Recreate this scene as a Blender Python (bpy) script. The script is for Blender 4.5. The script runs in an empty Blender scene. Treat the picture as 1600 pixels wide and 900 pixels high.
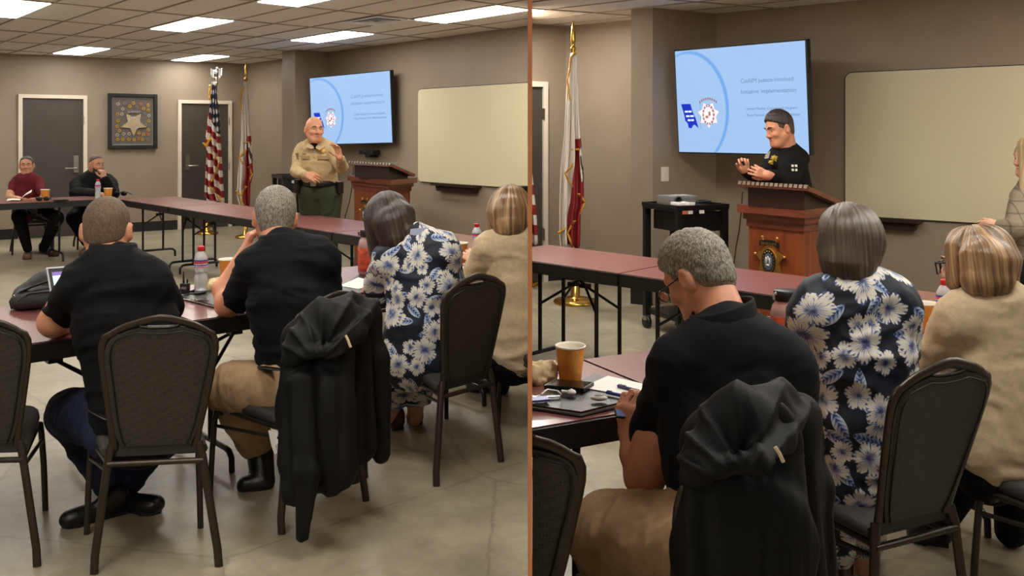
import bpy, bmesh, math, random
import numpy as np
from mathutils import Vector, noise as mnoise
random.seed(7)
PI = math.pi
scene = bpy.context.scene
COL = scene.collection

# ---------------------------------------------------------------- camera, world, exposure
FPX, EYE, HORIZON = 1450.0, 1.56, 207.0
cam_data = bpy.data.cameras.new('camera')
cam_data.sensor_width = 36.0
cam_data.lens = 36.0 * FPX / 1600.0
cam_data.shift_y = -(450.0 - HORIZON) / 1600.0
cam_data.clip_start = 0.05
camera = bpy.data.objects.new('camera', cam_data)
COL.objects.link(camera)
camera.location = (0, 0, EYE)
camera.rotation_euler = (PI / 2, 0, 0)
scene.camera = camera
world = bpy.data.worlds.new('world')
scene.world = world
world.use_nodes = True
world.node_tree.nodes['Background'].inputs[0].default_value = (0.55, 0.5, 0.44, 1)
world.node_tree.nodes['Background'].inputs[1].default_value = 0.25
scene.view_settings.view_transform = 'Standard'
scene.view_settings.look = 'None'
scene.view_settings.gamma = 1.0
scene.view_settings.use_curve_mapping = False
scene.view_settings.exposure = 0.52
PANEL_STRENGTH = 13.0

# ---------------------------------------------------------------- helpers
def lin(c):
    return tuple((x / 255 / 12.92) if x / 255 <= 0.04045 else ((x / 255 + 0.055) / 1.055) ** 2.4 for x in c)

def P(px, py, Y):
    """world point seen at photo pixel (px, py) at depth Y"""
    return np.array([(px - 800.0) / FPX * Y, Y, EYE - (py - HORIZON) / FPX * Y])

def G(px, py, z=0.0):
    """world point seen at photo pixel (px, py) at height z"""
    Y = (EYE - z) * FPX / (py - HORIZON)
    return np.array([(px - 800.0) / FPX * Y, Y, z])

MATS = {}
def mat(name, rgb, rough=0.6, metal=0.0, noise=0.0, nscale=20.0, bump=0.0, bscale=60.0, spec=0.5,
        emit=0.0, alpha=1.0, trans=0.0, coat=0.0, stretch=None, rgb2=None, detail=4.0, sheen=0.0, distort=0.0):
    if name in MATS:
        return MATS[name]
    m = bpy.data.materials.new(name)
    m.use_nodes = True
    nt = m.node_tree
    b = nt.nodes['Principled BSDF']
    c = lin(rgb)
    b.inputs['Base Color'].default_value = (*c, 1)
    b.inputs['Roughness'].default_value = rough
    b.inputs['Metallic'].default_value = metal
    b.inputs['Specular IOR Level'].default_value = spec
    if trans:
        b.inputs['Transmission Weight'].default_value = trans
        b.inputs['IOR'].default_value = 1.3
    if coat:
        b.inputs['Coat Weight'].default_value = coat
        b.inputs['Coat Roughness'].default_value = 0.15
    if sheen:
        b.inputs['Sheen Weight'].default_value = sheen
        b.inputs['Sheen Roughness'].default_value = 0.5
    if emit:
        b.inputs['Emission Color'].default_value = (*c, 1)
        b.inputs['Emission Strength'].default_value = emit
    tc = nt.nodes.new('ShaderNodeTexCoord')
    vec = tc.outputs['Object']
    if stretch:
        mp = nt.nodes.new('ShaderNodeMapping')
        mp.inputs['Scale'].default_value = stretch
        nt.links.new(vec, mp.inputs['Vector'])
        vec = mp.outputs['Vector']
    if noise or rgb2:
        n = nt.nodes.new('ShaderNodeTexNoise')
        n.inputs['Scale'].default_value = nscale
        n.inputs['Detail'].default_value = detail
        n.inputs['Distortion'].default_value = distort
        nt.links.new(vec, n.inputs['Vector'])
        r = nt.nodes.new('ShaderNodeValToRGB')
        c2 = lin(rgb2) if rgb2 else tuple(min(1, x * (1 + noise)) for x in c)
        c1 = c if rgb2 else tuple(x * (1 - noise) for x in c)
        r.color_ramp.elements[0].position = 0.32
        r.color_ramp.elements[0].color = (*c1, 1)
        r.color_ramp.elements[1].position = 0.68
        r.color_ramp.elements[1].color = (*c2, 1)
        nt.links.new(n.outputs['Fac'], r.inputs['Fac'])
        nt.links.new(r.outputs['Color'], b.inputs['Base Color'])
        if emit:
            nt.links.new(r.outputs['Color'], b.inputs['Emission Color'])
    if bump:
        n2 = nt.nodes.new('ShaderNodeTexNoise')
        n2.inputs['Scale'].default_value = bscale
        n2.inputs['Detail'].default_value = 3
        nt.links.new(vec, n2.inputs['Vector'])
        bp = nt.nodes.new('ShaderNodeBump')
        bp.inputs['Strength'].default_value = bump
        bp.inputs['Distance'].default_value = 0.01
        nt.links.new(n2.outputs['Fac'], bp.inputs['Height'])
        nt.links.new(bp.outputs['Normal'], b.inputs['Normal'])
    MATS[name] = m
    return m

ROOM = {}          # object name -> 'L' or 'R' : which of the two rooms it belongs to
cur_room = ['L']

GROUPS = {'chair': 'banquet chairs', 'table': 'folding tables', 'cup': 'orange paper cups', 'bottle': 'water bottles',
          'ceiling light': 'lit ceiling panels', 'flag': 'flags on stands', 'pen': 'pens on the folder', 'paper': 'loose papers on the tables'}
def tag(o, label, cat, group=None):
    if group is None and cat in GROUPS:
        group = GROUPS[cat] + (' in the left half' if cur_room[0] == 'L' else ' in the right half')
    o['label'] = label
    o['category'] = cat
    if group:
        o['group'] = group
    return o

def structure(o):
    o['kind'] = 'structure'
    return o

def thing(name, label, cat, loc, group=None):
    o = bpy.data.objects.new(name, None)
    COL.objects.link(o)
    o.location = [float(v) for v in loc]
    o.empty_display_size = 0.05
    return tag(o, label, cat, group)

def link(name, me, m=None, parent=None):
    if m is not None:
        for q in (m if isinstance(m, (list, tuple)) else [m]):
            me.materials.append(q)
    o = bpy.data.objects.new(name, me)
    COL.objects.link(o)
    if parent is not None:
        o.parent = parent
        # geometry is written in world coordinates: shift it into the parent's frame
        off = np.zeros(3)
        q = parent
        while q is not None:
            off += np.array(q.location)
            q = q.parent
        if len(me.vertices):
            co = np.empty(len(me.vertices) * 3, np.float32)
            me.vertices.foreach_get('co', co)
            co = co.reshape(-1, 3) - off
            me.vertices.foreach_set('co', co.astype(np.float32).ravel())
    ROOM[o.name] = cur_room[0]
    return o

class MB:
    """collects shapes (world coordinates) into one mesh"""
    def __init__(s):
        s.v, s.f, s.mi, s.sm, s.uv = [], [], [], [], None
    def add(s, vs, fs, mi=0, smooth=False):
        o = len(s.v)
        s.v += [tuple(map(float, q)) for q in vs]
        for f in fs:
            s.f.append([o + i for i in f]); s.mi.append(mi); s.sm.append(smooth)
        return s
    def box(s, c, ax, half, mi=0, bev=0.0):
        """oriented box: centre, three axes, three half sizes"""
        c = np.array(c, float); ax = [np.array(a, float) for a in ax]
        if bev <= 0:
            vs = [c + ax[0]*half[0]*i + ax[1]*half[1]*j + ax[2]*half[2]*k for i in (-1, 1) for j in (-1, 1) for k in (-1, 1)]
            s.add(vs, [(0,1,3,2),(4,6,7,5),(0,4,5,1),(2,3,7,6),(0,2,6,4),(1,5,7,3)], mi)
        else:
            bm = bmesh.new()
            bmesh.ops.create_cube(bm, size=2.0)
            for q in bm.verts:
                q.co = (q.co.x*half[0], q.co.y*half[1], q.co.z*half[2])
            bmesh.ops.bevel(bm, geom=bm.edges[:], offset=bev, segments=2, affect='EDGES', profile=0.7)
            bm.verts.index_update()
            vs = [c + ax[0]*q.co.x + ax[1]*q.co.y + ax[2]*q.co.z for q in bm.verts]
            s.add(vs, [[q.index for q in f.verts] for f in bm.faces], mi, False)
            bm.free()
        return s
    def slab(s, poly, z0, z1, mi=0):
        """prism over a plan polygon (list of xy)"""
        n = len(poly)
        a = 0.5*sum(poly[i][0]*poly[(i+1)%n][1]-poly[(i+1)%n][0]*poly[i][1] for i in range(n))
        if a < 0: poly = poly[::-1]
        vs = [(q[0], q[1], z0) for q in poly] + [(q[0], q[1], z1) for q in poly]
        fs = [list(range(n))[::-1], list(range(n, 2*n))] + [(i, (i+1)%n, n+(i+1)%n, n+i) for i in range(n)]
        return s.add(vs, fs, mi)
    def extr(s, pts, d, mi=0, smooth=False):
        """extrude a planar 3-D outline along vector d"""
        n = len(pts); d = np.array(d, float)
        pts = [np.array(q, float) for q in pts]
        vs = pts + [q + d for q in pts]
        s.add(vs, [list(range(n))[::-1], list(range(n, 2*n))], mi)
        return s.add(vs, [(i, (i+1)%n, n+(i+1)%n, n+i) for i in range(n)], mi, smooth)
    def tube(s, pts, r, n=10, mi=0, cap=True, flat=None, up=None):
        """tube along points; r number or list; flat=(a,b) scales for an elliptic section"""
        pts = [np.array(q, float) for q in pts]
        m = len(pts)
        rs = r if isinstance(r, (list, tuple)) else [r]*m
        ref = None
        vs = []
        for i in range(m):
            t = pts[min(i+1, m-1)] - pts[max(i-1, 0)]
            t = t/(np.linalg.norm(t)+1e-9)
            if ref is None:
                ref = np.array(up, float) if up is not None else (np.array([0,0,1.]) if abs(t[2]) < 0.9 else np.array([1.,0,0]))
            a = ref - t*(ref@t); a /= np.linalg.norm(a)+1e-9
            b = np.cross(t, a); ref = a
            fa, fb = flat or (1, 1)
            for k in range(n):
                w = 2*PI*k/n
                vs.append(pts[i] + rs[i]*(a*math.cos(w)*fa + b*math.sin(w)*fb))
        fs = [(i*n+k, i*n+(k+1)%n, (i+1)*n+(k+1)%n, (i+1)*n+k) for i in range(m-1) for k in range(n)]
        s.add(vs, fs, mi, True)
        if cap:
            s.add(vs[:n], [list(range(n))[::-1]], mi); s.add(vs[-n:], [list(range(n))], mi)
        return s
    def lathe(s, c, prof, n=24, mi=0, axis=None, smooth=True, mis=None):
        """profile [(r, h)...] turned about a vertical (or given) axis at c"""
        c = np.array(c, float)
        w = np.array(axis if axis is not None else (0, 0, 1), float); w /= np.linalg.norm(w)
        u = np.cross(w, (0, 1, 0)) if abs(w[1]) < 0.9 else np.cross(w, (1, 0, 0)); u /= np.linalg.norm(u)
        v = np.cross(w, u)
        vs = [c + w*h + (u*math.cos(2*PI*k/n) + v*math.sin(2*PI*k/n))*max(r, 1e-4) for r, h in prof for k in range(n)]
        for i in range(len(prof)-1):
            fs = [(i*n+k, i*n+(k+1)%n, (i+1)*n+(k+1)%n, (i+1)*n+k) for k in range(n)]
            o = len(s.v)
            if i == 0: base = o; s.v += [tuple(map(float, q)) for q in vs]
            for f in fs:
                s.f.append([base+q for q in f]); s.mi.append(mis[i] if mis else mi); s.sm.append(smooth)
        return s
    def ball(s, c, r, n=12, mi=0, ax=None):
        """ellipsoid; r number or triple with axes ax"""
        rr = (r, r, r) if not isinstance(r, (tuple, list)) else r
        ax = ax if ax is not None else np.eye(3)
        m = max(4, n//2 + 1)
        vs, fs = [], []
        for i in range(m+1):
            t = PI*i/m
            for k in range(n):
                w = 2*PI*k/n
                q = (rr[0]*math.sin(t)*math.cos(w), rr[1]*math.sin(t)*math.sin(w), rr[2]*math.cos(t))
                vs.append(np.array(c) + ax[0]*q[0] + ax[1]*q[1] + ax[2]*q[2])
        for i in range(m):
            for k in range(n):
                fs.append((i*n+k, (i+1)*n+k, (i+1)*n+(k+1)%n, i*n+(k+1)%n))
        return s.add(vs, fs, mi, True)
    def grid(s, pts, mi=0, smooth=True, mif=None):
        """rows x cols array of points -> quads"""
        a = np.array(pts, float); R, C = a.shape[:2]
        o = len(s.v)
        s.v += [tuple(map(float, q)) for q in a.reshape(-1, 3)]
        for i in range(R-1):
            for j in range(C-1):
                s.f.append([o+i*C+j, o+i*C+j+1, o+(i+1)*C+j+1, o+(i+1)*C+j])
                s.mi.append(mif(i, j) if mif else mi); s.sm.append(smooth)
        return s
    def build(s, name, m=None, parent=None, loc=None):
        me = bpy.data.meshes.new(name)
        v = s.v
        if loc is not None:
            v = [(q[0]-loc[0], q[1]-loc[1], q[2]-loc[2]) for q in v]
        me.from_pydata(v, [], s.f)
        me.polygons.foreach_set('material_index', s.mi)
        me.polygons.foreach_set('use_smooth', s.sm)
        me.validate()
        me.update()
        o = link(name, me, m, parent)
        if loc is not None: o.location = [float(q) for q in loc]
        return o

def tris(obj_list): pass

def unit(v):
    v = np.array(v, float); return v/(np.linalg.norm(v)+1e-12)
def v2(a, z=0.0): return np.array([a[0], a[1], z], float)
Z3 = np.array([0, 0, 1.0])

def text(body, origin, right, up, size, m, parent, name='lettering', extrude=0.0, align='LEFT', width=None):
    cu = bpy.data.curves.new('txt', 'FONT')
    cu.body = body; cu.size = size; cu.extrude = extrude; cu.align_x = align
    t = bpy.data.objects.new('txt', cu); COL.objects.link(t)
    dg = bpy.context.evaluated_depsgraph_get()
    me = bpy.data.meshes.new_from_object(t.evaluated_get(dg))
    bpy.data.objects.remove(t)
    co = np.empty(len(me.vertices)*3, np.float32); me.vertices.foreach_get('co', co)
    co = co.reshape(-1, 3)
    sx = 1.0
    if width and len(co): sx = width/(co[:, 0].max()-co[:, 0].min())
    r, u = unit(right), unit(up); n = np.cross(r, u)
    w = np.array(origin) + np.outer(co[:, 0]*sx, r) + np.outer(co[:, 1], u) + np.outer(co[:, 2], n)
    me.vertices.foreach_set('co', w.astype(np.float32).ravel())
    me.materials.clear(); me.name = name
    return link(name, me, m, parent)

# ---------------------------------------------------------------- materials
WALL = mat('taupe_wall_paint', (143, 127, 109), 0.5, noise=0.04, nscale=3, bump=0.12, bscale=180)
DARKBASE = mat('black_rubber_baseboard', (22, 20, 19), 0.45)
TRIM = mat('cream_trim_paint', (214, 200, 182), 0.45, noise=0.03, nscale=9)
DOORM = mat('dark_brown_door_paint', (64, 57, 51), 0.5, noise=0.06, nscale=5, bump=0.05)
STEEL = mat('brushed_steel', (170, 166, 158), 0.3, 1.0, noise=0.08, nscale=60)
COPPER = mat('copper_painted_edge', (240, 158, 104), 0.5, noise=0.04, nscale=8)
TILEM = mat('mineral_ceiling_tile', (230, 226, 221), 0.9, noise=0.05, nscale=90, bump=0.25, bscale=220)
TBAR = mat('ceiling_grid_metal', (158, 150, 138), 0.6, noise=0.05)
LIGHTFRAME = mat('light_frame_enamel', (205, 200, 188), 0.5, noise=0.02)
BLACKM = mat('black_enamel_metal', (21, 20, 19), 0.38, noise=0.1, nscale=30)
BLACKP = mat('black_plastic', (17, 17, 18), 0.42, noise=0.1, nscale=40, bump=0.05, bscale=300)
WHITEP = mat('white_paper', (236, 233, 226), 0.7, noise=0.015, nscale=12)

def light_panel_mat():
    m = bpy.data.materials.new('glowing_diffuser'); m.use_nodes = True
    nt = m.node_tree; b = nt.nodes['Principled BSDF']
    b.inputs['Base Color'].default_value = (0.8, 0.78, 0.7, 1)
    b.inputs['Emission Color'].default_value = (1.0, 0.97, 0.895, 1)
    b.inputs['Emission Strength'].default_value = PANEL_STRENGTH
    return m
GLOW = light_panel_mat()

def floor_mat():
    m = bpy.data.materials.new('polished_concrete'); m.use_nodes = True
    nt = m.node_tree; b = nt.nodes['Principled BSDF']
    tc = nt.nodes.new('ShaderNodeTexCoord')
    n1 = nt.nodes.new('ShaderNodeTexNoise'); n1.inputs['Scale'].default_value = 2.6; n1.inputs['Detail'].default_value = 8; n1.inputs['Roughness'].default_value = 0.65
    n2 = nt.nodes.new('ShaderNodeTexNoise'); n2.inputs['Scale'].default_value = 11; n2.inputs['Detail'].default_value = 6; n2.inputs['Distortion'].default_value = 0.8
    for n in (n1, n2): nt.links.new(tc.outputs['Object'], n.inputs['Vector'])
    r1 = nt.nodes.new('ShaderNodeValToRGB')
    r1.color_ramp.elements[0].position = 0.33; r1.color_ramp.elements[0].color = (*lin((134, 125, 105)), 1)
    r1.color_ramp.elements[1].position = 0.68; r1.color_ramp.elements[1].color = (*lin((172, 162, 139)), 1)
    nt.links.new(n1.outputs['Fac'], r1.inputs['Fac'])
    r2 = nt.nodes.new('ShaderNodeValToRGB')
    r2.color_ramp.elements[0].position = 0.3; r2.color_ramp.elements[0].color = (0.8, 0.79, 0.77, 1)
    r2.color_ramp.elements[1].position = 0.62; r2.color_ramp.elements[1].color = (1, 1, 1, 1)
    nt.links.new(n2.outputs['Fac'], r2.inputs['Fac'])
    mx = nt.nodes.new('ShaderNodeMix'); mx.data_type = 'RGBA'; mx.blend_type = 'MULTIPLY'; mx.inputs['Factor'].default_value = 0.7
    nt.links.new(r1.outputs['Color'], mx.inputs['A']); nt.links.new(r2.outputs['Color'], mx.inputs['B'])
    # hairline cracks
    vo = nt.nodes.new('ShaderNodeTexVoronoi'); vo.feature = 'DISTANCE_TO_EDGE'; vo.inputs['Scale'].default_value = 0.75
    ad = nt.nodes.new('ShaderNodeMix'); ad.data_type = 'VECTOR'; ad.inputs['Factor'].default_value = 0.04
    nt.links.new(tc.outputs['Object'], ad.inputs['A']); nt.links.new(n2.outputs['Color'], ad.inputs['B'])
    nt.links.new(ad.outputs['Result'], vo.inputs['Vector'])
    cr = nt.nodes.new('ShaderNodeValToRGB')
    cr.color_ramp.elements[0].position = 0.0; cr.color_ramp.elements[0].color = (0.62, 0.6, 0.58, 1)
    cr.color_ramp.elements[1].position = 0.006; cr.color_ramp.elements[1].color = (1, 1, 1, 1)
    nt.links.new(vo.outputs['Distance'], cr.inputs['Fac'])
    mx2 = nt.nodes.new('ShaderNodeMix'); mx2.data_type = 'RGBA'; mx2.blend_type = 'MULTIPLY'; mx2.inputs['Factor'].default_value = 0.8
    nt.links.new(mx.outputs['Result'], mx2.inputs['A']); nt.links.new(cr.outputs['Color'], mx2.inputs['B'])
    nt.links.new(mx2.outputs['Result'], b.inputs['Base Color'])
    rr = nt.nodes.new('ShaderNodeMapRange'); rr.inputs['To Min'].default_value = 0.26; rr.inputs['To Max'].default_value = 0.5
    nt.links.new(n1.outputs['Fac'], rr.inputs['Value']); nt.links.new(rr.outputs['Result'], b.inputs['Roughness'])
    bp = nt.nodes.new('ShaderNodeBump'); bp.inputs['Strength'].default_value = 0.06; bp.inputs['Distance'].default_value = 0.02
    nt.links.new(n2.outputs['Fac'], bp.inputs['Height']); nt.links.new(bp.outputs['Normal'], b.inputs['Normal'])
    return m
FLOORM = floor_mat()

# ---------------------------------------------------------------- the shell of the two rooms
# the photograph shows one meeting room twice; two rooms stand side by side here, parted by a thin panel
def wall(name, a, b, z1, m=WALL, t=0.1, side=1):
    """vertical wall from plan point a to b, thickness t away from the room"""
    a, b = np.array(a[:2], float), np.array(b[:2], float)
    d = unit(b-a); n = np.array([-d[1], d[0]])*side
    o = MB().slab([a, b, b+n*t, a+n*t], 0, z1).build(name, m)
    return structure(o)

fl = MB(); fl.add([(-14, -4, 0), (14, -4, 0), (14, 19, 0), (-14, 19, 0)], [(0, 1, 2, 3)])
fl.add([(-14, -4, -.1), (14, -4, -.1), (14, 19, -.1), (-14, 19, -.1)], [(3, 2, 1, 0)])
floor = structure(fl.build('floor', FLOORM)); ROOM.pop('floor')

SPLIT = 28.0/FPX                      # the divider stands in the plane x = SPLIT*y
def on_split(y, off=0.0): return np.array([SPLIT*y + off, y])

# left room plan
L_door0, L_corner = np.array([-10.37, 11.34]), np.array([-4.49, 15.6])
dv = np.array([.64, -.768])           # direction along the whiteboard wall
du = np.array([.70, .714])            # direction along the door wall
L_colback = L_corner + np.array([.655, -.755])*1.95
L_colL, L_colR = np.array([-3.267, 13.195]), np.array([-3.015, 12.9])
L_tv0 = np.array([-2.63, 13.3]); L_tvd = np.array([.65, -.76])
L_end = L_tv0 + L_tvd*4.6
HL = 3.0
cur_room[0] = 'L'
wall('wall_left', L_door0, L_corner, HL)
wall('wall_back', L_corner, L_colback, HL)
col = structure(MB().slab([L_colL, L_colR, L_tv0 + np.array([.3, -.3])*0, L_tv0 + (L_colL-L_colR)*1.0 + du*0.25, L_colback+np.array([.02, .05])], 0, HL).build('wall_column', WALL))
wall('wall_front', L_tv0, L_end, HL)

def on_wall(px, a, d, off=0.0):
    """plan point where the sight line of column px meets the wall through a along d, moved off into the room"""
    k = (px-800.0)/FPX
    n = np.array([d[1], -d[0]]); n = n/np.linalg.norm(n)
    if n[1] > 0: n = -n
    a = a + n*off
    t = (k*a[1]-a[0])/(d[0]-k*d[1])
    return a + d*t
def wall_pt(px, py, a, d, off=0.0):
    q = on_wall(px, a, d, off)
    return np.array([q[0], q[1], EYE-(py-HORIZON)/FPX*q[1]])
L_dw = (L_corner, unit(L_corner-L_door0))
nrm_dw = np.array([L_dw[1][1], -L_dw[1][0]])      # into the room

# right room plan
R_corner = np.array([.57, 9.84]); R_du = np.array([.889, .458]); R_dv = np.array([.74, -.67])
R_door0 = R_corner - R_du*1.6
R_colback = R_corner + unit(np.array([.639, -.54]))*1.25
R_colL, R_colR = np.array([1.085, 8.46]), np.array([1.265, 8.354])
R_tv0 = np.array([1.934, 8.793]); R_tvd = unit(np.array([.745, -.667]))
R_end = R_tv0 + R_tvd*6.0
cur_room[0] = 'R'
wall('wall_left', R_door0, R_corner, HL)
wall('wall_back', R_corner, R_colback, HL)
structure(MB().slab([R_colL, R_colR, R_tv0, R_tv0+np.array([-.1, .25]), R_colback+np.array([.02, .05])], 0, HL).build('wall_column', WALL))
wall('wall_front', R_tv0, R_end, HL)

# closing walls out of view, so that the rooms hold their light
cur_room[0] = None
wall('wall_back', (11, R_end[1]), (11, -3.5), HL, side=1)
wall('wall_back', R_end, (11, R_end[1]), HL)
wall('wall_back', (11, -3.5), (-10.37, -3.5), HL)
wall('wall_left', (-10.37, -3.5), L_door0, HL)

# divider between the two rooms, its front edge trimmed in copper colour
def divider():
    y0, y1 = 1.93, 15.2
    d = unit(np.array([SPLIT, 1.0])); n = np.array([d[1], -d[0]])
    h = 0.0047
    a, b = on_split(y0), on_split(y1)
    w = structure(MB().slab([a+n*h+d*.02, b+n*h, b-n*h, a-n*h+d*.02], 0, HL).build('wall_divider', WALL))
    t = structure(MB().slab([a+n*h, a+n*h+d*.0205, a-n*h+d*.0205, a-n*h], 0, HL).build('trim_1', COPPER))
divider()

# baseboards
def baseboard(name, a, b, h=0.15, t=0.012):
    a, b = np.array(a[:2], float), np.array(b[:2], float)
    d = unit(b-a); n = np.array([d[1], -d[0]])
    return structure(MB().slab([a, b, b+n*t, a+n*t], 0.001, h).build(name, DARKBASE))
cur_room[0] = 'L'
e = L_dw[1]
def dwp(px, off=0.0): return on_wall(px, L_dw[0], L_dw[1], off)
baseboard('baseboard_left', L_door0, dwp(28)); baseboard('baseboard_left', dwp(137), dwp(277)); baseboard('baseboard_left', dwp(361), L_corner)
baseboard('baseboard_back', L_corner, L_colback); baseboard('baseboard_front', L_tv0, L_end)
baseboard('baseboard_column', L_colL, L_colR)
cur_room[0] = 'R'
R_dw = (R_corner, R_du)
baseboard('baseboard_left', on_wall(853, *R_dw), R_corner)
baseboard('baseboard_back', R_corner, R_colback); baseboard('baseboard_front', R_tv0, R_end); baseboard('baseboard_column', R_colL, R_colR)

# doors in the door walls
def door(name, a, d, pxl, pxr, ytop, handle=None, hinge=None, hand_dir=1, zt=None):
    n = np.array([d[1], -d[0]])
    pl, pr = on_wall(pxl, a, d), on_wall(pxr, a, d)
    zt = zt or EYE-(ytop-HORIZON)/FPX*pl[1]
    w = 0.055
    t = 0.05
    leaf = MB().slab([pl+d*w, pr-d*w, pr-d*w+n*.02, pl+d*w+n*.02], 0.01, zt-w).build(name, DOORM)
    structure(leaf)
    fr = MB()
    fr.slab([pl, pl+d*w, pl+d*w+n*t, pl+n*t], 0, zt)
    fr.slab([pr-d*w, pr, pr+n*t, pr-d*w+n*t], 0, zt)
    fr.slab([pl+d*w, pr-d*w, pr-d*w+n*t, pl+d*w+n*t], zt-w, zt)
    fr.build('door_frame', TRIM, leaf)
    if hinge is not None:
        for zz in hinge:
            q = pr-d*w
            MB().slab([q+n*.021, q+d*.012+n*.021, q+d*.012+n*.056, q+n*.056], zz-.06, zz+.06).build('hinge', STEEL, leaf)
    if handle is not None:
        q = pl+d*(w+.10) if hand_dir > 0 else pr-d*(w+.10)
        MB().box(v2(q+n*.028, 1.08), (v2(d), v2(n), Z3), (.035, .008, .13), bev=.006).build('handle_plate', STEEL, leaf)
        p0 = v2(q+n*.03, 1.02)
        MB().tube([p0, p0+v2(n)*.05, p0+v2(n)*.055+v2(d)*.02*hand_dir, p0+v2(n)*.055+v2(d)*.16*hand_dir], .013, 8).build('handle', STEEL, leaf)
    return leaf
cur_room[0] = 'L'
door('door_1', *L_dw, 28, 135.5, 147, handle=1, hinge=(.5, 1.75), hand_dir=-1)
door('door_2', *L_dw, 277, 361, 156, handle=1, hinge=(.3, 1.0, 1.75), hand_dir=1)
cur_room[0] = 'R'
door('door_3', R_dw[0], R_dw[1], 730, 853, 128.6, hinge=(.5, 1.75), zt=2.09)

# ceilings: tiles on a metal grid with light panels
def ceiling(room, org, u, v, cu, cv, ia, ib, zfun, lights, vents, keep):
    cur_room[0] = room
    u, v = np.array(u), np.array(v)
    back = MB()
    q = [org + u*(ia[0]*cu)+v*(ib[0]*cv), org+u*(ia[1]*cu)+v*(ib[0]*cv), org+u*(ia[1]*cu)+v*(ib[1]*cv), org+u*(ia[0]*cu)+v*(ib[1]*cv)]
    back.add([(p[0], p[1], zfun(p)+.045) for p in q]+[(p[0], p[1], zfun(p)+.09) for p in q],
             [(0, 3, 2, 1), (4, 5, 6, 7), (0, 1, 5, 4), (1, 2, 6, 5), (2, 3, 7, 6), (3, 0, 4, 7)])
    ce = structure(back.build('ceiling', TBAR))
    bars = MB()
    def bar(p, qq, w):
        d = unit(qq-p); n = np.array([-d[1], d[0]])
        c = [p-n*w, qq-n*w, qq+n*w, p+n*w]
        vs = [(k[0], k[1], zfun(k)-.002) for k in c]+[(k[0], k[1], zfun(k)+.03) for k in c]
        bars.add(vs, [(0, 3, 2, 1), (4, 5, 6, 7), (0, 1, 5, 4), (1, 2, 6, 5), (2, 3, 7, 6), (3, 0, 4, 7)])
    for i in range(ia[0], ia[1]+1): bar(org+u*i*cu+v*ib[0]*cv, org+u*i*cu+v*ib[1]*cv, .008)
    for j in range(ib[0], ib[1]+1): bar(org+u*ia[0]*cu+v*j*cv, org+u*ia[1]*cu+v*j*cv, .009)
    bars.build('ceiling_grid', TBAR, ce)
    def cell(a0, a1, b0, b1, z0, z1, inset):
        c = [(a0+inset/cu, b0+inset/cv), (a1-inset/cu, b0+inset/cv), (a1-inset/cu, b1-inset/cv), (a0+inset/cu, b1-inset/cv)]
        pts = [org+u*a*cu+v*b*cv for a, b in c]
        ar = 0.5*sum(pts[i][0]*pts[(i+1)%4][1]-pts[(i+1)%4][0]*pts[i][1] for i in range(4))
        if ar < 0: pts = pts[::-1]
        vs = [(p[0], p[1], zfun(p)+z0) for p in pts]+[(p[0], p[1], zfun(p)+z1) for p in pts]
        return vs, [(0, 3, 2, 1), (4, 5, 6, 7), (0, 1, 5, 4), (1, 2, 6, 5), (2, 3, 7, 6), (3, 0, 4, 7)]
    rest = MB()
    for i in range(ia[0], ia[1]):
        for j in range(ib[0], ib[1]):
            if (i, j) in lights or (i, j) in vents: continue
            p = org+u*(i+.5)*cu+v*(j+.5)*cv
            vs, fs = cell(i, i+1, j, j+1, .006+random.uniform(-.002, .002), .03, .011)
            if keep(p):
                MB().add(vs, fs).build('ceiling_tile', TILEM, ce)
            else:
                rest.add(vs, fs)
    o = rest.build('tile_field', TILEM, ce); o['kind'] = 'stuff'
    return ce, cell

def ceil_light(cell, i, j, zc, label, grp=None):
    vs, fs = cell(i, i+1, j, j+1, -.004, .028, .004)
    c = np.mean(np.array(vs), 0)
    t = thing('ceiling_light', label, 'ceiling light', (c[0], c[1], c[2]), grp)
    MB().add(vs, fs).build('frame', LIGHTFRAME, t)
    vs, fs = cell(i, i+1, j, j+1, -.010, -.0045, .022)
    MB().add(vs, fs).build('diffuser', GLOW, t)
    return t

# left ceiling plane through three sighted wall-top points
pa = np.array([-7.43, 13.47, EYE-(76.1-HORIZON)/FPX*13.47]); pb = np.array([-4.49, 15.6, EYE-(103.7-HORIZON)/FPX*15.6]); pc = np.array([.153, 10.07, EYE-(47-HORIZON)/FPX*10.07])
nn = np.cross(pb-pa, pc-pa)
def zL(p): return 2.705 + 0.0*p[0]
LL = {(0, -1): 0, (0, -2): 0}
orgL = du*3.48 + dv*(-5.95)
a_w, b_w = .4425, 1.37
def keepL(p): return -9.5 < p[0] < .5 and 4.6 < p[1] < 16.2
lightsL = [(0, -3), (0, -6), (4, -6), (4, -3), (4, -1), (0, -1)]
hidden_L = [(-4, 0), (4, 1), (0, 1), (-4, -3), (-4, 2), (-8, -1), (0, 3), (-8, -4), (-4,-6), (-8, 2), (-12,0), (-12,3), (-8,5), (-4,5), (-16,1), (-16,4)]
ceL, cellL = ceiling('L', orgL, du, dv, a_w, b_w, (-22, 12), (-8, 9), zL, set(lightsL+hidden_L), {(3, -2)}, keepL)
labs = ['second nearest ceiling light of the left half, above the framed badge display', 'lit ceiling panel farthest left, above the door behind the maroon shirt man',
        'small lit ceiling panel just above the flags corner and right door', 'lit ceiling panel left of the air vent, above the wall screen',
        'long lit ceiling panel right of the air vent, above the left whiteboard', 'lit ceiling panel cut off at the top edge of the left half']
for (i, j), lb in zip(lightsL, labs): ceil_light(cellL, i, j, 0, lb)
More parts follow.
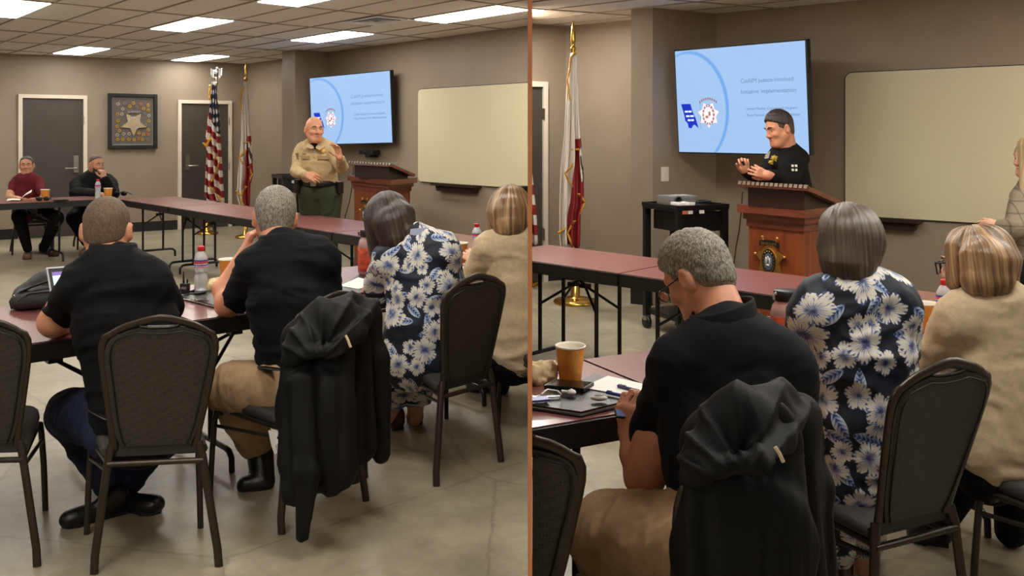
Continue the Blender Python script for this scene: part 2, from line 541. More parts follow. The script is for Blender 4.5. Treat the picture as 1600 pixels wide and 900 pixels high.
def hidden_panel(ce, cell, i, j):
    # unseen panels above the picture, parts of the ceiling; right room's added for light
    o = MB().add(*cell(i, i+1, j, j+1, -.004, .028, .004)).build('unseen_light_panel', LIGHTFRAME, ce)
    MB().add(*cell(i, i+1, j, j+1, -.010, -.0045, .022)).build('diffuser', GLOW, o)
for (i, j) in hidden_L: hidden_panel(ceL, cellL, i, j)
# plain tile beside the vent and the vent itself
VENTM = mat('vent_enamel', (232, 234, 238), 0.45, noise=0.02)
vs, fs = cellL(3, 4, -2, -1.5, .006, .03, .011); MB().add(vs, fs).build('ceiling_tile', TILEM, ceL)
vs, fs = cellL(3, 4, -1.5, -1, -.004, .028, .006)
c = np.mean(np.array(vs), 0)
vent = thing('air_vent', 'square white ceiling air vent with stepped louvres between light panels', 'air vent', c)
for k, (f, w, z0, z1) in enumerate([(0, .12, -.012, -.008), (.155, .05, -.014, -.004), (.245, .04, -.014, -.004), (.325, .035, -.014, -.004)]):
    o1 = cellL(3+f, 4-f, -1.5+f*.5, -1-f*.5, z0, z0+.01, 0.004)[0][:4]
    o2 = cellL(3+f+w, 4-f-w, -1.5+(f+w)*.5, -1-(f+w)*.5, z1, z1+.01, 0.004)[0][:4]
    up = [(q[0], q[1], q[2]+.004) for q in o1+o2]
    m = MB()
    m.add(o1+o2+up, [(a, 4+a, 4+(a+1)%4, (a+1)%4) for a in range(4)]+[(8+a, 8+(a+1)%4, 12+(a+1)%4, 12+a) for a in range(4)]+[(a, (a+1)%4, 8+(a+1)%4, 8+a) for a in range(4)])
    m.build('louvre' if k else 'vent_rim', VENTM, vent)
MB().add(*cellL(3.05, 3.95, -1.475, -1.025, .003, .02, 0.006)).build('vent_throat', BLACKM, vent)
# pale strip (soffit bar) across the left ceiling, near the door wall
def strip():
    p1 = on_wall(-200, L_corner-nrm_dw*0, L_dw[1], 2.25); p2 = on_wall(560, L_corner, L_dw[1], 2.25)
    K = (2.70-EYE)*FPX
    a = np.array([(0-800)/FPX*K/(207-49.5), K/(207-49.5)]); b = np.array([(400-800)/FPX*K/(207-79), K/(207-79)])
    d = unit(b-a); n = np.array([-d[1], d[0]]); a = a-d*3.0; b = b+d*.6
    c = [a-n*.016, b-n*.016, b+n*.016, a+n*.016]
    o = MB().slab(c, 2.696, 2.704).build('trim_2', mat('pale_ceiling_bar', (244, 240, 234), .5, noise=.03))
    structure(o)
strip()

def zR(p): return 2.68
cur_room[0] = 'R'
uR, vR = R_du, R_dv
cuR, cvR = .50, 1.10
# anchored on the sighted corner of the lit panel at the divider
K = (2.68-EYE)*FPX
pt = np.array([(856-800)/FPX*K/(207-15.5), K/(207-15.5)])
lightsR = [(-1, -1)]
hidden_R = [(-1, 4), (3, 5), (1, 4), (3, 7), (-3, 1), (-4, 2), (-5, 3), (-5, 5), (-9, 5), (-1, 6), (-5, 7), (7, 8)]  # unseen panels, added where the right room needs light
def keepR(p): return p[0] < 4.5 and p[1] > 6.0
ceR, cellR = ceiling('R', pt, uR, vR, cuR, cvR, (-8, 12), (-4, 10), zR, set(lightsR+hidden_R), set(), keepR)
ceil_light(cellR, -1, -1, 0, 'lit ceiling panel cut by the copper divider at the top of the right half')
# added lamp: makes up the light of that panel, cut off by the divider
la = bpy.data.lights.new('panel_fill_lamp', 'AREA'); la.shape = 'RECTANGLE'; la.size = .05; la.size_y = .5; la.energy = 26; la.color = (1.0, .97, .895)
lo = bpy.data.objects.new('panel_fill_lamp', la); COL.objects.link(lo); lo.location = (SPLIT*8.75+.045, 8.75, 2.655)
for (i, j) in hidden_R: hidden_panel(ceR, cellR, i, j)
# ---------------------------------------------------------------- furniture and wall things
MAHOG = mat('mahogany_laminate', (118, 70, 66), 0.32, rgb2=(136, 84, 80), nscale=14, stretch=(6, 6, 6), bump=0.02, bscale=200, coat=0.15)
TEDGE = mat('black_table_edge', (22, 18, 17), 0.5, noise=0.1)
CHAIRMETAL = mat('bronze_chair_metal', (66, 60, 52), 0.36, 0.65, noise=0.08, nscale=40)
WOODM = mat('cherry_wood', (112, 52, 28), 0.32, rgb2=(140, 72, 38), nscale=3.0, stretch=(5, 5, .6), detail=6, coat=0.2, distort=.6)
WOODD = mat('cherry_wood_moulding', (98, 46, 30), 0.3, rgb2=(118, 60, 40), nscale=4, stretch=(2, 2, 6), coat=0.25)
GOLD = mat('polished_gold', (214, 166, 84), 0.28, 0.85, noise=0.06, nscale=30)
BRASS = mat('brass', (205, 165, 80), 0.22, 1.0, noise=0.05, nscale=30)
CHROME = mat('chrome', (200, 198, 194), 0.15, 1.0, noise=0.03)
BOARDM = mat('cream_whiteboard', (205, 196, 162), 0.3, noise=0.012, nscale=2)

def vinyl():
    m = bpy.data.materials.new('dotted_chair_fabric'); m.use_nodes = True
    nt = m.node_tree; b = nt.nodes['Principled BSDF']
    tc = nt.nodes.new('ShaderNodeTexCoord')
    v = nt.nodes.new('ShaderNodeTexVoronoi'); v.inputs['Scale'].default_value = 130; v.inputs['Randomness'].default_value = 0.35
    nt.links.new(tc.outputs['Object'], v.inputs['Vector'])
    r = nt.nodes.new('ShaderNodeValToRGB')
    r.color_ramp.elements[0].color = (*lin((30, 28, 25)), 1); r.color_ramp.elements[0].position = .15
    r.color_ramp.elements[1].color = (*lin((58, 54, 47)), 1); r.color_ramp.elements[1].position = .55
    nt.links.new(v.outputs['Distance'], r.inputs['Fac']); nt.links.new(r.outputs['Color'], b.inputs['Base Color'])
    bp = nt.nodes.new('ShaderNodeBump'); bp.inputs['Strength'].default_value = .35; bp.inputs['Distance'].default_value = .004
    nt.links.new(v.outputs['Distance'], bp.inputs['Height']); nt.links.new(bp.outputs['Normal'], b.inputs['Normal'])
    b.inputs['Roughness'].default_value = .55
    return m
VINYL = vinyl()
SEATF = mat('charcoal_seat_fabric', (52, 49, 46), .6, noise=.15, nscale=150, bump=.2, bscale=240)
GROOVE = mat('black_piping', (12, 12, 12), .5, noise=.1)

def folding_table(label, n0, d, w, L, frames, group=None, zt=.74):
    """n0 near corner of the top, d unit direction of its length, w vector across, L length"""
    n0 = np.array(n0); d = unit(d); w = np.array(w); wl = np.linalg.norm(w); wn = w/wl
    t = thing('folding_table', label, 'table', v2(n0+d*L/2+w/2), group)
    g = .004
    c = [n0+d*g, n0+d*(L-g), n0+d*(L-g)+w, n0+d*g+w]
    MB().slab(c, zt-.022, zt).build('table_top', MAHOG, t)
    e = MB()
    th = .012
    def side(a, b, n):
        e.slab([a, b, b+n*th, a+n*th], zt-.075, zt-.004)
    dn = np.array([-d[1], d[0]]);
    if dn@wn < 0: dn = -dn
    side(c[0]-dn*th, c[1]-dn*th, dn); side(c[3], c[2], dn)
    side(c[0]-d*.002, c[3]-d*.002, d*.5); side(c[1], c[2], d*.3)
    e.build('apron', TEDGE, t)
    for k, fr in enumerate(frames):
        m = n0+d*fr
        sgn = 1 if fr < L/2 else -1
        a, b = m+wn*.07, m+w-wn*.07
        lf = MB()
        r = .014
        lf.tube([v2(a, .004), v2(a+wn*.003, .07), v2(a+wn*.03, .095), v2(a+wn*.06, .10), v2(b-wn*.06, .10), v2(b-wn*.03, .095), v2(b-wn*.003, .07), v2(b, .004)], r, 8)
        foot = lf.build('leg_frame', BLACKM, t)
        for q in (.32, .68):
            p = m+w*q
            MB().tube([v2(p, .10), v2(p, zt-.03)], .0135, 8).build('leg', BLACKM, t)
        br = MB()
        mid = m+w*.5+d*sgn*.05
        for q in (.32, .68):
            br.tube([v2(m+w*q, .42), v2(m+w*.5+d*sgn*.20, .56)], .009, 6)
        br.tube([v2(m+w*.5+d*sgn*.18, .55), v2(m+w*.5+d*sgn*.42, zt-.04)], .011, 6)
        br.box(v2(m+w*.5+d*sgn*.2, .56), (v2(d), v2(wn), Z3), (.03, .03, .012))
        br.build('brace', BLACKM, t)
    return t

# left room: three runs of tables
cur_room[0] = 'L'
Ld = unit(np.array([.664, -.748])); Lw = np.array([.52, .46])*1.0
N0 = np.array([-4.86, 11.45])
lab = ['mahogany folding table in the left half, farthest left of the long run', 'mahogany folding table in front of the tan uniform officer in the left half', 'mahogany folding table at the near right end of the long run, left half']
for (t0, t1, fr), lb in zip([(0, 1.62, (.22, 1.45)), (1.63, 5.1, (.12, 3.0)), (5.11, 8.6, (.3, 3.2))], lab):
    folding_table(lb, N0+Ld*t0, Ld, Lw, t1-t0, fr)
Fd = unit(np.array([.79, .70]))
folding_table('mahogany folding table in front of the two seated men by the back doors', np.array([-7.5, 9.25]), Fd, np.array([-.47, .53]), 3.47, (.4, 2.85))
Nd = unit(np.array([.735, .678]))
lab = ['mahogany folding table under the open laptop and black backpack', 'mahogany folding table under the leather folder and notebook, left half', ]
Nw = np.array([-.63, .69])*.98
nA = np.array([-1.86, 3.62])
for (t0, t1, fr), lb in zip([(-1.5, 0.62, (.3, 1.9)), (.63, 2.75, (.22, 1.75))], lab):
    folding_table(lb, nA+Nd*t0, Nd, Nw, t1-t0, fr)
# right room
cur_room[0] = 'R'
Rd = unit(np.array([.686, -.728])); Rw = np.array([.46, .50])
n0 = np.array([-.2, 6.28])
for (t0, t1, fr), lb in zip([(.0, 1.2, (.35, .85)), (1.21, 4.3, (.12, 2.6))], ['mahogany folding table behind the bald-free left edge, next to the copper divider', 'mahogany folding table in front of the lectern, right half']):
    folding_table('mahogany folding table beside the copper divider, right half, before the state flag' if t0 == 0 else lb, n0+Rd*t0, Rd, Rw, t1-t0, fr)
Nd2 = unit(np.array([.889, .458])); Nw2 = np.array([-.26, .50])*1.06
folding_table('mahogany folding table under the phone and leather folder, right half', np.array([-.30, 2.395]), Nd2, Nw2, .93, (.66,))
folding_table('mahogany folding table under the red jug and water bottle, right half', np.array([-.30, 2.395])+Nd2*.935, Nd2, Nw2, 1.75, (.1, 1.5))

# --- banquet chairs
def chair(label, RL, RR, FL, group=None, zs=1.0):
    RL, RR, FL = [np.array(q[:2], float) for q in (RL, RR, FL)]
    rv = RR-RL; w = np.linalg.norm(rv); R = rv/w
    fv = FL-RL; fv = fv-R*(fv@R)*.35; D = np.linalg.norm(fv); F = fv/D
    o = RL+rv/2
    t = thing('banquet_chair', label, 'chair', v2(o+fv/2), group)
    def L(x, y, z): return np.array([*(o+R*x+F*y), z*zs])
    hw = w/2
    lr = .0125
    for s in (-1, 1):
        MB().tube([L(s*hw, 0, .0), L(s*hw*.985, .01, .06), L(s*.162, .036, .39), L(s*.150, .045, .44)], lr, 8, flat=(1.25, .8)).build('leg', CHAIRMETAL, t)
        MB().tube([L(s*(hw+.0), D, 0), L(s*hw*.97, D-.01, .2), L(s*.2, D-.02, .33), L(s*.197, D-.035, .365), L(s*.19, D-.08, .378), L(s*.165, .04, .385)], lr, 8, flat=(1.0, 1.0)).build('leg', CHAIRMETAL, t)
    st = MB()
    st.tube([L(-.165, .032, .375), L(.165, .032, .375)], .011, 8)
    st.tube([L(-.2, D-.07, .36), L(.2, D-.07, .36)], .011, 8)
    st.tube([L(-hw*.95, D*.95, .3), L(-.165, .03, .35)], .008, 6)
    st.tube([L(hw*.95, D*.95, .3), L(.165, .03, .35)], .008, 6)
    st.build('seat_rail', CHAIRMETAL, t)
    # seat cushion
    rows = []
    for i in range(9):
        y = .05 + (D-.04)*i/8
        ww = .205*(1-.10*(1-i/8)) * (1 - .16*max(0, (i-6)/2)**2)
        row = []
        for k in range(16):
            a = 2*PI*k/16
            ca, sa = math.cos(a), math.sin(a)
            x = ww*math.copysign(abs(ca)**.35, ca)
            z = .412 + (.033 if sa > 0 else .026)*math.copysign(abs(sa)**.45, sa) * (1-.35*abs(i-4)**3/64)
            row.append(L(x, y, z))
        row.append(row[0])
        rows.append(row)
    sm = MB().grid(rows)
    sm.add([q for q in rows[0][:-1]], [list(range(16))]); sm.add([q for q in rows[-1][:-1]], [list(range(16))[::-1]])
    sm.build('seat', SEATF, t)
    # backrest
    def yb(z): return .045 - (z-.44)*.28
    prof = [(q, h*.935) for q, h in [(.0, .130), (.08, .144), (.2, .157), (.4, .171), (.6, .182), (.74, .191), (.83, .195), (.89, .196), (.94, .193), (.975, .186), (1.0, .172)]]
    def zf(x): return .914-.30*(math.sqrt(x*x+.0009)-.03)-1.1*max(0, abs(x)-.12)**1.5
    def zt(u):
        x = u*.2
        return zf(x)-.017-.022*max(0, 1-(x/.07)**2)
    U = np.linspace(-1, 1, 15)
    def surf(sgn, depth):
        rows = []
        for q, h in prof:
            row = []
            for u in U:
                z = .435+q*(zt(u*h/.2)-.435)
                bul = depth*(1-abs(u)**6)*(1-abs(2*q-1)**8*.8)
                row.append(L(u*h, yb(z)+sgn*(.012+bul), z))
            rows.append(row)
        return rows
    bk, ft = surf(-1, .004), surf(1, .018)
    m = MB(); m.grid(bk); m.grid([r[::-1] for r in ft])
    ring = lambda a: [r[0] for r in a]+a[-1][1:]+[r[-1] for r in a[::-1][1:]]+a[0][::-1][1:]
    m.grid([ring(ft), ring(bk)])
    m.build('backrest', VINYL, t)
    # piping line on the back face
    pts = []
    for q, h in prof: pts.append((-(h-.016), q))
    pl = [L(x, yb(.435+q*(zt(x/.2)-.435))-.0165, .435+q*(zt(x/.2)-.012-.435)) for x, q in pts]
    pr = [L(-x, yb(.435+q*(zt(x/.2)-.435))-.0165, .435+q*(zt(x/.2)-.012-.435)) for x, q in pts][::-1]
    tp = [L(x, yb(zt(x/.2))-.0165, zt(x/.2)-.014) for x in np.linspace(-.10, .10, 9)]
    MB().tube(pl+tp+pr, .0028, 5, cap=False).build('piping', GROOVE, t)
    # outer frame tube, arched over the handle slot
    fr = [(-.150, .42), (-.158, .50), (-.172, .58), (-.187, .68), (-.198, .76), (-.202, .80), (-.200, .828), (-.190, .850)]+[(x, zf(x)) for x in (-.172, -.15, -.12, -.09, -.06, -.03, 0)]
    fr = [(x*.93, z) for x, z in fr]
    fr = fr+[(-x, z) for x, z in fr[::-1][1:]]
    MB().tube([L(x, yb(z), z) for x, z in fr], .0125, 8, flat=(.75, 1.35), up=v2(F)).build('back_frame', CHAIRMETAL, t)
    MB().tube([L(x, yb(zt(x/.2))+0.0, zt(x/.2)+.006) for x in np.linspace(-.066, .066, 9)], .006, 6, flat=(1, 2.2)).build('handle', CHAIRMETAL, t)
    return t
cur_room[0] = 'L'
chair('grey fabric banquet chair holding the man with the laptop, seen from behind', G(147, 897), G(342, 885), G(106, 836))
chair('grey banquet chair under the draped black jacket, left half', G(440, 835), G(572, 783), G(335, 770))
chair('grey banquet chair of the floral dress woman, left half', G(682, 760), G(783, 722), G(640, 672))
q = G(58, 885)[:2]
chair('empty grey banquet chair cut by the left edge of the photo', q-np.array([.43, .03]), q, G(32, 798)[:2]-np.array([.43, .03]))
chair('grey banquet chair under the beige blazer woman, left half', (.12, 4.47), (.52, 4.65), (-.06, 4.98))
chair('dark banquet chair of the maroon shirt man by the door', (-6.19, 12.40), (-6.57, 12.16), (-5.98, 12.04))
chair('dark banquet chair behind the bearded man in black', (-5.62, 12.95), (-6.00, 12.70), (-5.40, 12.58))
cur_room[0] = 'R'
chair('grey banquet chair of the floral dress woman, right half', (1.015, 2.60), (1.375, 2.77), (.86, 3.12))
chair('grey banquet chair under the draped black jacket, right half', (.35, 2.10), (.69, 2.27), (.21, 2.60), zs=.92)
chair('grey banquet chair cut by the copper divider, right half', (-.26, 2.05), (.155, 2.09), (-.39, 2.52))
chair('grey banquet chair under the beige blazer woman at the right edge', (1.72, 2.62), (2.10, 2.80), (1.55, 3.10))

# --- wall screens
SCREEN = .67
def screen_mat():
    m = bpy.data.materials.new('lit_slide'); m.use_nodes = True
    nt = m.node_tree; b = nt.nodes['Principled BSDF']
    b.inputs['Base Color'].default_value = (.02, .02, .02, 1); b.inputs['Roughness'].default_value = .3
    uv = nt.nodes.new('ShaderNodeUVMap')
    sx = nt.nodes.new('ShaderNodeSeparateXYZ'); nt.links.new(uv.outputs['UV'], sx.inputs['Vector'])
    def mth(op, a, bb=None, c=None):
        n = nt.nodes.new('ShaderNodeMath'); n.operation = op
        for i, q in enumerate((a, bb, c)):
            if q is None: continue
            if isinstance(q, (int, float)): n.inputs[i].default_value = q
            else: nt.links.new(q, n.inputs[i])
        return n.outputs[0]
    X = mth('MULTIPLY', sx.outputs['X'], 16/9.0); Y = sx.outputs['Y']
    def circ(cx, cy, r):
        dx = mth('SUBTRACT', X, cx); dy = mth('SUBTRACT', Y, cy)
        d = mth('SQRT', mth('ADD', mth('MULTIPLY', dx, dx), mth('MULTIPLY', dy, dy)))
        n = nt.nodes.new('ShaderNodeMapRange'); n.interpolation_type = 'SMOOTHSTEP'
        n.inputs['From Min'].default_value = r-.012; n.inputs['From Max'].default_value = r+.012
        n.inputs['To Min'].default_value = 1; n.inputs['To Max'].default_value = 0
        nt.links.new(d, n.inputs['Value']); return n.outputs['Result']
    a = circ(.20, .43, .56); c2 = circ(.17, .42, .545)
    ring = mth('SUBTRACT', a, c2)
    ring = mth('MAXIMUM', ring, 0.0)
    mx = nt.nodes.new('ShaderNodeMix'); mx.data_type = 'RGBA'
    mx.inputs['A'].default_value = (*lin((166, 203, 247)), 1); mx.inputs['B'].default_value = (*lin((112, 172, 240)), 1)
    nt.links.new(ring, mx.inputs['Factor'])
    ns = nt.nodes.new('ShaderNodeTexNoise'); ns.inputs['Scale'].default_value = 1.4; nt.links.new(uv.outputs['UV'], ns.inputs['Vector'])
    mx2 = nt.nodes.new('ShaderNodeMix'); mx2.data_type = 'RGBA'; mx2.blend_type = 'MULTIPLY'
    mr = nt.nodes.new('ShaderNodeMapRange'); mr.inputs['To Min'].default_value = .93; mr.inputs['To Max'].default_value = 1.06
    nt.links.new(ns.outputs['Fac'], mr.inputs['Value']); mx2.inputs['Factor'].default_value = 1
    nt.links.new(mx.outputs['Result'], mx2.inputs['A']); nt.links.new(mr.outputs['Result'], mx2.inputs['B'])
    nt.links.new(mx2.outputs['Result'], b.inputs['Emission Color'])
    b.inputs['Emission Strength'].default_value = SCREEN
    return m
SLIDE = screen_mat()
INKG = mat('slide_grey_ink', (80, 102, 140), .5, emit=SCREEN, noise=.02); INKD = mat('slide_dark_ink', (52, 76, 122), .5, emit=SCREEN, noise=.02)
INKB = mat('slide_blue_ink', (12, 40, 168), .5, emit=SCREEN, noise=.02); INKW = mat('slide_pale_ink', (205, 224, 250), .5, emit=SCREEN, noise=.02)
INKP = mat('slide_pink_ink', (220, 198, 206), .5, emit=SCREEN, noise=.02); INKBR = mat('slide_brown_ink', (122, 92, 84), .5, emit=SCREEN, noise=.03)

def tv(label, q, w, wallpt, h=None):
    x, y, z, yaw, pit, roll = q
    c, s = math.cos(yaw), math.sin(yaw)
    r = np.array([c, s, 0]); n = np.array([s*math.cos(pit), -c*math.cos(pit), -math.sin(pit)])
    u = np.cross(r, -n)
    if u[2] < 0: u = -u
    r2 = r*math.cos(roll)+u*math.sin(roll); u2 = u*math.cos(roll)-r*math.sin(roll)
    h = h or w*9/16
    o = np.array([x, y, z])
    t = thing('television', label, 'television', o)
    MB().box(o-n*.03, (r2, u2, n), (w/2+.012, h/2+.012, .028), bev=.006).build('casing', BLACKP, t)
    me = bpy.data.meshes.new('screen')
    vs = [o-r2*w/2-u2*h/2, o+r2*w/2-u2*h/2, o+r2*w/2+u2*h/2, o-r2*w/2+u2*h/2]
    vs = [v+n*.001 for v in vs]
    me.from_pydata([tuple(v) for v in vs], [], [(0, 1, 2, 3)])
    uvl = me.uv_layers.new(name='UVMap')
    for i, k in enumerate([(0, 0), (1, 0), (1, 1), (0, 1)]): uvl.data[i].uv = k
    sc = link('screen', me, SLIDE, t)
    def S(a, b, e=.003): return o + r2*(a-.5)*w + u2*(b-.5)*h + n*e
    k = w/1.62
    text('CalAIM Justice-Involved', S(.525, .655), r2, u2, .062*k, INKG, sc, width=.385*w)
    text('Initiative Implementation', S(.525, .555), r2, u2, .062*k, INKG, sc, width=.40*w)
    text('-  Joseph Munley, Correctional Sergeant', S(.545, .405), r2, u2, .034*k, INKD, sc, width=.385*w)
    text('-  Paula Pedrotti, LCSW, Behavioral Analyst', S(.545, .345), r2, u2, .034*k, INKD, sc, width=.405*w)
    m = MB()
    out = [(.035, .475), (.115, .475), (.13, .40), (.155, .33), (.175, .235), (.15, .265), (.135, .27), (.115, .235), (.092, .24), (.085, .285), (.065, .31), (.058, .37)]
    m.extr([S(a, b, .002) for a, b in out], n*.001); m.build('county_logo', INKB, sc)
    m = MB()
    for a, b, ww in [(.066, .40, .058), (.075, .355, .066), (.088, .315, .052)]:
        nq = 13
        for i in range(nq):
            if i in (6,): continue
            a0 = a+ww*i/nq
            m.box(S(a0+ww/nq*.4, b, .0045), (r2, u2, n), (ww/nq*.40*w, .009*h, .0005))
    m.build('logo_lettering', INKW, sc)['kind'] = 'stuff'
    MB().box(S(.195, .36, .002), (r2, u2, n), (.0012*w, .13*h, .0005)).build('divider_line', INKG, sc)
    cx, cy = .262, .365
    def star(R1, R2, npt, e, th, sy=1.0):
        return [S(cx + (R1 if i % 2 == 0 else R2)*math.sin(PI*i/npt)*h/w, cy+(R1 if i % 2 == 0 else R2)*math.cos(PI*i/npt)*sy, e) for i in range(2*npt)]
    MB().extr(star(.125, .088, 7, .002, 1, -1), n*.001).build('badge_logo', INKP, sc)
    ring = [S(cx+.072*math.sin(2*PI*i/28)*h/w, cy+.1*math.cos(2*PI*i/28), .0035) for i in range(28)]
    MB().extr(ring, n*.0008).build('badge_ring', INKBR, sc)
    ring = [S(cx+.054*math.sin(2*PI*i/28)*h/w, cy+.078*math.cos(2*PI*i/28), .0048) for i in range(28)]
    MB().extr(ring, n*.0006).build('badge_centre', INKP, sc)
    m = MB()
    for i in range(-4, 5):
        an = i*.16
        m.box(S(cx+.16*math.sin(an)*h/w, cy+.155*math.cos(an), .004), (r2, u2, n), (.012*w*.4, .012*h, .0005))
    for i in range(14):
        an = 2*PI*i/14
        m.box(S(cx+.063*math.sin(an)*h/w, cy+.089*math.cos(an), .0062), (r2, u2, n), (.0035*w, .006*h, .0004), 1)
    m.box(S(cx+.01, cy+.01, .0056), (r2, u2, n), (.008*w, .02*h, .0004)); m.box(S(cx-.012, cy-.02, .0056), (r2, u2, n), (.011*w, .012*h, .0004))
    m.build('badge_lettering', [INKBR, INKW], sc)['kind'] = 'stuff'
    ar = MB(); wp = np.array(wallpt)
    b0 = o-n*.06
    ar.box(b0, (r2, u2, n), (.14, .12, .012)); ar.tube([b0, b0*.5+wp*.5+np.array([.06, 0, 0]), wp], .022, 8)
    ar.box(wp, (v2(L_tvd), Z3, np.cross(v2(L_tvd), Z3)), (.06, .14, .012))
    ar.build('wall_arm', BLACKM, t)
    return t
cur_room[0] = 'L'
wp = on_wall(556, L_tv0, L_tvd, .02)
tv('wall television showing the slide, behind the tan uniform officer', (-2.156, 12.3, 1.869, -.696, .028, .024), 1.618, v2(wp, 1.85))
cur_room[0] = 'R'
wp = on_wall(1175, R_tv0, R_tvd, .02)
tv('wall television showing the slide, behind the man at the lectern', (1.924, 7.9, 1.838, -.86, .067, 0.0), 1.317, v2(wp, 1.84), .91)

def whiteboard(label, a, d, pxl, pxr_len, yt, yb):
    p = on_wall(pxl, a, d)
    n = np.array([d[1], -d[0]]);
    if n[1] > 0: n = -n
    zt = EYE-(yt-HORIZON)/FPX*p[1]; zb = EYE-(yb-HORIZON)/FPX*p[1]
    t = thing('whiteboard', label, 'whiteboard', v2(p+d*pxr_len/2, zb))
    D, N = v2(d), v2(n)
    def outline(g, off):
        r = .07
        w = pxr_len
        pts = []
        for cx, cz, a0 in ((r, zt-r, PI), (w-r, zt-r, PI/2), (w-r, zb+r, 0), (r, zb+r, -PI/2)):
            for k in range(7):
                an = a0-PI/2*k/6
                pts.append(v2(p, 0)+D*(cx+(r-g)*math.cos(an))+Z3*(cz+(r-g)*math.sin(an))+N*off)
        return pts
    m = MB(); m.extr(outline(.0, .002), N*.018); m.build('frame', BLACKM, t)
    m = MB(); m.extr(outline(.008, .0205), N*.004); m.build('board', BOARDM, t)
    return t, p, zb, D, N
cur_room[0] = 'L'
t, p, zb, D, N = whiteboard('large cream whiteboard on the wall of the left half, right of the screen', L_tv0, L_tvd, 655, 2.6, 139, 284)
m = MB()
qa = wall_pt(683, 291, L_tv0, L_tvd, .06); qb = wall_pt(755, 295.5, L_tv0, L_tvd, .06)
wd = mat('dark_walnut', (46, 30, 24), .35, noise=.1, nscale=12)
def tray(t, p, zb, D, N, s0, s1):
    m = MB()
    c = v2(p, 0)+D*(s0+s1)/2+N*.06
    z = zb-.012
    w = (s1-s0)/2
    m.box(c+Z3*z, (D, N, Z3), (w+.03, .055, .01))
    m.box(c+N*.052+Z3*(z+.008), (D, N, Z3), (w+.03, .006, .016))
    m.extr([c-D*w+Z3*(z-.01)-N*.05, c+D*w+Z3*(z-.01)-N*.05, c+D*(w*.92)+Z3*(z-.075)-N*.05, c-D*(w*.92)+Z3*(z-.075)-N*.05], N*.06)
    m.build('tray', wd, t)
def along(px, p, D):  # distance along the wall from p at pixel column px
    d = D[:2]; k = (px-800)/FPX
    return (k*p[1]-p[0])/(d[0]-k*d[1])
tray(t, p, zb, D, N, along(687, p, D), along(750, p, D))
cur_room[0] = 'R'
t, p, zb, D, N = whiteboard('large cream whiteboard on the wall of the right half, behind the standing woman', R_tv0, R_tvd, 1321, 3.0, 113, 337)
tray(t, p, zb, D, N, along(1345, p, D), along(1436, p, D))

# --- lecterns with star emblem
def emblem(parent_label, c, R, U, N, s):
    """seven pointed style gold star with black oval seal; c centre on the face, s half height"""
    t = thing('star_emblem', parent_label, 'emblem', c)
    def S(a, b, e=0): return c + R*a*s + U*b*s + N*e
    tips = [(0.0, .62), (-.88, .12), (.88, .12), (-.66, -.98), (.66, -.98)]
    pts = [(-.34, .50), (-.50, .30), (-.90, .10), (-.56, -.22), (-.72, -1.0), (0.0, -.92), (.72, -1.0), (.56, -.22), (.90, .10), (.50, .30), (.34, .50), (0, .66)]
    MB().extr([S(a, b, .004) for a, b in pts], N*.02).build('star', GOLD, t)
    m = MB()
    for a, b in ((-.93, .11), (.93, .11), (-.46, 1.0), (.46, 1.0), (-.72, -1.0), (.72, -1.0)): m.ball(S(a, b, .02), .075*s, 10)
    for sx in (-1, 1): m.tube([S(.36*sx, .62, .02), S(.44*sx, .94, .02)], .05*s, 8)
    m.build('ball_tip', GOLD, t)
    oval = lambda rx, ry, e, n=32: [S(rx*math.sin(2*PI*i/n), -.2+ry*math.cos(2*PI*i/n), e) for i in range(n)]
    MB().extr(oval(.46, .66, .024), N*.006).build('seal_rim', GOLD, t)
    MB().extr(oval(.43, .63, .0305), N*.003).build('seal_ring', BLACKP, t)
    MB().extr(oval(.27, .42, .034), N*.003).build('seal_centre', mat('seal_enamel', (92, 112, 140), .4, rgb2=(60, 48, 44), nscale=24), t)
    m = MB()
    for i in range(-7, 8):
        an = PI+i*.30
        m.box(S(.35*math.sin(an), -.2+.53*math.cos(an), .0345), (R, U, N), (.018*s, .05*s, .001))
    for i in range(-2, 2):
        an = (i+.5)*.42
        m.ball(S(.35*math.sin(an), -.2+.53*math.cos(an), .035), .035*s, 6)
    m.build('seal_lettering', GOLD, t)
    m = MB()
    for a, b, rx, ry in ((-.12, -.10, .07, .2), (.10, -.12, .06, .2), (0, .02, .05, .12), (-.03, -.33, .14, .06)):
        m.ball(S(a, b-.05, .037), (rx*s, ry*s, .004), 8, ax=(R, U, N))
    m.build('seal_figure', mat('seal_silver', (205, 200, 190), .4, .5, noise=.1), t)
    top, bot = [], []
    for i in range(9):
        a = -.62+1.24*i/8
        b = .60+.16*math.cos(a*1.9)
        top.append((a, b+.13)); bot.append((a, b-.13))
    MB().extr([S(a, b, .022) for a, b in bot+top[::-1]], N*.008).build('ribbon', BLACKP, t)
    text('SHERIFF', S(-.5, .62, .032), R, U, .2*s, GOLD, t, width=1.0*s)
    return t

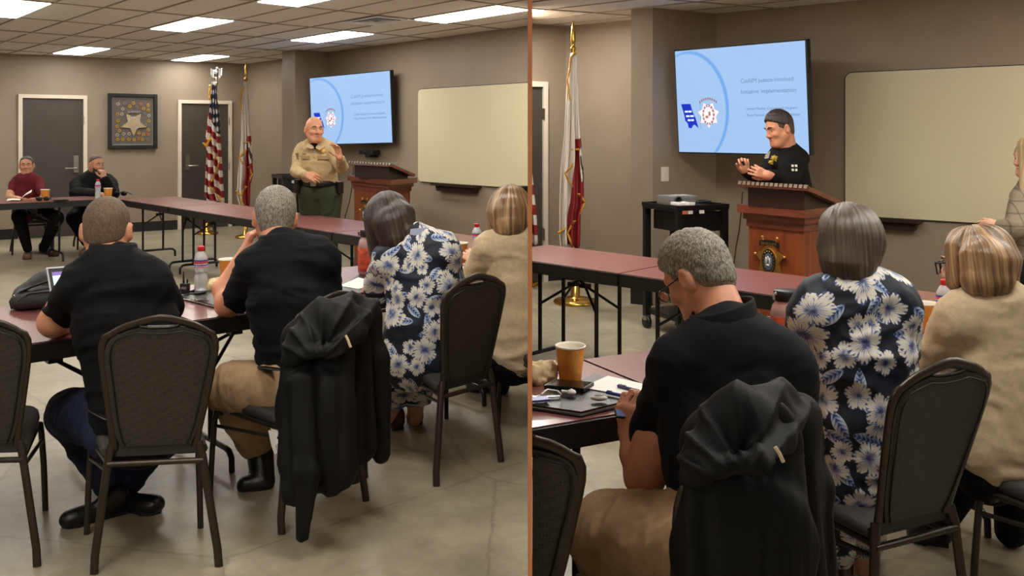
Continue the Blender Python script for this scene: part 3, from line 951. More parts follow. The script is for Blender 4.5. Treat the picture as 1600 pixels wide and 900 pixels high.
def lectern(label, elabel, A, B, C, la, lb, lc, ec, es, z1=1.06):
    """A, B, C plan corners of the top slab (left tip, front corner, right); la, lb, lc corners of the reading board"""
    A, B, C = [np.array(q[:2]) for q in (A, B, C)]
    Dd = A+C-B
    t = thing('lectern', label, 'lectern', v2((A+C)/2))
    cen = (A+C)/2
    def sh(k): return [cen+(q-cen)*k for q in (A, B, C, Dd)]
    MB().slab(sh(1.0), z1-.055, z1).build('top_slab', WOODD, t)
    MB().slab(sh(.90), z1-.10, z1-.056).build('moulding', WOODD, t)
    MB().slab(sh(.84), z1-.15, z1-.101).build('lower_moulding', WOODD, t)
    MB().slab(sh(.80), .12, z1-.151).build('body', WOODM, t)
    MB().slab(sh(.88), 0, .119).build('plinth', WOODD, t)
    ld = la+lc-lb
    n = unit(np.cross(lb-la, lc-lb));
    if n[2] < 0: n = -n
    MB().extr([la, lb, lc, ld], -n*.03).build('reading_board', WOODD, t)
    k = .80
    lcen = (la+lc)/2
    w = [lcen+(q-lcen)*k-n*.031 for q in (la, lb, lc, ld)]
    m = MB()
    vs = [np.array([*q[:2], z1+.001]) for q in w]+w
    m.add(vs, [(0, 1, 2, 3)[::-1], (4, 5, 6, 7)]+[(i, (i+1) % 4, 4+(i+1) % 4, 4+i) for i in range(4)])
    m.build('slanted_box', mat('dark_mahogany', (40, 20, 18), .4, noise=.15, nscale=8), t)
    st = MB()
    for i in range(15):
        q = la+(lb-la)*(i+.5)/15
        st.box(q+unit(lb-lc)*.006+n*.004-n*.01, (unit(lb-la), unit(lb-lc), n), (np.linalg.norm(lb-la)/15*.34, .006, .012))
    st.build('edge_stud', CHROME, t)
    MB().box((la+lb)/2+unit(lc-lb)*.06+n*.004, (unit(lb-la), unit(lc-lb), n), (np.linalg.norm(lb-la)*.42, .05, .004)).build('desk_pad', BLACKP, t)
    f0 = sh(.80)
    a2, b2 = f0[0], f0[1]
    R = v2(unit(b2-a2)); N = np.array([R[1], -R[0], 0]); 
    if N[1] > 0: N = -N
    kx = (ec[0]-800)/FPX
    d = R[:2]; s = (kx*a2[1]-a2[0])/(d[0]-kx*d[1])
    p = a2+d*s
    c = np.array([*p, EYE-(ec[1]-HORIZON)/FPX*p[1]])
    emblem(elabel, c+N*.002, R, Z3, N, es*p[1]/FPX)
    return t
cur_room[0] = 'L'
def at_z(px, py, z): return G(px, py, z)
lectern('cherry wood lectern with slanted reading board, left half', 'gold star emblem on the lectern, half hidden by dark hair', at_z(543, 274.5, 1.06), at_z(610.5, 281.5, 1.06), at_z(652, 277.5, 1.06),
        P(545, 252.5, 10.45), P(612, 256, 9.75), P(649, 272, 10.15), (573, 331), 21)
cur_room[0] = 'R'
lectern('cherry wood lectern with slanted reading board, right half', 'gold star emblem on the lectern, fully visible', at_z(1152, 319, 1.06), at_z(1259, 328, 1.06), at_z(1330, 319, 1.06),
        P(1154, 284.5, 6.4), P(1264, 291, 5.92), P(1317, 314.5, 6.25), (1206, 402), 31)

# --- flags on stands
def flag_mat(kind):
    m = bpy.data.materials.new(kind+'_flag_cloth'); m.use_nodes = True
    nt = m.node_tree; b = nt.nodes['Principled BSDF']; b.inputs['Roughness'].default_value = .7
    uv = nt.nodes.new('ShaderNodeUVMap'); sx = nt.nodes.new('ShaderNodeSeparateXYZ'); nt.links.new(uv.outputs['UV'], sx.inputs['Vector'])
    def mth(op, a, bb=None):
        n = nt.nodes.new('ShaderNodeMath'); n.operation = op
        for i, q in enumerate((a, bb)):
            if q is None: continue
            if isinstance(q, (int, float)): n.inputs[i].default_value = q
            else: nt.links.new(q, n.inputs[i])
        return n.outputs[0]
    def mix(f, a, bb):
        n = nt.nodes.new('ShaderNodeMix'); n.data_type = 'RGBA'
        nt.links.new(f, n.inputs['Factor'])
        for i, q in (('A', a), ('B', bb)):
            if isinstance(q, tuple): n.inputs[i].default_value = (*q, 1)
            else: nt.links.new(q, n.inputs[i])
        return n.outputs['Result']
    U, V = sx.outputs['X'], sx.outputs['Y']
    white, red = lin((226, 216, 204)), lin((142, 30, 34))
    if kind == 'us':
        s = mth('FRACT', mth('ADD', mth('MULTIPLY', V, 9.0), mth('MULTIPLY', U, -1.1)))
        col = mix(mth('GREATER_THAN', s, .5), red, white)
        vo = nt.nodes.new('ShaderNodeTexVoronoi'); vo.inputs['Scale'].default_value = 13; vo.inputs['Randomness'].default_value = .2
        nt.links.new(uv.outputs['UV'], vo.inputs['Vector'])
        canton = mix(mth('LESS_THAN', vo.outputs['Distance'], .28), lin((22, 26, 48)), white)
        lim = mth('ADD', mth('MULTIPLY', U, .22), .22)
        col = mix(mth('LESS_THAN', V, lim), col, canton)
    else:
        # white field; a band of red hangs along the right fold, with a dark bear patch near it
        e = mth('ADD', mth('MULTIPLY', V, -.62), .95)
        col = mix(mth('GREATER_THAN', U, e), white, red)
        col = mix(mth('LESS_THAN', V, .44), col, white)
        bear = mth('MULTIPLY', mth('GREATER_THAN', U, .86), mth('MULTIPLY', mth('GREATER_THAN', V, .49), mth('LESS_THAN', V, .66)))
        ns = nt.nodes.new('ShaderNodeTexNoise'); ns.inputs['Scale'].default_value = 16; nt.links.new(uv.outputs['UV'], ns.inputs['Vector'])
        bc = mix(mth('GREATER_THAN', ns.outputs['Fac'], .5), white, lin((84, 56, 40)))
        col = mix(bear, col, bc)
    nt.links.new(col, b.inputs['Base Color'])
    return m

def flag_stand(kind, label, base, pole_px, ptop, left, right, base_r, Y, finial, fringes, pole_label=None):
    """left/right: outline of the cloth as (py, px) pairs, hanging at depth Y"""
    t = thing('flag_on_stand', label, 'flag', base)
    s = Y/FPX
    b = np.array(base, float)
    top = P(pole_px, ptop, Y)
    MB().lathe(b, [(0, 0), (base_r, 0), (base_r*1.02, .012), (base_r*.95, .03), (base_r*.6, .045), (base_r*.22, .06), (base_r*.2, .16), (0.02, .17), (0, .17)], 28).build('base', BRASS, t)
    MB().tube([b+Z3*.16, np.array([top[0], top[1], top[2]])], .013, 10).build('pole', mat('flag_pole_wood', (74, 46, 30), .35, noise=.1, nscale=10), t)
    zf = top[2]
    # a brass sleeve in the middle of the pole
    fm = MB()
    if finial == 'eagle':
        fm.lathe(top, [(.015, -.12), (.018, -.02), (.032, 0), (.028, .02), (.012, .05), (.03, .085), (.02, .105), (0, .11)], 14)
        c = top+Z3*.16
        fm.ball(c, (.035, .03, .065), 12)
        fm.ball(c+np.array([.02, -.01, .075]), .024, 10)
        fm.tube([c+np.array([.035, -.01, .075]), c+np.array([.06, -.015, .062])], [.01, .003], 6)
        for sg in (-1, 1):
            fm.grid([[c+np.array([sg*(.03+.06*q), -.005+.01*math.sin(q*3), .05+.035*q-.15*r*(1-.3*q)]) for q in np.linspace(0, 1, 5)] for r in np.linspace(0, 1, 5)])
            fm.grid([[c+np.array([sg*(.03+.06*q), .005+.01*math.sin(q*3), .05+.035*q-.15*r*(1-.3*q)]) for q in np.linspace(1, 0, 5)] for r in np.linspace(0, 1, 5)])
        fm.build('eagle_finial', CHROME, t)
    else:
        fm.lathe(top, [(.013, -.1), (.016, 0), (.028, .01), (.028, .03), (.014, .045), (.02, .07), (.024, .1), (.02, .17), (.006, .27), (0, .28)], 14, axis=(0, 0, 1))
        fm.build('spear_finial', BRASS, t)
    ly, lx = zip(*left); ry, rx = zip(*right)
    y0, y1 = min(ly), max(ly)
    NR, NC = 46, 33
    rows = []
    nf = 3.0
    for i in range(NR):
        v = i/(NR-1); py = y0+(y1-y0)*v
        a, c = np.interp(py, ly, lx), np.interp(py, ry, rx)
        row = []
        for j in range(NC):
            u = j/(NC-1)
            ph = u*nf*2*PI + .6*math.sin(v*4)
            dep = .055*min(1, .25+v*1.5)*math.sin(ph) + .02*math.sin(ph*2.3+v*5)
            px = a+(c-a)*u
            row.append(P(px, py+3.0*math.sin(u*9+1)*v, Y)+np.array([0, dep-.07, 0]))
        rows.append(row)
    me = bpy.data.meshes.new('cloth')
    vs = np.array(rows).reshape(-1, 3)
    fs = [(i*NC+j, i*NC+j+1, (i+1)*NC+j+1, (i+1)*NC+j) for i in range(NR-1) for j in range(NC-1)]
    me.from_pydata([tuple(q) for q in vs], [], fs)
    uvl = me.uv_layers.new(name='UVMap')
    for p in me.polygons:
        p.use_smooth = True
        for li, vi in zip(p.loop_indices, p.vertices):
            uvl.data[li].uv = ((vi % NC)/(NC-1), (vi//NC)/(NR-1))
    o = link('cloth', me, flag_mat(kind), t)
    sd = o.modifiers.new('thick', 'SOLIDIFY'); sd.thickness = .004
    FR = mat('gold_fringe', (206, 150, 46), .75, noise=.25, nscale=200, bump=.3, bscale=300)
    for k, pts in enumerate(fringes):
        m = MB()
        pp = [P(px, py, Y)+np.array([0, -.115, 0]) for px, py in pts]
        # smooth resample
        q = []
        for i in range(len(pp)-1):
            for f in np.linspace(0, 1, 6)[:-1]: q.append(pp[i]*(1-f)+pp[i+1]*f+np.array([0, .012*math.sin(i*2+f*6), 0]))
        q.append(pp[-1])
        m.tube(q, [.020*(Y/13 if Y > 10 else .8)]*len(q), 6, flat=(.5, 1.25)); m.build('fringe', FR, t)
    return t
def cv(pts, sx=3.0, ox=310, oy=90): return [(ox+a/sx, oy+b/sx) for a, b in pts]
cur_room[0] = 'L'
bs = G(324, 365.5)
flag_stand('us', 'red white and blue striped flag with chrome eagle on a brass stand, left half', bs, 338, 131, [(128, 334), (156, 330), (180, 327), (223, 321.6), (233, 325), (300, 322.6), (318, 330)],
           [(128, 340), (156, 341), (180, 343.5), (223, 346), (257, 349), (290, 351.5), (318, 354)], .16, bs[1], 'eagle',
           [cv([(65, 130), (62, 180), (66, 200)]), cv([(35, 400), (48, 418), (60, 385), (76, 382)]), cv([(70, 445), (112, 485), (100, 520), (72, 580)]), cv([(62, 600), (85, 630), (128, 672)])])
bs = G(384, 371.5)
flag_stand('ca', 'white and red state flag with gold fringe beside the striped flag, left half', bs, 384.5, 126, [(128, 383.5), (173, 379.3), (223, 377.6), (273, 374), (303, 373.3), (320, 378)],
           [(128, 387.5), (173, 390), (207, 392.5), (240, 395.5), (273, 397.3), (290, 393.5), (320, 393.5)], .15, bs[1]-.1, 'spear',
           [cv([(212, 250), (206, 200), (222, 140)]), cv([(222, 400), (246, 396)]), cv([(236, 430), (204, 470), (218, 495)]), cv([(246, 510), (262, 545), (248, 580)]), cv([(190, 622), (204, 640)]), cv([(234, 600), (210, 650), (222, 688)])])
cur_room[0] = 'R'
bs = G(899, 473)
def cr(pts): return [(820+a*.2625, 220+b*.2625) for a, b in pts]
def ct(pts): return [(820+a*.2625, b*.2625) for a, b in pts]
flag_stand('ca', 'white and red state flag with gold fringe beside the pillar, right half', bs, 895.5, 80, [(84, 891), (120, 886), (158, 884.5), (210, 881), (262, 875), (320, 873), (365, 873), (384, 875)],
           [(84, 900), (120, 901), (158, 903), (210, 906), (262, 910.5), (318, 911), (335, 906), (384, 905)], .20, bs[1]-.05, 'spear',
           [ct([(295, 320), (268, 350), (262, 420), (250, 480), (258, 560), (265, 600)]), cr([(278, 50), (322, 48)]), cr([(290, 130), (236, 190), (258, 235), (290, 280)]), cr([(318, 310), (350, 360), (320, 430)]), cr([(200, 540), (235, 510)]), cr([(292, 470), (250, 540), (285, 632)])])
bs = G(812, 445)
flag_stand('us', 'sliver of striped flag beside the copper divider, right half', bs, 812, 95, [(100, 800), (200, 795), (380, 800)], [(100, 812), (200, 824), (290, 833), (340, 838), (380, 840)], .2, bs[1]-.2, 'eagle', [])

# --- framed badge display
def badge_frame():
    cur_room[0] = 'L'
    a, d = L_dw
    p0, p1 = on_wall(168.5, a, d, .03), on_wall(245.5, a, d, .03)
    d2 = unit(p1-p0); W = np.linalg.norm(p1-p0)
    z1 = EYE-(145.5-HORIZON)/FPX*p0[1]; z0 = EYE-(233-HORIZON)/FPX*p0[1]
    N = v2(np.array([d2[1], -d2[0]])); R = v2(d2)
    c = v2((p0+p1)/2, (z0+z1)/2); H = z1-z0
    t = thing('framed_badge_display', 'black framed shadow box with a big star badge and many small badges', 'picture frame', c)
    fw = .055
    m = MB()
    for sx in (-1, 1): m.box(c+R*sx*(W/2-fw/2), (R, Z3, N), (fw/2, H/2, .03), bev=.008)
    for sz in (-1, 1): m.box(c+Z3*sz*(H/2-fw/2), (R, Z3, N), (W/2-fw, fw/2, .03), bev=.008)
    m.build('frame', BLACKM, t)
    MB().box(c-N*.015, (R, Z3, N), (W/2-fw, H/2-fw, .006)).build('backing', mat('grey_felt', (94, 86, 80), .8, noise=.08, nscale=20), t)
    iw, ih = W/2-fw, H/2-fw
    m = MB()
    for sx in (-1, 1): m.box(c+R*sx*(iw-.012)-N*.004, (R, Z3, N), (.004, ih-.012, .002))
    for sz in (-1, 1): m.box(c+Z3*sz*(ih-.012)-N*.004, (R, Z3, N), (iw-.012, .004, .002))
    m.build('mat_border', mat('pale_border', (150, 156, 150), .6, noise=.05), t)
    SIL = mat('badge_silver', (190, 184, 170), .3, .8, noise=.1); GD = mat('badge_gold', (208, 168, 70), .3, .8, noise=.1); OR = mat('badge_copper', (196, 120, 70), .4, .6, noise=.1)
    def S(px, py, e=0): return c + R*((px-430)/292*iw) + Z3*((440-py)/345*ih) + N*e
    k = iw/292
    star = []
    for i in range(10):
        r = 200 if i % 2 == 0 else 92
        an = PI+PI*i/5
        star.append((440+r*math.sin(an)*.93, 470-r*math.cos(an)*.9))
    MB().extr([S(*q, .0) for q in star], N*.012).build('star_badge', mat('pale_gold', (196, 178, 138), .35, .75, noise=.08), t)
    MB().extr([S(447+88*math.sin(2*PI*i/26), 465-95*math.cos(2*PI*i/26), .0125) for i in range(26)], N*.004).build('star_seal', SIL, t)
    MB().extr([S(447+60*math.sin(2*PI*i/26), 465-66*math.cos(2*PI*i/26), .0168) for i in range(26)], N*.003).build('seal_centre', mat('seal_mauve', (150, 130, 120), .4, rgb2=(190, 160, 110), nscale=40), t)
    rb = [(330, 345), (345, 300), (440, 268), (540, 290), (552, 340), (440, 312)]
    MB().extr([S(*q, .008) for q in rb], N*.004).build('ribbon', mat('ribbon_grey', (88, 84, 84), .5, noise=.1), t)
    text('SHERIFF', S(352, 318, .0128), R, Z3, 40*k, SIL, t, width=180*k)
    spots = [(225,195,0),(315,185,2),(388,222,1),(440,180,1),(540,195,3),(645,205,1),(290,262,0),(580,255,1),(648,278,1),(222,340,1),(278,338,0),(658,355,0),(228,430,1),(655,435,1),(215,512,1),(612,495,2),(245,575,1),(648,560,1),(215,635,0),(302,620,0),(378,620,0),(515,608,1),(580,625,1),(648,628,3),(222,700,1),(290,700,1),(375,700,1),(448,705,1),(510,690,3),(567,700,1),(634,700,2),(480,235,2),(585,325,2)]
    rnd = random.Random(3)
    for x, y, kd in spots:
        npt = rnd.choice((5, 6, 7))
        pts = [S(x+(30 if i % 2 == 0 else 19)*math.sin(PI*i/npt), y+(30 if i % 2 == 0 else 19)*math.cos(PI*i/npt), -.004) for i in range(2*npt)]
        o = MB().extr(pts, N*.006).build('small_badge', (SIL, GD, mat('badge_grey', (128, 122, 118), .5, .4), OR)[kd], t)
        MB().extr([S(x+11*math.sin(2*PI*i/8), y+11*math.cos(2*PI*i/8), .0023) for i in range(8)], N*.002).build('badge_seal', mat('seal_dark', (90, 78, 58), .5, .3), o)
badge_frame()

# --- equipment carts
def cart(label, o, R, F, w, d, h, Yk=1.0):
    o = np.array(o[:2]); R = unit(R); F = unit(F)
    t = thing('equipment_cart', label, 'cart', v2(o))
    def L(x, y, z): return np.array([*(o+R*x+F*y), z])
    ax = (v2(R), v2(F), Z3)
    for x in (-w/2, w/2):
        for y in (-d/2, d/2):
            MB().box(L(x, y, (h+.1)/2), ax, (.026, .02, (h-.1)/2)).build('post', BLACKM, t)
            m = MB(); m.lathe(L(x, y, .05)-v2(R)*.015, [(0, 0), (.05, 0), (.05, .03), (0, .03)], 14, axis=v2(R)); 
            cst = m.build('caster', BLACKP, t)
            MB().box(L(x, y, .085), ax, (.022, .022, .022)).build('caster_fork', STEEL, cst)
    m = MB(); m.box(L(0, 0, h-.012), ax, (w/2+.03, d/2+.02, .012)); 
    for s in (-1, 1): m.box(L(0, s*(d/2+.02), h+.008), ax, (w/2+.03, .006, .014)); m.box(L(s*(w/2+.03), 0, h+.008), ax, (.006, d/2+.02, .014))
    m.build('top_tray', BLACKM, t)
    MB().box(L(0, -.02, h-.11), ax, (w/2-.03, d/2-.03, .075), bev=.006).build('drawer_box', BLACKM, t)
    MB().box(L(0, 0, .14), ax, (w/2, d/2, .02)).build('bottom_shelf', BLACKM, t)
    MB().box(L(.04, d/2-.01, h*.55), ax, (.03, .012, h*.36)).build('rear_upright', BLACKM, t)
    return t, L, ax
cur_room[0] = 'R'
t, L, ax = cart('black metal equipment cart with projector, below the light switch', (1.36, 7.30), (.90, .42), (-.42, .90), .42, .44, .985)
pj = thing('projector', 'grey projector lying on the black cart, right half', 'projector', L(.0, .05, 1.0))
GREYP = mat('grey_plastic', (120, 118, 114), .45, noise=.05)
MB().box(L(-.03, .06, 1.03), ax, (.13, .1, .034), bev=.012).build('body', GREYP, pj)
m = MB(); m.lathe(L(-.10, -.045, 1.03), [(0, 0), (.03, 0), (.034, .012), (.024, .014), (.02, .005), (0, .005)], 16, axis=-v2(np.array([-.42, .90]))); m.build('lens', BLACKP, pj)
MB().box(L(-.03, .03, 1.0665), ax, (.07, .04, .002)).build('control_panel', mat('pale_grey_plastic', (190, 188, 182), .4), pj)
for k, (x, y, lb) in enumerate([(-.17, -.15, 'white remote control lying at the left corner of the black cart'), (-.09, -.16, 'white cable adapter lying beside the remote on the cart')]):
    q = thing('remote_control', lb, 'remote control', L(x, y, 1.0))
    MB().box(L(x, y, 1.016), ax, (.028, .06, .011), bev=.004).build('body', WHITEP, q)
    m = MB()
    for i in range(3): m.box(L(x, y-.03+.022*i, 1.0285), ax, (.014, .006, .0012))
    m.build('button', GREYP, q)
def coil(label, c, r, n, R, m_, rr=.005, tilt=0):
    pts = []
    for i in range(n*14):
        a = 2*PI*i/14; k = 1+.12*math.sin(i*.37)
        pts.append(np.array(c)+v2(R)*r*k*math.cos(a)+np.array([-R[1], R[0], 0])*r*.7*k*math.sin(a)+Z3*(rr+rr*1.3*abs(math.sin(i*.11))*2+tilt*math.sin(a)*r+tilt*r))
    return tag(MB().tube(pts, rr, 6).build('cable_coil', m_), label, 'cable')
coil('coiled black cable on the right end of the cart', L(.15, -.02, 1.0), .07, 4, ax[0][:2], BLACKP)
coil('loose dark cables heaped on the bottom shelf of the cart', L(-.03, -.04, .165), .11, 4, ax[0][:2], BLACKP, .006, .9)
for x, yy, c in ((-.175, 1, (198, 110, 70)), (-.125, 1, (214, 210, 204)), (-.02, 1, (220, 218, 212))):
    MB().box(L(x, -.245, .955), ax, (.022, .002, .013)).build('name_sticker', mat('sticker_%d' % c[1], c, .6, noise=.05), t)
cur_room[0] = 'L'
t, L, ax = cart('black metal equipment cart behind the tan uniform officer', (-2.62, 11.5), (.88, .47), (-.47, .88), .52, .5, 1.02)
MB().box(L(-.14, -.268, .965), ax, (.04, .002, .016)).build('name_sticker', mat('sticker_204', (204, 190, 180), .6), t)
coil('coiled black cable on the cart behind the tan uniform officer', L(-.1, -.1, 1.035), .07, 3, ax[0][:2], BLACKP)

# small wall things
cur_room[0] = 'R'
d = unit(R_tv0-R_colR)
q = wall_pt(1038.5, 272, R_colR, d, .0)
n = np.array([d[1], -d[0]])
sw = thing('light_switch', 'cream light switch plate on the pillar return wall, right half', 'light switch', q)
IV = mat('ivory_plastic', (224, 214, 196), .4, noise=.02)
MB().box(q+v2(n)*.004, (v2(d), v2(n), Z3), (.045, .004, .066), bev=.003).build('plate', IV, sw)
MB().box(q+v2(n)*.010, (v2(d), v2(n), Z3), (.010, .005, .022), bev=.003).build('toggle', IV, sw)
def wall_cord(label, a, d, pts, r=.004):
    pp = [wall_pt(px, py, a, d, .008+.004*(i % 2)) for i, (px, py) in enumerate(pts)]
    return tag(MB().tube(pp, r, 6).build('power_cord', BLACKP), label, 'cord')
wall_cord('thin black cord hanging down the wall left of the lectern, right half', R_tv0, R_tvd, [(1160, 300), (1158, 330), (1155, 360), (1150, 385), (1147, 410), (1140, 440)])
cur_room[0] = 'L'
wall_cord('thin black cord hanging down the wall left of the lectern, left half', L_tv0, L_tvd, [(553, 255), (550, 290), (546, 315), (540, 335), (536, 360)])
q = wall_pt(577, 238, L_tv0, L_tvd, .09)
cm = thing('conference_camera', 'black conference camera on a wall shelf under the left screen', 'camera', q)
A3 = (v2(L_tvd), np.array([-L_tvd[1], L_tvd[0], 0]), Z3)
MB().box(q, A3, (.17, .06, .03), bev=.012).build('body', BLACKP, cm)
nn_ = np.array([L_tvd[1], -L_tvd[0], 0]); nn_ = nn_ if nn_[1] < 0 else -nn_
m = MB(); m.lathe(q+nn_*.058, [(0, .0), (.028, 0), (.028, .012), (.018, .016), (0, .016)], 14, axis=nn_); m.build('lens', mat('lens_glass', (20, 20, 24), .08, noise=.02), cm)
MB().box(q-nn_*.03-Z3*.05, A3, (.06, .06, .02)).build('shelf', BLACKM, cm)
q = wall_pt(816, 305, L_tv0, L_tvd, .10)
bx = thing('speaker_box', 'small black box under the whiteboard beside the copper divider, left half', 'speaker', q)
MB().box(q, A3, (.07, .08, .10), bev=.01).build('cabinet', BLACKP, bx)
MB().box(q+nn_*.083, A3, (.055, .003, .085)).build('grille', mat('speaker_cloth', (28, 28, 29), .9, noise=.2, nscale=300), bx)
# ---------------------------------------------------------------- soft shapes: smooth unions of cones and ellipsoids, meshed by surface nets
_RT = np.random.RandomState(5).rand(32, 32, 32).astype(np.float32)
def vnoise(p):
    p = np.asarray(p, np.float32); i = np.floor(p).astype(int); f = p-i; f = f*f*(3-2*f)
    i0 = i & 31; i1 = (i+1) & 31
    x0, y0, z0 = i0.T; x1, y1, z1 = i1.T; fx, fy, fz = f.T
    a = _RT[x0, y0, z0]*(1-fx)+_RT[x1, y0, z0]*fx; b = _RT[x0, y1, z0]*(1-fx)+_RT[x1, y1, z0]*fx
    c = _RT[x0, y0, z1]*(1-fx)+_RT[x1, y0, z1]*fx; d = _RT[x0, y1, z1]*(1-fx)+_RT[x1, y1, z1]*fx
    return (a*(1-fy)+b*fy)*(1-fz)+(c*(1-fy)+d*fy)*fz

class SDF:
    def __init__(s, h=.007): s.ops = []; s.h = h; s.clips = []; s.disp = []
    def cap(s, a, b, ra, rb=None, k=.02, f=1.0, n=(0, 1, 0), sub=False):
        a, b = np.array(a, float), np.array(b, float); rb = ra if rb is None else rb
        R = max(ra, rb)*max(1, f)
        s.ops.append(('c', a, b, ra, rb, k, f, unit(n), sub, np.minimum(a, b)-R, np.maximum(a, b)+R)); return s
    def ell(s, c, r, ax=None, k=.02, sub=False):
        c = np.array(c, float); ax = np.eye(3) if ax is None else np.array([unit(q) for q in ax]); r = np.array(r, float)
        ext = np.abs(ax.T)@r if ax is not None else r
        s.ops.append(('e', c, ax, r, None, k, 1, None, sub, c-ext, c+ext)); return s
    def pc(s, x1, y1, Y1, r1, x2, y2, Y2, r2, f=1.0, k=.03, n=(0, 1, 0)):
        k = k*.6
        return s.cap(P(x1, y1, Y1), P(x2, y2, Y2), r1*Y1/FPX, r2*Y2/FPX, k, f, n)
    def pe(s, x, y, Y, rx, rz, ry, k=.03):
        q = Y/FPX
        return s.ell(P(x, y, Y), (rx*q, ry, rz*q), k=k)
    def clip(s, p, n, R=None): s.clips.append((np.array(p, float), unit(n), R)); return s
    def field(s):
        h = s.h
        pos = [o for o in s.ops if not o[8]]
        lo = np.min([o[9] for o in pos], 0)-3*h-.01; hi = np.max([o[10] for o in pos], 0)+3*h+.01
        N = np.ceil((hi-lo)/h).astype(int)+1
        f = np.full(N, 1.0, np.float32)
        X = [(lo[i]+h*np.arange(N[i])).astype(np.float32) for i in range(3)]
        for o in s.ops:
            k = o[5]; mg = k+2.5*h
            i0 = np.clip(np.floor((o[9]-mg-lo)/h).astype(int), 0, N-1); i1 = np.clip(np.ceil((o[10]+mg-lo)/h).astype(int)+1, 1, N)
            if np.any(i1 <= i0): continue
            sl = tuple(slice(a, b) for a, b in zip(i0, i1))
            x, y, z = np.meshgrid(*[X[i][sl[i]] for i in range(3)], indexing='ij', sparse=True)
            if o[0] == 'c':
                a, b, ra, rb, fl, n = o[1], o[2], o[3], o[4], o[6], o[7]
                ba = b-a; L2 = float(ba@ba)+1e-9
                px, py, pz = x-a[0], y-a[1], z-a[2]
                t = np.clip((px*ba[0]+py*ba[1]+pz*ba[2])/L2, 0, 1)
                qx, qy, qz = px-ba[0]*t, py-ba[1]*t, pz-ba[2]*t
                if fl != 1.0:
                    w = (qx*n[0]+qy*n[1]+qz*n[2])*(1/fl-1)
                    qx, qy, qz = qx+n[0]*w, qy+n[1]*w, qz+n[2]*w
                d = np.sqrt(qx*qx+qy*qy+qz*qz)-(ra+(rb-ra)*t)
                if fl < 1: d = d*max(fl, .5)
            else:
                c, ax, r = o[1], o[2], o[3]
                px, py, pz = x-c[0], y-c[1], z-c[2]
                k0 = 0; k1 = 0
                for i in range(3):
                    q = (px*ax[i][0]+py*ax[i][1]+pz*ax[i][2])
                    k0 = k0+(q/r[i])**2; k1 = k1+(q/(r[i]*r[i]))**2
                k0 = np.sqrt(k0); k1 = np.sqrt(k1)+1e-6
                d = k0*(k0-1)/k1
            F = f[sl]
            if o[8]:
                hh = np.clip(.5-.5*(F+d)/k, 0, 1); f[sl] = F*(1-hh)-d*hh+k*hh*(1-hh)
            else:
                hh = np.clip(.5+.5*(F-d)/k, 0, 1); f[sl] = F*(1-hh)+d*hh-k*hh*(1-hh)
        for p, n, R in s.clips:
            x, y, z = np.meshgrid(*X, indexing='ij', sparse=True)
            hs = (x-p[0])*n[0]+(y-p[1])*n[1]+(z-p[2])*n[2]
            if R: hs = np.maximum(hs, np.sqrt((x-p[0])**2+(y-p[1])**2+(z-p[2])**2)-R)
            f = np.maximum(f, -hs)
        return f, lo
    def mesh(s):
        f, lo = s.field(); h = s.h
        sg = f < 0
        c = sum(sg[i:sg.shape[0]-1+i, j:sg.shape[1]-1+j, k:sg.shape[2]-1+k].astype(np.int8) for i in (0, 1) for j in (0, 1) for k in (0, 1))
        act = np.argwhere((c > 0) & (c < 8))
        idm = np.full(c.shape, -1, np.int32); idm[tuple(act.T)] = np.arange(len(act))
        acc = np.zeros((len(act), 3), np.float32); cnt = np.zeros(len(act), np.float32)
        cor = [(i, j, k) for i in (0, 1) for j in (0, 1) for k in (0, 1)]
        for a in cor:
            for ax in range(3):
                if a[ax]: continue
                b = list(a); b[ax] = 1
                fa = f[tuple((act+a).T)]; fb = f[tuple((act+b).T)]
                m = (fa < 0) != (fb < 0)
                t = np.where(m, fa/(fa-fb+1e-12), 0)
                pt = np.tile(np.array(a, np.float32), (len(act), 1)); pt[:, ax] = t
                acc += pt*m[:, None]; cnt += m
        v = lo+h*(act+acc/np.maximum(cnt, 1)[:, None])
        quads = []
        for ax in range(3):
            o1, o2 = [(1, 2), (2, 0), (0, 1)][ax]
            s0 = [slice(None)]*3; s1 = [slice(None)]*3
            s0[ax] = slice(0, -1); s1[ax] = slice(1, None)
            ch = sg[tuple(s0)] != sg[tuple(s1)]
            e = np.argwhere(ch)
            e = e[(e[:, o1] > 0) & (e[:, o2] > 0) & (e[:, o1] < c.shape[o1]) & (e[:, o2] < c.shape[o2])]
            d1 = np.zeros(3, int); d1[o1] = 1; d2 = np.zeros(3, int); d2[o2] = 1
            q = np.stack([idm[tuple((e-d1-d2).T)], idm[tuple((e-d2).T)], idm[tuple(e.T)], idm[tuple((e-d1).T)]], 1)
            ins = sg[tuple(e.T)]
            q[~ins] = q[~ins][:, ::-1]
            quads.append(q[(q >= 0).all(1)])
        q = np.concatenate(quads)
        # one relaxing pass, then surface displacement
        for fn in s.disp:
            n = np.zeros_like(v)
            fnm = np.cross(v[q[:, 2]]-v[q[:, 0]], v[q[:, 3]]-v[q[:, 1]])
            for k in range(4): np.add.at(n, q[:, k], fnm)
            n /= np.linalg.norm(n, axis=1)[:, None]+1e-12
            v = v + n*fn(v)[:, None]
        return v, q
    def build(s, name, m, parent, uvfun=None):
        v, q = s.mesh()
        me = bpy.data.meshes.new(name)
        me.vertices.add(len(v)); me.vertices.foreach_set('co', v.astype(np.float32).ravel())
        me.loops.add(len(q)*4); me.loops.foreach_set('vertex_index', q.astype(np.int32).ravel())
        me.polygons.add(len(q)); me.polygons.foreach_set('loop_start', np.arange(0, len(q)*4, 4, dtype=np.int32))
        me.polygons.foreach_set('use_smooth', np.ones(len(q), bool))
        if uvfun is not None:
            l = me.uv_layers.new(name='UVMap')
            l.data.foreach_set('uv', uvfun(v)[q.ravel()].astype(np.float32).ravel())
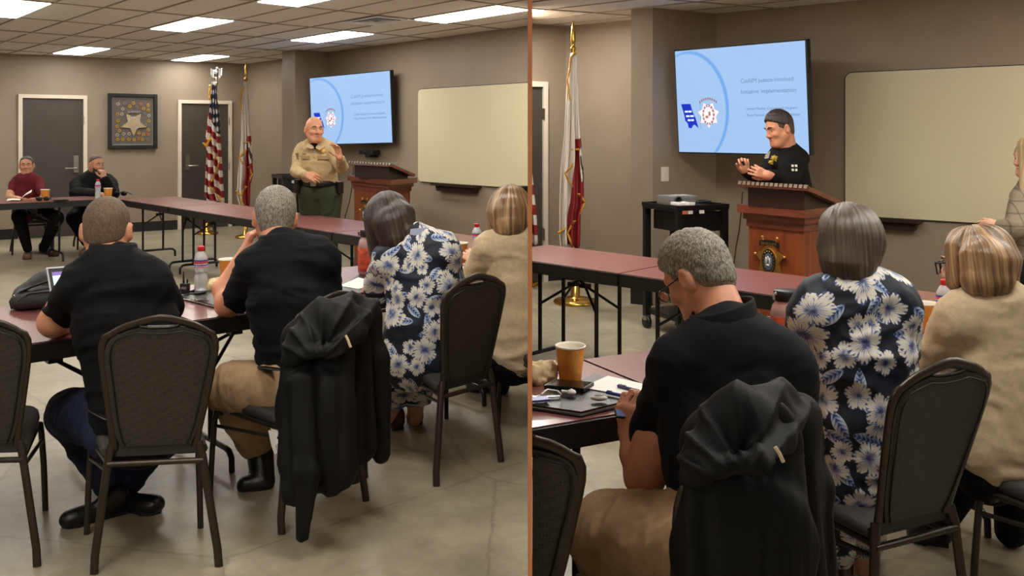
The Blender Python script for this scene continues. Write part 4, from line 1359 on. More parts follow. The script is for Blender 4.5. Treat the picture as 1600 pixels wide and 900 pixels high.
        me.update(calc_edges=True); me.validate()
        return link(name, me, m, parent)

def folds(amp, sx, sy, sz, seed=0, sharp=1.0):
    """cloth folds: ridged noise stretched by the given frequencies (1/m)"""
    def fn(v):
        w = vnoise(v*6+seed)[:, None]*.12
        a = vnoise((v+w)*np.array([sx, sy, sz])+seed*7.3)
        b = vnoise((v+w)*np.array([sx, sy, sz])*2.1+seed*3.1+11)
        r = (1-np.abs(2*a-1))**sharp*.7+(1-np.abs(2*b-1))*.3
        return amp*(r-.5)
    return fn
def strands(amp, fr=90, fz=3, seed=0):
    def fn(v):
        return amp*((vnoise(v*np.array([fr, fr, fz])+seed)-.5)*1.4+(vnoise(v*np.array([fr*2.2, fr*2.2, fz*2])+seed+9)-.5)*.6)
    return fn

# ---------------------------------------------------------------- people
def skin(name, rgb):
    m = mat('skin_'+name, rgb, .5, noise=.07, nscale=26, bump=.04, bscale=220)
    b = m.node_tree.nodes['Principled BSDF']
    b.inputs['Subsurface Weight'].default_value = .12
    b.inputs['Subsurface Radius'].default_value = (.012, .005, .003)
    b.inputs['Subsurface Scale'].default_value = .5
    return m
SK_A = skin('fair', (206, 150, 118)); SK_B = skin('ruddy', (208, 142, 110)); SK_C = skin('tanned', (198, 138, 104)); SK_D = skin('pale', (216, 164, 136))
def cloth(name, rgb, rough=.8, **k):
    k.setdefault('spec', .18)
    k.setdefault('noise', .08); k.setdefault('nscale', 60); k.setdefault('bump', .12); k.setdefault('bscale', 320); k.setdefault('sheen', 0)
    return mat(name, rgb, rough, **k)
BLACKPOLO = cloth('black_polo_knit', (15, 15, 17)); BLACKPOLO2 = cloth('blue_black_polo_knit', (17, 19, 23))
RIB = cloth('black_rib_collar', (27, 28, 31)); NAVYJEAN = cloth('navy_denim', (34, 40, 62)); KHAKI = cloth('khaki_twill', (166, 135, 103))
BEIGE = cloth('beige_suiting', (196, 174, 142)); MAROON = cloth('maroon_polo_knit', (98, 26, 36)); BLACKJ = cloth('black_fleece', (14, 14, 15))
TAN = cloth('tan_uniform_twill', (178, 154, 116)); GREEN = cloth('dark_green_uniform_twill', (54, 60, 44)); BLACKT = cloth('black_trouser_cloth', (14, 14, 16))
NYLON = mat('black_softshell', (15, 15, 16), .6, spec=.22, noise=.12, nscale=12, bump=.12, bscale=200)
LEATHER = mat('black_leather', (18, 16, 15), .35, noise=.15, nscale=40, bump=.15, bscale=140)
BROWNL = mat('brown_leather', (78, 48, 32), .45, noise=.15, nscale=30, bump=.1)
SUEDE = mat('tan_suede', (112, 84, 58), .8, noise=.15, nscale=40)
def hairmat(name, c1, c2, fr=70, fz=4, rough=.45, detail=3):
    return mat(name, c1, rough, rgb2=c2, nscale=1.0, stretch=(fr, fr, fz), bump=.35, bscale=1.6, detail=detail)
H_CREW = hairmat('brown_crew_cut', (84, 66, 52), (112, 90, 72), 120, 60, .7)
H_GREY = hairmat('salt_and_pepper_hair', (74, 68, 60), (170, 162, 148), 210, 80, .55, 5)
def long_hairmat(name, stops, fr=120, fz=5.0, rough=.36):
    """strand streaks that follow the hair from the crown (UV: turn about the head, height)"""
    m = bpy.data.materials.new(name); m.use_nodes = True
    nt = m.node_tree; b = nt.nodes['Principled BSDF']; b.inputs['Roughness'].default_value = rough
    uv = nt.nodes.new('ShaderNodeUVMap'); mp = nt.nodes.new('ShaderNodeMapping'); mp.inputs['Scale'].default_value = (fr, fz, 1)
    nt.links.new(uv.outputs['UV'], mp.inputs['Vector'])
    n = nt.nodes.new('ShaderNodeTexNoise'); n.inputs['Scale'].default_value = 1; n.inputs['Detail'].default_value = 4; n.inputs['Roughness'].default_value = .6
    nt.links.new(mp.outputs['Vector'], n.inputs['Vector'])
    r = nt.nodes.new('ShaderNodeValToRGB'); el = r.color_ramp.elements
    while len(el) < len(stops): el.new(.5)
    for e, (p, c) in zip(el, stops): e.position = p; e.color = (*lin(c), 1)
    nt.links.new(n.outputs['Fac'], r.inputs['Fac']); nt.links.new(r.outputs['Color'], b.inputs['Base Color'])
    mp2 = nt.nodes.new('ShaderNodeMapping'); mp2.inputs['Scale'].default_value = (fr*3.5, fz*1.5, 1); nt.links.new(uv.outputs['UV'], mp2.inputs['Vector'])
    n2 = nt.nodes.new('ShaderNodeTexNoise'); n2.inputs['Scale'].default_value = 1; nt.links.new(mp2.outputs['Vector'], n2.inputs['Vector'])
    bp = nt.nodes.new('ShaderNodeBump'); bp.inputs['Strength'].default_value = .5; bp.inputs['Distance'].default_value = .006
    nt.links.new(n2.outputs['Fac'], bp.inputs['Height']); nt.links.new(bp.outputs['Normal'], b.inputs['Normal'])
    return m
H_DBROWN = long_hairmat('dark_brown_hair', [(.3, (36, 29, 26)), (.55, (58, 46, 40)), (.75, (92, 76, 66))])
H_ASH = long_hairmat('ash_brown_hair', [(.3, (58, 48, 41)), (.55, (90, 77, 66)), (.75, (128, 112, 96))])
H_BLONDE = long_hairmat('highlighted_blonde_hair', [(.30, (66, 48, 36)), (.45, (118, 88, 60)), (.58, (166, 130, 90)), (.72, (214, 178, 130))], 52, 2.4)
H_DARK = hairmat('short_dark_hair', (34, 28, 25), (62, 50, 42), 120, 40, .5)
H_GFADE = hairmat('faded_grey_stubble', (120, 96, 80), (150, 126, 106), 200, 120, .6)
H_FADE = hairmat('faded_dark_stubble', (70, 50, 40), (98, 72, 57), 160, 160, .6)
H_PALE = long_hairmat('pale_blonde_hair', [(.3, (150, 120, 82)), (.7, (210, 182, 140))], 70, 3)
EYEW = mat('eye_white', (176, 166, 156), .25, noise=.02); EYED = mat('eye_iris', (46, 34, 28), .15, noise=.1); LIP = mat('lip_skin', (168, 98, 86), .45, noise=.04)

def floral():
    m = bpy.data.materials.new('floral_dress_print'); m.use_nodes = True
    nt = m.node_tree; b = nt.nodes['Principled BSDF']; b.inputs['Roughness'].default_value = .65
    uv = nt.nodes.new('ShaderNodeUVMap')
    def N(t): return nt.nodes.new(t)
    def mth(op, a, bb=None, c=None):
        n = N('ShaderNodeMath'); n.operation = op
        for i, q in enumerate((a, bb, c)):
            if q is None: continue
            if isinstance(q, (int, float)): n.inputs[i].default_value = q
            else: nt.links.new(q, n.inputs[i])
        return n.outputs[0]
    def ramp(f, stops):
        r = N('ShaderNodeValToRGB'); el = r.color_ramp.elements
        while len(el) < len(stops): el.new(.5)
        for e, (p, c) in zip(el, stops): e.position = p; e.color = (*lin(c), 1)
        nt.links.new(f, r.inputs['Fac']); return r.outputs['Color']
    def mix(f, a, bb):
        n = N('ShaderNodeMix'); n.data_type = 'RGBA'; nt.links.new(f, n.inputs['Factor'])
        for i, q in (('A', a), ('B', bb)):
            if isinstance(q, tuple): n.inputs[i].default_value = (*lin(q), 1)
            else: nt.links.new(q, n.inputs[i])
        return n.outputs['Result']
    def layer(scale, off, rnd):
        mp = N('ShaderNodeMapping'); mp.inputs['Location'].default_value = (*off, 0); nt.links.new(uv.outputs['UV'], mp.inputs['Vector'])
        vo = N('ShaderNodeTexVoronoi'); vo.voronoi_dimensions = '2D'; vo.inputs['Scale'].default_value = scale; vo.inputs['Randomness'].default_value = rnd
        nt.links.new(mp.outputs['Vector'], vo.inputs['Vector'])
        sb = N('ShaderNodeVectorMath'); sb.operation = 'SUBTRACT'
        nt.links.new(mp.outputs['Vector'], sb.inputs[0]); nt.links.new(vo.outputs['Position'], sb.inputs[1])
        sp = N('ShaderNodeSeparateXYZ'); nt.links.new(sb.outputs['Vector'], sp.inputs['Vector'])
        sc = N('ShaderNodeSeparateColor'); nt.links.new(vo.outputs['Color'], sc.inputs['Color'])
        return sp.outputs['X'], sp.outputs['Y'], sc.outputs
    ns = N('ShaderNodeTexNoise'); ns.inputs['Scale'].default_value = 55; ns.inputs['Detail'].default_value = 2; nt.links.new(uv.outputs['UV'], ns.inputs['Vector'])
    col = None
    navy = (18, 26, 40)
    def flower(base, scale, off, R, lobes, rnd):
        x, y, cc = layer(scale, off, rnd)
        r = mth('SQRT', mth('ADD', mth('MULTIPLY', x, x), mth('MULTIPLY', y, y)))
        th = mth('ADD', mth('ARCTAN2', y, x), mth('MULTIPLY', cc['Red'], 6.28))
        pet = mth('POWER', mth('ABSOLUTE', mth('COSINE', mth('MULTIPLY', th, lobes/2))), .55)
        size = mth('MULTIPLY', mth('ADD', mth('MULTIPLY', cc['Green'], .35), .75), R)
        lim = mth('MULTIPLY', size, mth('ADD', mth('MULTIPLY', pet, .36), .62))
        lim = mth('ADD', lim, mth('MULTIPLY', mth('SUBTRACT', ns.outputs['Fac'], .5), R*.28))
        mask = mth('LESS_THAN', r, lim)
        q = mth('DIVIDE', r, lim)
        streak = mth('ADD', mth('MULTIPLY', mth('SINE', mth('MULTIPLY', th, lobes*4.0)), .13), q)
        streak = mth('ADD', streak, mth('MULTIPLY', mth('SUBTRACT', ns.outputs['Fac'], .5), .9))
        pc = ramp(streak, [(.0, (60, 66, 110)), (.16, (52, 62, 112)), (.3, (150, 158, 190)), (.5, (222, 216, 204)), (.88, (226, 220, 206)), (.97, (150, 158, 186)), (1.0, (70, 82, 128))])
        seam = mth('LESS_THAN', pet, mth('MULTIPLY', mth('ADD', ns.outputs['Fac'], .1), .42))
        pc = mix(mth('MULTIPLY', seam, mth('GREATER_THAN', q, .3)), pc, (96, 110, 150))
        return mix(mask, base, pc)
    def leaf(base, scale, off, A, B, rnd):
        x, y, cc = layer(scale, off, rnd)
        an = mth('MULTIPLY', cc['Red'], 6.28)
        c, s = mth('COSINE', an), mth('SINE', an)
        u = mth('ADD', mth('MULTIPLY', x, c), mth('MULTIPLY', y, s)); v = mth('SUBTRACT', mth('MULTIPLY', y, c), mth('MULTIPLY', x, s))
        uu = mth('DIVIDE', u, A)
        w = mth('MULTIPLY', mth('SUBTRACT', 1.0, mth('MULTIPLY', uu, uu)), B)
        mask = mth('LESS_THAN', mth('ABSOLUTE', v), w)
        t = mth('ADD', mth('DIVIDE', mth('ABSOLUTE', v), B), mth('MULTIPLY', mth('SINE', mth('MULTIPLY', mth('SUBTRACT', u, mth('ABSOLUTE', v)), 420)), .25))
        lc = ramp(t, [(.0, (40, 56, 100)), (.12, (90, 112, 160)), (.45, (150, 168, 206)), (.9, (206, 210, 214))])
        return mix(mask, base, lc)
    rgb = N('ShaderNodeRGB'); rgb.outputs[0].default_value = (*lin(navy), 1)
    col = leaf(rgb.outputs[0], 6.6, (.31, .17), .052, .020, .8)
    col = leaf(col, 7.0, (.83, .57), .050, .019, .8)
    col = flower(col, 8.0, (.13, .71), .050, 5, .8)
    col = flower(col, 6.6, (.0, .0), .066, 6, .65)
    nt.links.new(col, b.inputs['Base Color'])
    return m
FLORAL = floral()

class Person:
    def __init__(s, label, base, h=.007, sk=SK_A, group=None):
        s.t = thing('person', label, 'person', base, group); s.h = h; s.sk = sk
        s.body = SDF(h); s.parts = []
        s.eyes = None
    def cl(s, name, m, h=None):
        c = SDF(h or s.h*1.45); s.parts.append((name, c, m, None)); return c
    def both(s, c, *a, **k):
        c.pc(*a, **k)
        b = list(a); b[3] *= .84; b[7] *= .84
        s.body.pc(*b, **k)
    def head(s, x, y, Y, sc, fwd, up=(0, 0, 1), face=True, neck=None, nr=.055, jaw=1.0):
        c = P(x, y, Y); F = unit(fwd); U = np.array(up, float); U = unit(U-F*(U@F)); R = np.cross(F, U)
        s.hc, s.hF, s.hU, s.hR, s.hs = c, F, U, R, sc
        def L(a, b, d): return c+(R*a+F*b+U*d)*sc
        s.L = L
        ax = (R, F, U); b = s.body
        b.ell(L(0, -.008, .03), np.array((.076, .096, .086))*sc, ax, k=.02)
        b.ell(L(0, .030, -.035), np.array((.060*jaw, .062, .082))*sc, ax, k=.03)
        b.cap(L(-.018, .062, -.098), L(.018, .062, -.098), .025*sc*jaw, k=.03)
        for q in (-1, 1):
            b.cap(L(q*.056*jaw, .0, -.05), L(q*.025, .055, -.098), .020*sc, .018*sc, k=.03)
            b.cap(L(q*.012, .086, .022), L(q*.042, .072, .020), .011*sc, k=.014)
            b.ell(L(q*.032, .096, .002), np.array((.017, .014, .011))*sc, ax, k=.012, sub=True)
            b.ell(L(q*.038, .065, -.028), np.array((.024, .022, .02))*sc, ax, k=.02)
            e = (unit(R*q+F*-.35), unit(F+R*q*.35), U)
            b.ell(L(q*.083, -.010, -.010), np.array((.013, .023, .035))*sc, e, k=.008)
            b.ell(L(q*.094, .0, -.006), np.array((.007, .011, .018))*sc, e, k=.006, sub=True)
            b.ell(L(q*.012, .098, -.034), np.array((.009, .010, .008))*sc, ax, k=.008)
        b.cap(L(0, .085, .012), L(0, .106, -.028), .008*sc, .012*sc, k=.012)
        b.cap(L(-.020, .080, -.062), L(.020, .080, -.062), .008*sc, k=.01)
        b.cap(L(-.016, .080, -.074), L(.016, .080, -.074), .009*sc, k=.01)
        if neck is not None: b.cap(L(0, -.022, -.05), np.array(neck), nr*sc, nr*1.08*sc, k=.03)
        return L
    def face(s, brow=None, lips=True):
        L, sc = s.L, s.hs
        for q in (-1, 1):
            m = MB(); c = L(q*.031, .0735, .000)
            m.ball(c, .0112*sc, 12, 0)
            m.ball(c+s.hF*.0052*sc, .0072*sc, 8, 1)
            m.build('eye', [EYEW, EYED], s.t)
            if brow: MB().tube([L(q*.014, .098, .024), L(q*.030, .096, .031), L(q*.048, .080, .025)], [.0045*sc, .005*sc, .003*sc], 6).build('eyebrow', brow, s.t)
        if lips:
            MB().tube([L(-.022, .084, -.066), L(-.008, .0905, -.0635), L(0, .0905, -.065), L(.008, .0905, -.0635), L(.022, .084, -.066)], [.002*sc, .0055*sc, .005*sc, .0055*sc, .002*sc], 6).build('lips', LIP, s.t)
    def short_hair(s, m, puff=.008, low=-.055, disp=.002, top=0.0, fr=120, front=.06, fade=None):
        L, sc = s.L, s.hs; ax = (s.hR, s.hF, s.hU)
        g = SDF(.006 if s.h < .0075 else s.h)
        g.ell(L(0, -.010, .032), (np.array((.076, .096, .086))+puff)*sc, ax, k=.02)
        if top: g.ell(L(0, .0, .055), (np.array((.066, .082, .066))+np.array((top*.5, top*.35, top)))*sc, ax, k=.03)
        g.ell(L(0, -.042, -.03), (np.array((.064, .053, .064))+puff*.6)*sc, ax, k=.03)
        # hairline: forehead down over the ears to the nape
        n = unit(s.hU*.80-s.hF*.60)
        g.clip(L(0, .078, front), n)
        g.clip(L(0, -.06, low), unit(s.hU-s.hF*.12))
        g.disp.append(lambda v: disp*((vnoise(v*np.array([fr, fr, fr*.6]))-.5)*2))
        o = g.build('hair', m, s.t)
        if fade is not None:
            g = SDF(.006 if s.h < .0075 else s.h)
            g.ell(L(0, -.010, .030), (np.array((.076, .096, .086))+.0036)*sc, ax, k=.02); g.ell(L(0, -.042, -.03), (np.array((.064, .053, .064))+.003)*sc, ax, k=.03)
            g.clip(L(0, .080, .052), unit(s.hU*.70-s.hF*.71)); g.clip(L(0, .042, 0), -s.hF); g.clip(L(0, -.06, min(-.062, low-.016)), unit(s.hU-s.hF*.12))
            g.build('hair_fade', fade, s.t)
        return o
    def hand(s, w, d, n, side, sc=1.0, curl=(.5, .6, .5), thumb=.6, spread=.14, body=None):
        """w wrist, d direction of the palm, n direction the palm faces, side the thumb side (+-1)"""
        b = body or s.body
        w = np.array(w, float); d = unit(d); n = np.array(n, float); n = unit(n-d*(n@d)); t = np.cross(d, n)*side
        k = sc
        for i, o in enumerate((.030, .010, -.010, -.028)):
            a = unit(d+t*o*3.0)
            b.cap(w+t*o*.5*k+d*.01*k, w+d*.082*k*(1-.05*abs(i-1))+t*o*k, .0135*k, .0115*k, k=.012)
            kn = w+d*.085*k*(1-.05*abs(i-1))+t*o*k
            ln = (.042, .047, .043, .033)[i]*k; ang = 0.0
            p = kn; base = unit(d+t*(o/.03)*spread)
            for sgi, (l, r) in enumerate(((ln, .0092), (ln*.62, .0085), (ln*.5, .0076))):
                ang += curl[sgi]*(1+.08*i)
                v = base*math.cos(ang)+n*math.sin(ang)
                q = p+v*l
                b.cap(p, q, r*k, r*.93*k, k=.005); p = q
        p0 = w+d*.022*k+t*.026*k+n*.008*k
        v1 = unit(d*.62+t*.62+n*.45*thumb*1.6); p1 = p0+v1*.042*k
        v2_ = unit(d*.85+t*.12+n*.5*thumb*1.6); p2 = p1+v2_*.034*k
        p3 = p2+unit(v2_+n*.3*thumb)*.022*k
        b.cap(w+d*.01*k+t*.01*k, p0, .015*k, .0145*k, k=.012); b.cap(p0, p1, .0135*k, .011*k, k=.01); b.cap(p1, p2, .0105*k, .0095*k, k=.005); b.cap(p2, p3, .0095*k, .008*k, k=.005)
    def shoe(s, heel, toe, r, m, name='shoe', h=None):
        heel, toe = np.array(heel, float), np.array(toe, float)
        g = SDF(h or max(.008, s.h)); d = unit(toe-heel)
        g.cap(heel+Z3*r*.95, toe+Z3*r*.75-d*r*.6, r, r*.85, k=.03, f=1.0)
        g.cap(heel+Z3*r*2.0, heel+d*r*1.2+Z3*r*1.7, r*.95, r*.8, k=.03)
        fl = min(heel[2], toe[2])
        lat = np.array([-d[1], d[0], 0]); lat /= np.linalg.norm(lat)+1e-9
        g.ell(toe-d*r*1.3+Z3*r*.7, (r*1.5, r*1.12, r*.75), (d, lat, np.cross(d, lat)), k=.02)
        g.clip((0, 0, fl+.004), (0, 0, 1))
        o = g.build(name, m, s.t)
        q = [heel+lat*r*.75-d*r*.6, heel-lat*r*.75-d*r*.6, heel*.45+toe*.55-lat*r*.8, toe-d*r*1.3-lat*r*1.12, toe-d*r*.3-lat*r*.75, toe+d*r*.1, toe-d*r*.3+lat*r*.75, toe-d*r*1.3+lat*r*1.12, heel*.45+toe*.55+lat*r*.8]
        MB().slab([w[:2] for w in q], max(.001, fl), max(.001, fl)+.016).build('sole', BLACKP, o)
    def finish(s):
        s.body.build('body', s.sk, s.t)
        for nm, c, m, _ in s.parts: c.build(nm, m, s.t, getattr(c, 'uvf', None))

def tube_px(name, pts, r, m, parent, n=8, **k):
    return MB().tube([P(*q) for q in pts], r, n, **k).build(name, m, parent)
def strip_mesh(name, pts, m, parent, th=.004, widths=None, up=Z3): pass

def collar_band(parent, pts, hgt, lean, m, th=.004, name='collar', n=16, gap=None):
    """folded polo collar: a flared band through closed plan ellipse; pts = (centre, R axis, F axis, rx, ry)"""
    c, R, F, rx, ry, tilt = pts
    rows = []
    a0, a1 = (.0, 2*PI) if gap is None else (PI/2+gap, PI/2+2*PI-gap)
    for z, k in ((0.0, 1.0), (hgt*.55, .97), (hgt, .94), (hgt*1.08, .97), (hgt*.95, 1.02), (hgt*.4, 1.10), (-.012, 1.20)):
        row = []
        for i in range(n*2+1):
            a = a0+(a1-a0)*i/(n*2)
            row.append(c+R*rx*k*math.cos(a)+F*ry*k*math.sin(a)+Z3*z+tilt*(math.sin(a)))
        rows.append(row)
    return MB().grid(rows).build(name, m, parent)

cur_room[0] = 'L'
# ---- man with the laptop, from behind
p = Person('person with buzzed brown hair in black polo typing on a laptop, back to camera', G(190, 800), .0065, SK_B)
p.head(167, 358, 3.62, 1.05, (-.16, .98, -.12), (0, .1, 1), neck=P(170, 415, 3.56), nr=.062)
sh = p.cl('polo_shirt', BLACKPOLO)
p.both(sh, 132, 447, 3.55, 34, 226, 440, 3.55, 36, k=.06)
p.both(sh, 176, 440, 3.55, 62, 196, 510, 3.55, 76, f=.62, k=.06)
p.both(sh, 196, 510, 3.55, 76, 214, 665, 3.52, 66, f=.62, k=.05)
p.both(sh, 170, 408, 3.57, 22, 130, 434, 3.55, 24, k=.05); p.both(sh, 172, 408, 3.57, 22, 226, 430, 3.55, 24, k=.05)
p.both(sh, 123, 448, 3.54, 31, 97, 487, 3.66, 26, k=.04); p.both(sh, 236, 444, 3.55, 33, 258, 480, 3.68, 26, k=.04)

sh.disp.append(folds(.020, 7, 7, 16, 1)); sh.clip(P(90, 497, 3.68), unit(np.array([.42, -.10, .90])), .11)
b = p.body
b.pc(98, 478, 3.64, 23, 84, 503, 3.66, 22.5); b.pc(84, 503, 3.66, 23.5, 122, 503, 4.0, 15); b.pc(256, 474, 3.68, 22, 269, 483, 3.95, 16); b.pc(269, 483, 3.95, 16, 215, 492, 4.12, 12)
p.hand(P(122, 503, 4.02), (.35, .9, -.02), (0, 0, -1), 1, 1.0, (.25, .35, .25)); p.hand(P(215, 492, 4.12), (-.5, .85, 0), (0, 0, -1), -1, 1.0, (.25, .35, .25))
collar_band(p.t, (P(177, 402, 3.565), np.array([1., 0, 0]), np.array([0, 1., 0]), .084, .082, -Z3*.006), .050, 0, RIB)
tr = p.cl('jeans', NAVYJEAN)
p.both(tr, 185, 672, 3.58, 50, 240, 672, 3.58, 48, k=.04)
p.both(tr, 178, 660, 3.62, 46, 112, 645, 4.0, 37, k=.04); p.both(tr, 112, 648, 4.0, 36, 172, 752, 3.86, 24, k=.03)
p.both(tr, 250, 665, 3.62, 46, 262, 640, 4.05, 36, k=.04); p.both(tr, 262, 645, 4.05, 34, 200, 748, 3.9, 24, k=.03)
tr.disp.append(folds(.018, 14, 14, 8, 2))
p.short_hair(H_CREW, .004, -.072, .0008, fr=200)
p.shoe(P(186, 800, 3.80), P(98, 826, 3.66), .040, LEATHER); p.shoe(P(178, 800, 3.86), P(250, 800, 3.80), .043, LEATHER)
MB().tube([P(142, 640, 3.40+.1), P(170, 655, 3.36), P(215, 660, 3.33)], .02, 8, flat=(.25, 1)).build('belt', LEATHER, p.t)
p.finish()

# ---- grey haired man, hand at chin
p = Person('person with grey hair in black polo resting chin on left hand, left half', G(450, 760), .0065, SK_B)
p.head(430, 339, 4.18, 1.07, (-.30, .95, -.10), (.02, .1, 1), neck=P(440, 395, 4.05), nr=.062)
sh = p.cl('polo_shirt', BLACKPOLO2)
p.both(sh, 400, 417, 4.02, 30, 498, 402, 4.0, 30, k=.06)
p.both(sh, 452, 415, 4.02, 52, 456, 470, 4.0, 66, f=.65, k=.06); p.both(sh, 456, 470, 4.0, 66, 464, 590, 3.98, 58, f=.65, k=.05)
p.both(sh, 438, 380, 4.05, 20, 402, 408, 4.02, 22, k=.05); p.both(sh, 442, 380, 4.05, 20, 495, 398, 4.0, 22, k=.05)
p.both(sh, 400, 418, 4.02, 28, 376, 458, 4.14, 25, k=.04); p.both(sh, 503, 408, 4.0, 28, 508, 475, 4.15, 24, k=.04)
sh.pc(376, 460, 4.15, 25, 372, 468, 4.16, 24, k=.02)
sh.clip(P(362, 476, 4.16), unit(np.array([.60, -.1, .80])), .10)
sh.disp.append(folds(.020, 6, 6, 18, 3))
b = p.body
b.pc(376, 456, 4.14, 21, 356, 476, 4.18, 20); b.pc(356, 476, 4.18, 19, 347, 452, 4.24, 14); b.pc(347, 452, 4.24, 14, 382, 394, 4.34, 9.5, k=.04)
p.hand(P(382, 394, 4.34), (.30, .1, .95), (.75, .45, -.3), -1, 1.08, (.75, .9, .7), .8)
b.pc(508, 470, 4.15, 20, 500, 480, 4.3, 18); b.pc(500, 480, 4.3, 18, 430, 470, 4.5, 11); p.hand(P(430, 470, 4.5), (-.8, .5, 0), (0, 0, -1), -1, 1.0)
collar_band(p.t, (P(440, 386, 4.06), np.array([1., 0, .12]), np.array([0, 1., 0]), .094, .088, -Z3*.006), .058, 0, RIB)
tr = p.cl('trousers', KHAKI)
p.both(tr, 435, 615, 4.0, 48, 495, 615, 4.0, 48, k=.05)
p.both(tr, 432, 614, 3.92, 47, 366, 606, 4.02, 40, k=.04); p.both(tr, 362, 610, 4.04, 38, 398, 690, 4.14, 25, k=.03)
p.both(tr, 500, 612, 4.02, 46, 520, 605, 4.5, 38, k=.04); p.both(tr, 520, 610, 4.5, 36, 555, 720, 4.25, 24, k=.03)
tr.disp.append(folds(.021, 16, 16, 9, 4)); tr.clip(P(400, 706, 4.2), (0, 0, 1))
p.short_hair(H_GREY, .009, -.078, .0022, top=.008, fr=170, fade=H_GFADE)
g = SDF(.008); g.pc(405, 690, 4.18, 21, 410, 748, 4.10, 19); g.pc(412, 755, 4.08, 16, 385, 758, 4.06, 15, k=.03); g.build('boot', LEATHER, p.t)
g = SDF(.008); g.pc(556, 712, 4.25, 18, 557, 745, 4.2, 18); g.pc(557, 750, 4.2, 16, 548, 752, 4.15, 15, k=.03); g.build('boot', LEATHER, p.t)
MB().tube([P(402, 568, 4.2), P(412, 574, 3.86), P(440, 578, 3.74), P(480, 580, 3.70), P(525, 576, 3.85)], .024, 8, flat=(.2, 1)).build('belt', LEATHER, p.t)
p.finish()

# ---- woman in floral dress
def cyl_uv(c, sc=1.0, off=(0, 0)):
    def fn(v):
        dx, dy = v[:, 0]-c[0], v[:, 1]-c[1]
        return np.stack([np.arctan2(dx, -(dy-.02))*.165 + off[0], v[:, 2]+off[1]+.1*dy], 1)/sc
    return fn
def long_hair(p, m, prims, clip=None, h=.0065, amp=.004, fr=95, fz=3.0, seed=0):
    g = SDF(h); ax = (p.hR, p.hF, p.hU)
    g.ell(p.L(0, -.028, .040), np.array((.084, .094, .088))*p.hs, ax, k=.03)
    g.ell(p.L(0, -.04, .0), np.array((.082, .075, .09))*p.hs, ax, k=.03)
    for q in prims: g.pc(*q[:8], f=q[8] if len(q) > 8 else 1.0, k=q[9] if len(q) > 9 else .03)
    if clip: 
        for c in clip: g.clip(*c)
    C, A, B_, U = p.hc, p.hR, -p.hF, p.hU
    def uvf(v):
        d = v-C; return np.stack([np.arctan2(d@A, d@B_)/(2*PI)+.5, d@U], 1)
    def st(v):
        q = uvf(v); a, h_ = q[:, 0], q[:, 1]
        z = np.zeros_like(a)
        return amp*((vnoise(np.stack([a*55+seed, h_*6, z], 1))-.5)*1.5+(vnoise(np.stack([a*130+seed, h_*9, z+3], 1))-.5)*.7)
    g.disp.append(st)
    return g.build('hair', m, p.t, uvf)
p = Person('person in navy floral dress with brown bob leaning left over her notes, left half', G(650, 700), .0068, SK_D)
p.head(608, 345, 4.55, 1.06, (-.45, .85, -.30), (-.28, .2, .93), neck=P(648, 395, 4.42), nr=.052)
dr = p.cl('dress', FLORAL)
p.both(dr, 612, 405, 4.42, 27, 690, 392, 4.42, 29, k=.06)
p.both(dr, 652, 405, 4.42, 46, 658, 445, 4.42, 52, f=.72, k=.06); p.both(dr, 658, 445, 4.42, 52, 652, 505, 4.40, 46, f=.72, k=.05)
p.both(dr, 652, 505, 4.40, 46, 645, 555, 4.42, 54, f=.8, k=.05)
p.both(dr, 645, 372, 4.44, 19, 615, 398, 4.42, 22, k=.05); p.both(dr, 650, 368, 4.44, 19, 690, 388, 4.42, 24, k=.05)
p.both(dr, 606, 408, 4.42, 25, 592, 440, 4.52, 21, k=.04); p.both(dr, 695, 402, 4.42, 26, 702, 445, 4.5, 22, k=.04)
dr.pc(592, 440, 4.52, 21, 590, 455, 4.55, 19, k=.03); dr.pc(702, 445, 4.5, 22, 700, 462, 4.6, 18)
p.both(dr, 630, 560, 4.42, 36, 612, 548, 4.8, 28, k=.04); p.both(dr, 672, 560, 4.42, 36, 660, 548, 4.8, 28, k=.04)
dr.pc(612, 552, 4.82, 27, 612, 640, 4.85, 21, k=.03); dr.pc(660, 552, 4.82, 27, 650, 640, 4.9, 21, k=.03)
dr.clip((0, 0, .13), (0, 0, 1))
dr.disp.append(folds(.019, 9, 9, 12, 5)); dr.uvf = cyl_uv(P(655, 450, 4.42), 1.0)
b = p.body
b.pc(590, 452, 4.55, 13, 577, 455, 4.75, 11); b.pc(577, 455, 4.75, 11, 600, 442, 4.95, 8); p.hand(P(600, 442, 4.95), (.3, .95, 0), (0, 0, -1), 1, .92)
b.pc(700, 462, 4.6, 13, 672, 450, 4.85, 9); p.hand(P(672, 450, 4.85), (-.5, .85, 0), (0, 0, -1), -1, .92)
b.pc(612, 620, 4.86, 15, 614, 652, 4.88, 11); b.pc(650, 620, 4.9, 15, 648, 655, 4.92, 11)
long_hair(p, H_DBROWN, [(606, 335, 4.52, 36, 610, 350, 4.5, 37), (598, 345, 4.50, 28, 596, 392, 4.48, 20), (612, 350, 4.44, 30, 618, 372, 4.42, 26), (624, 340, 4.46, 26, 634, 362, 4.42, 18), (588, 360, 4.52, 17, 588, 402, 4.52, 9)], amp=.004, seed=1)
collar_band(p.t, (P(650, 374, 4.44), np.array([1., 0, .12]), np.array([0, 1., .0]), .075, .070, -Z3*.01), .045, 0, FLORAL)
p.shoe(G(620, 670), G(606, 655), .042, BROWNL); p.shoe(G(652, 662), G(640, 655), .030, BROWNL)
p.finish()

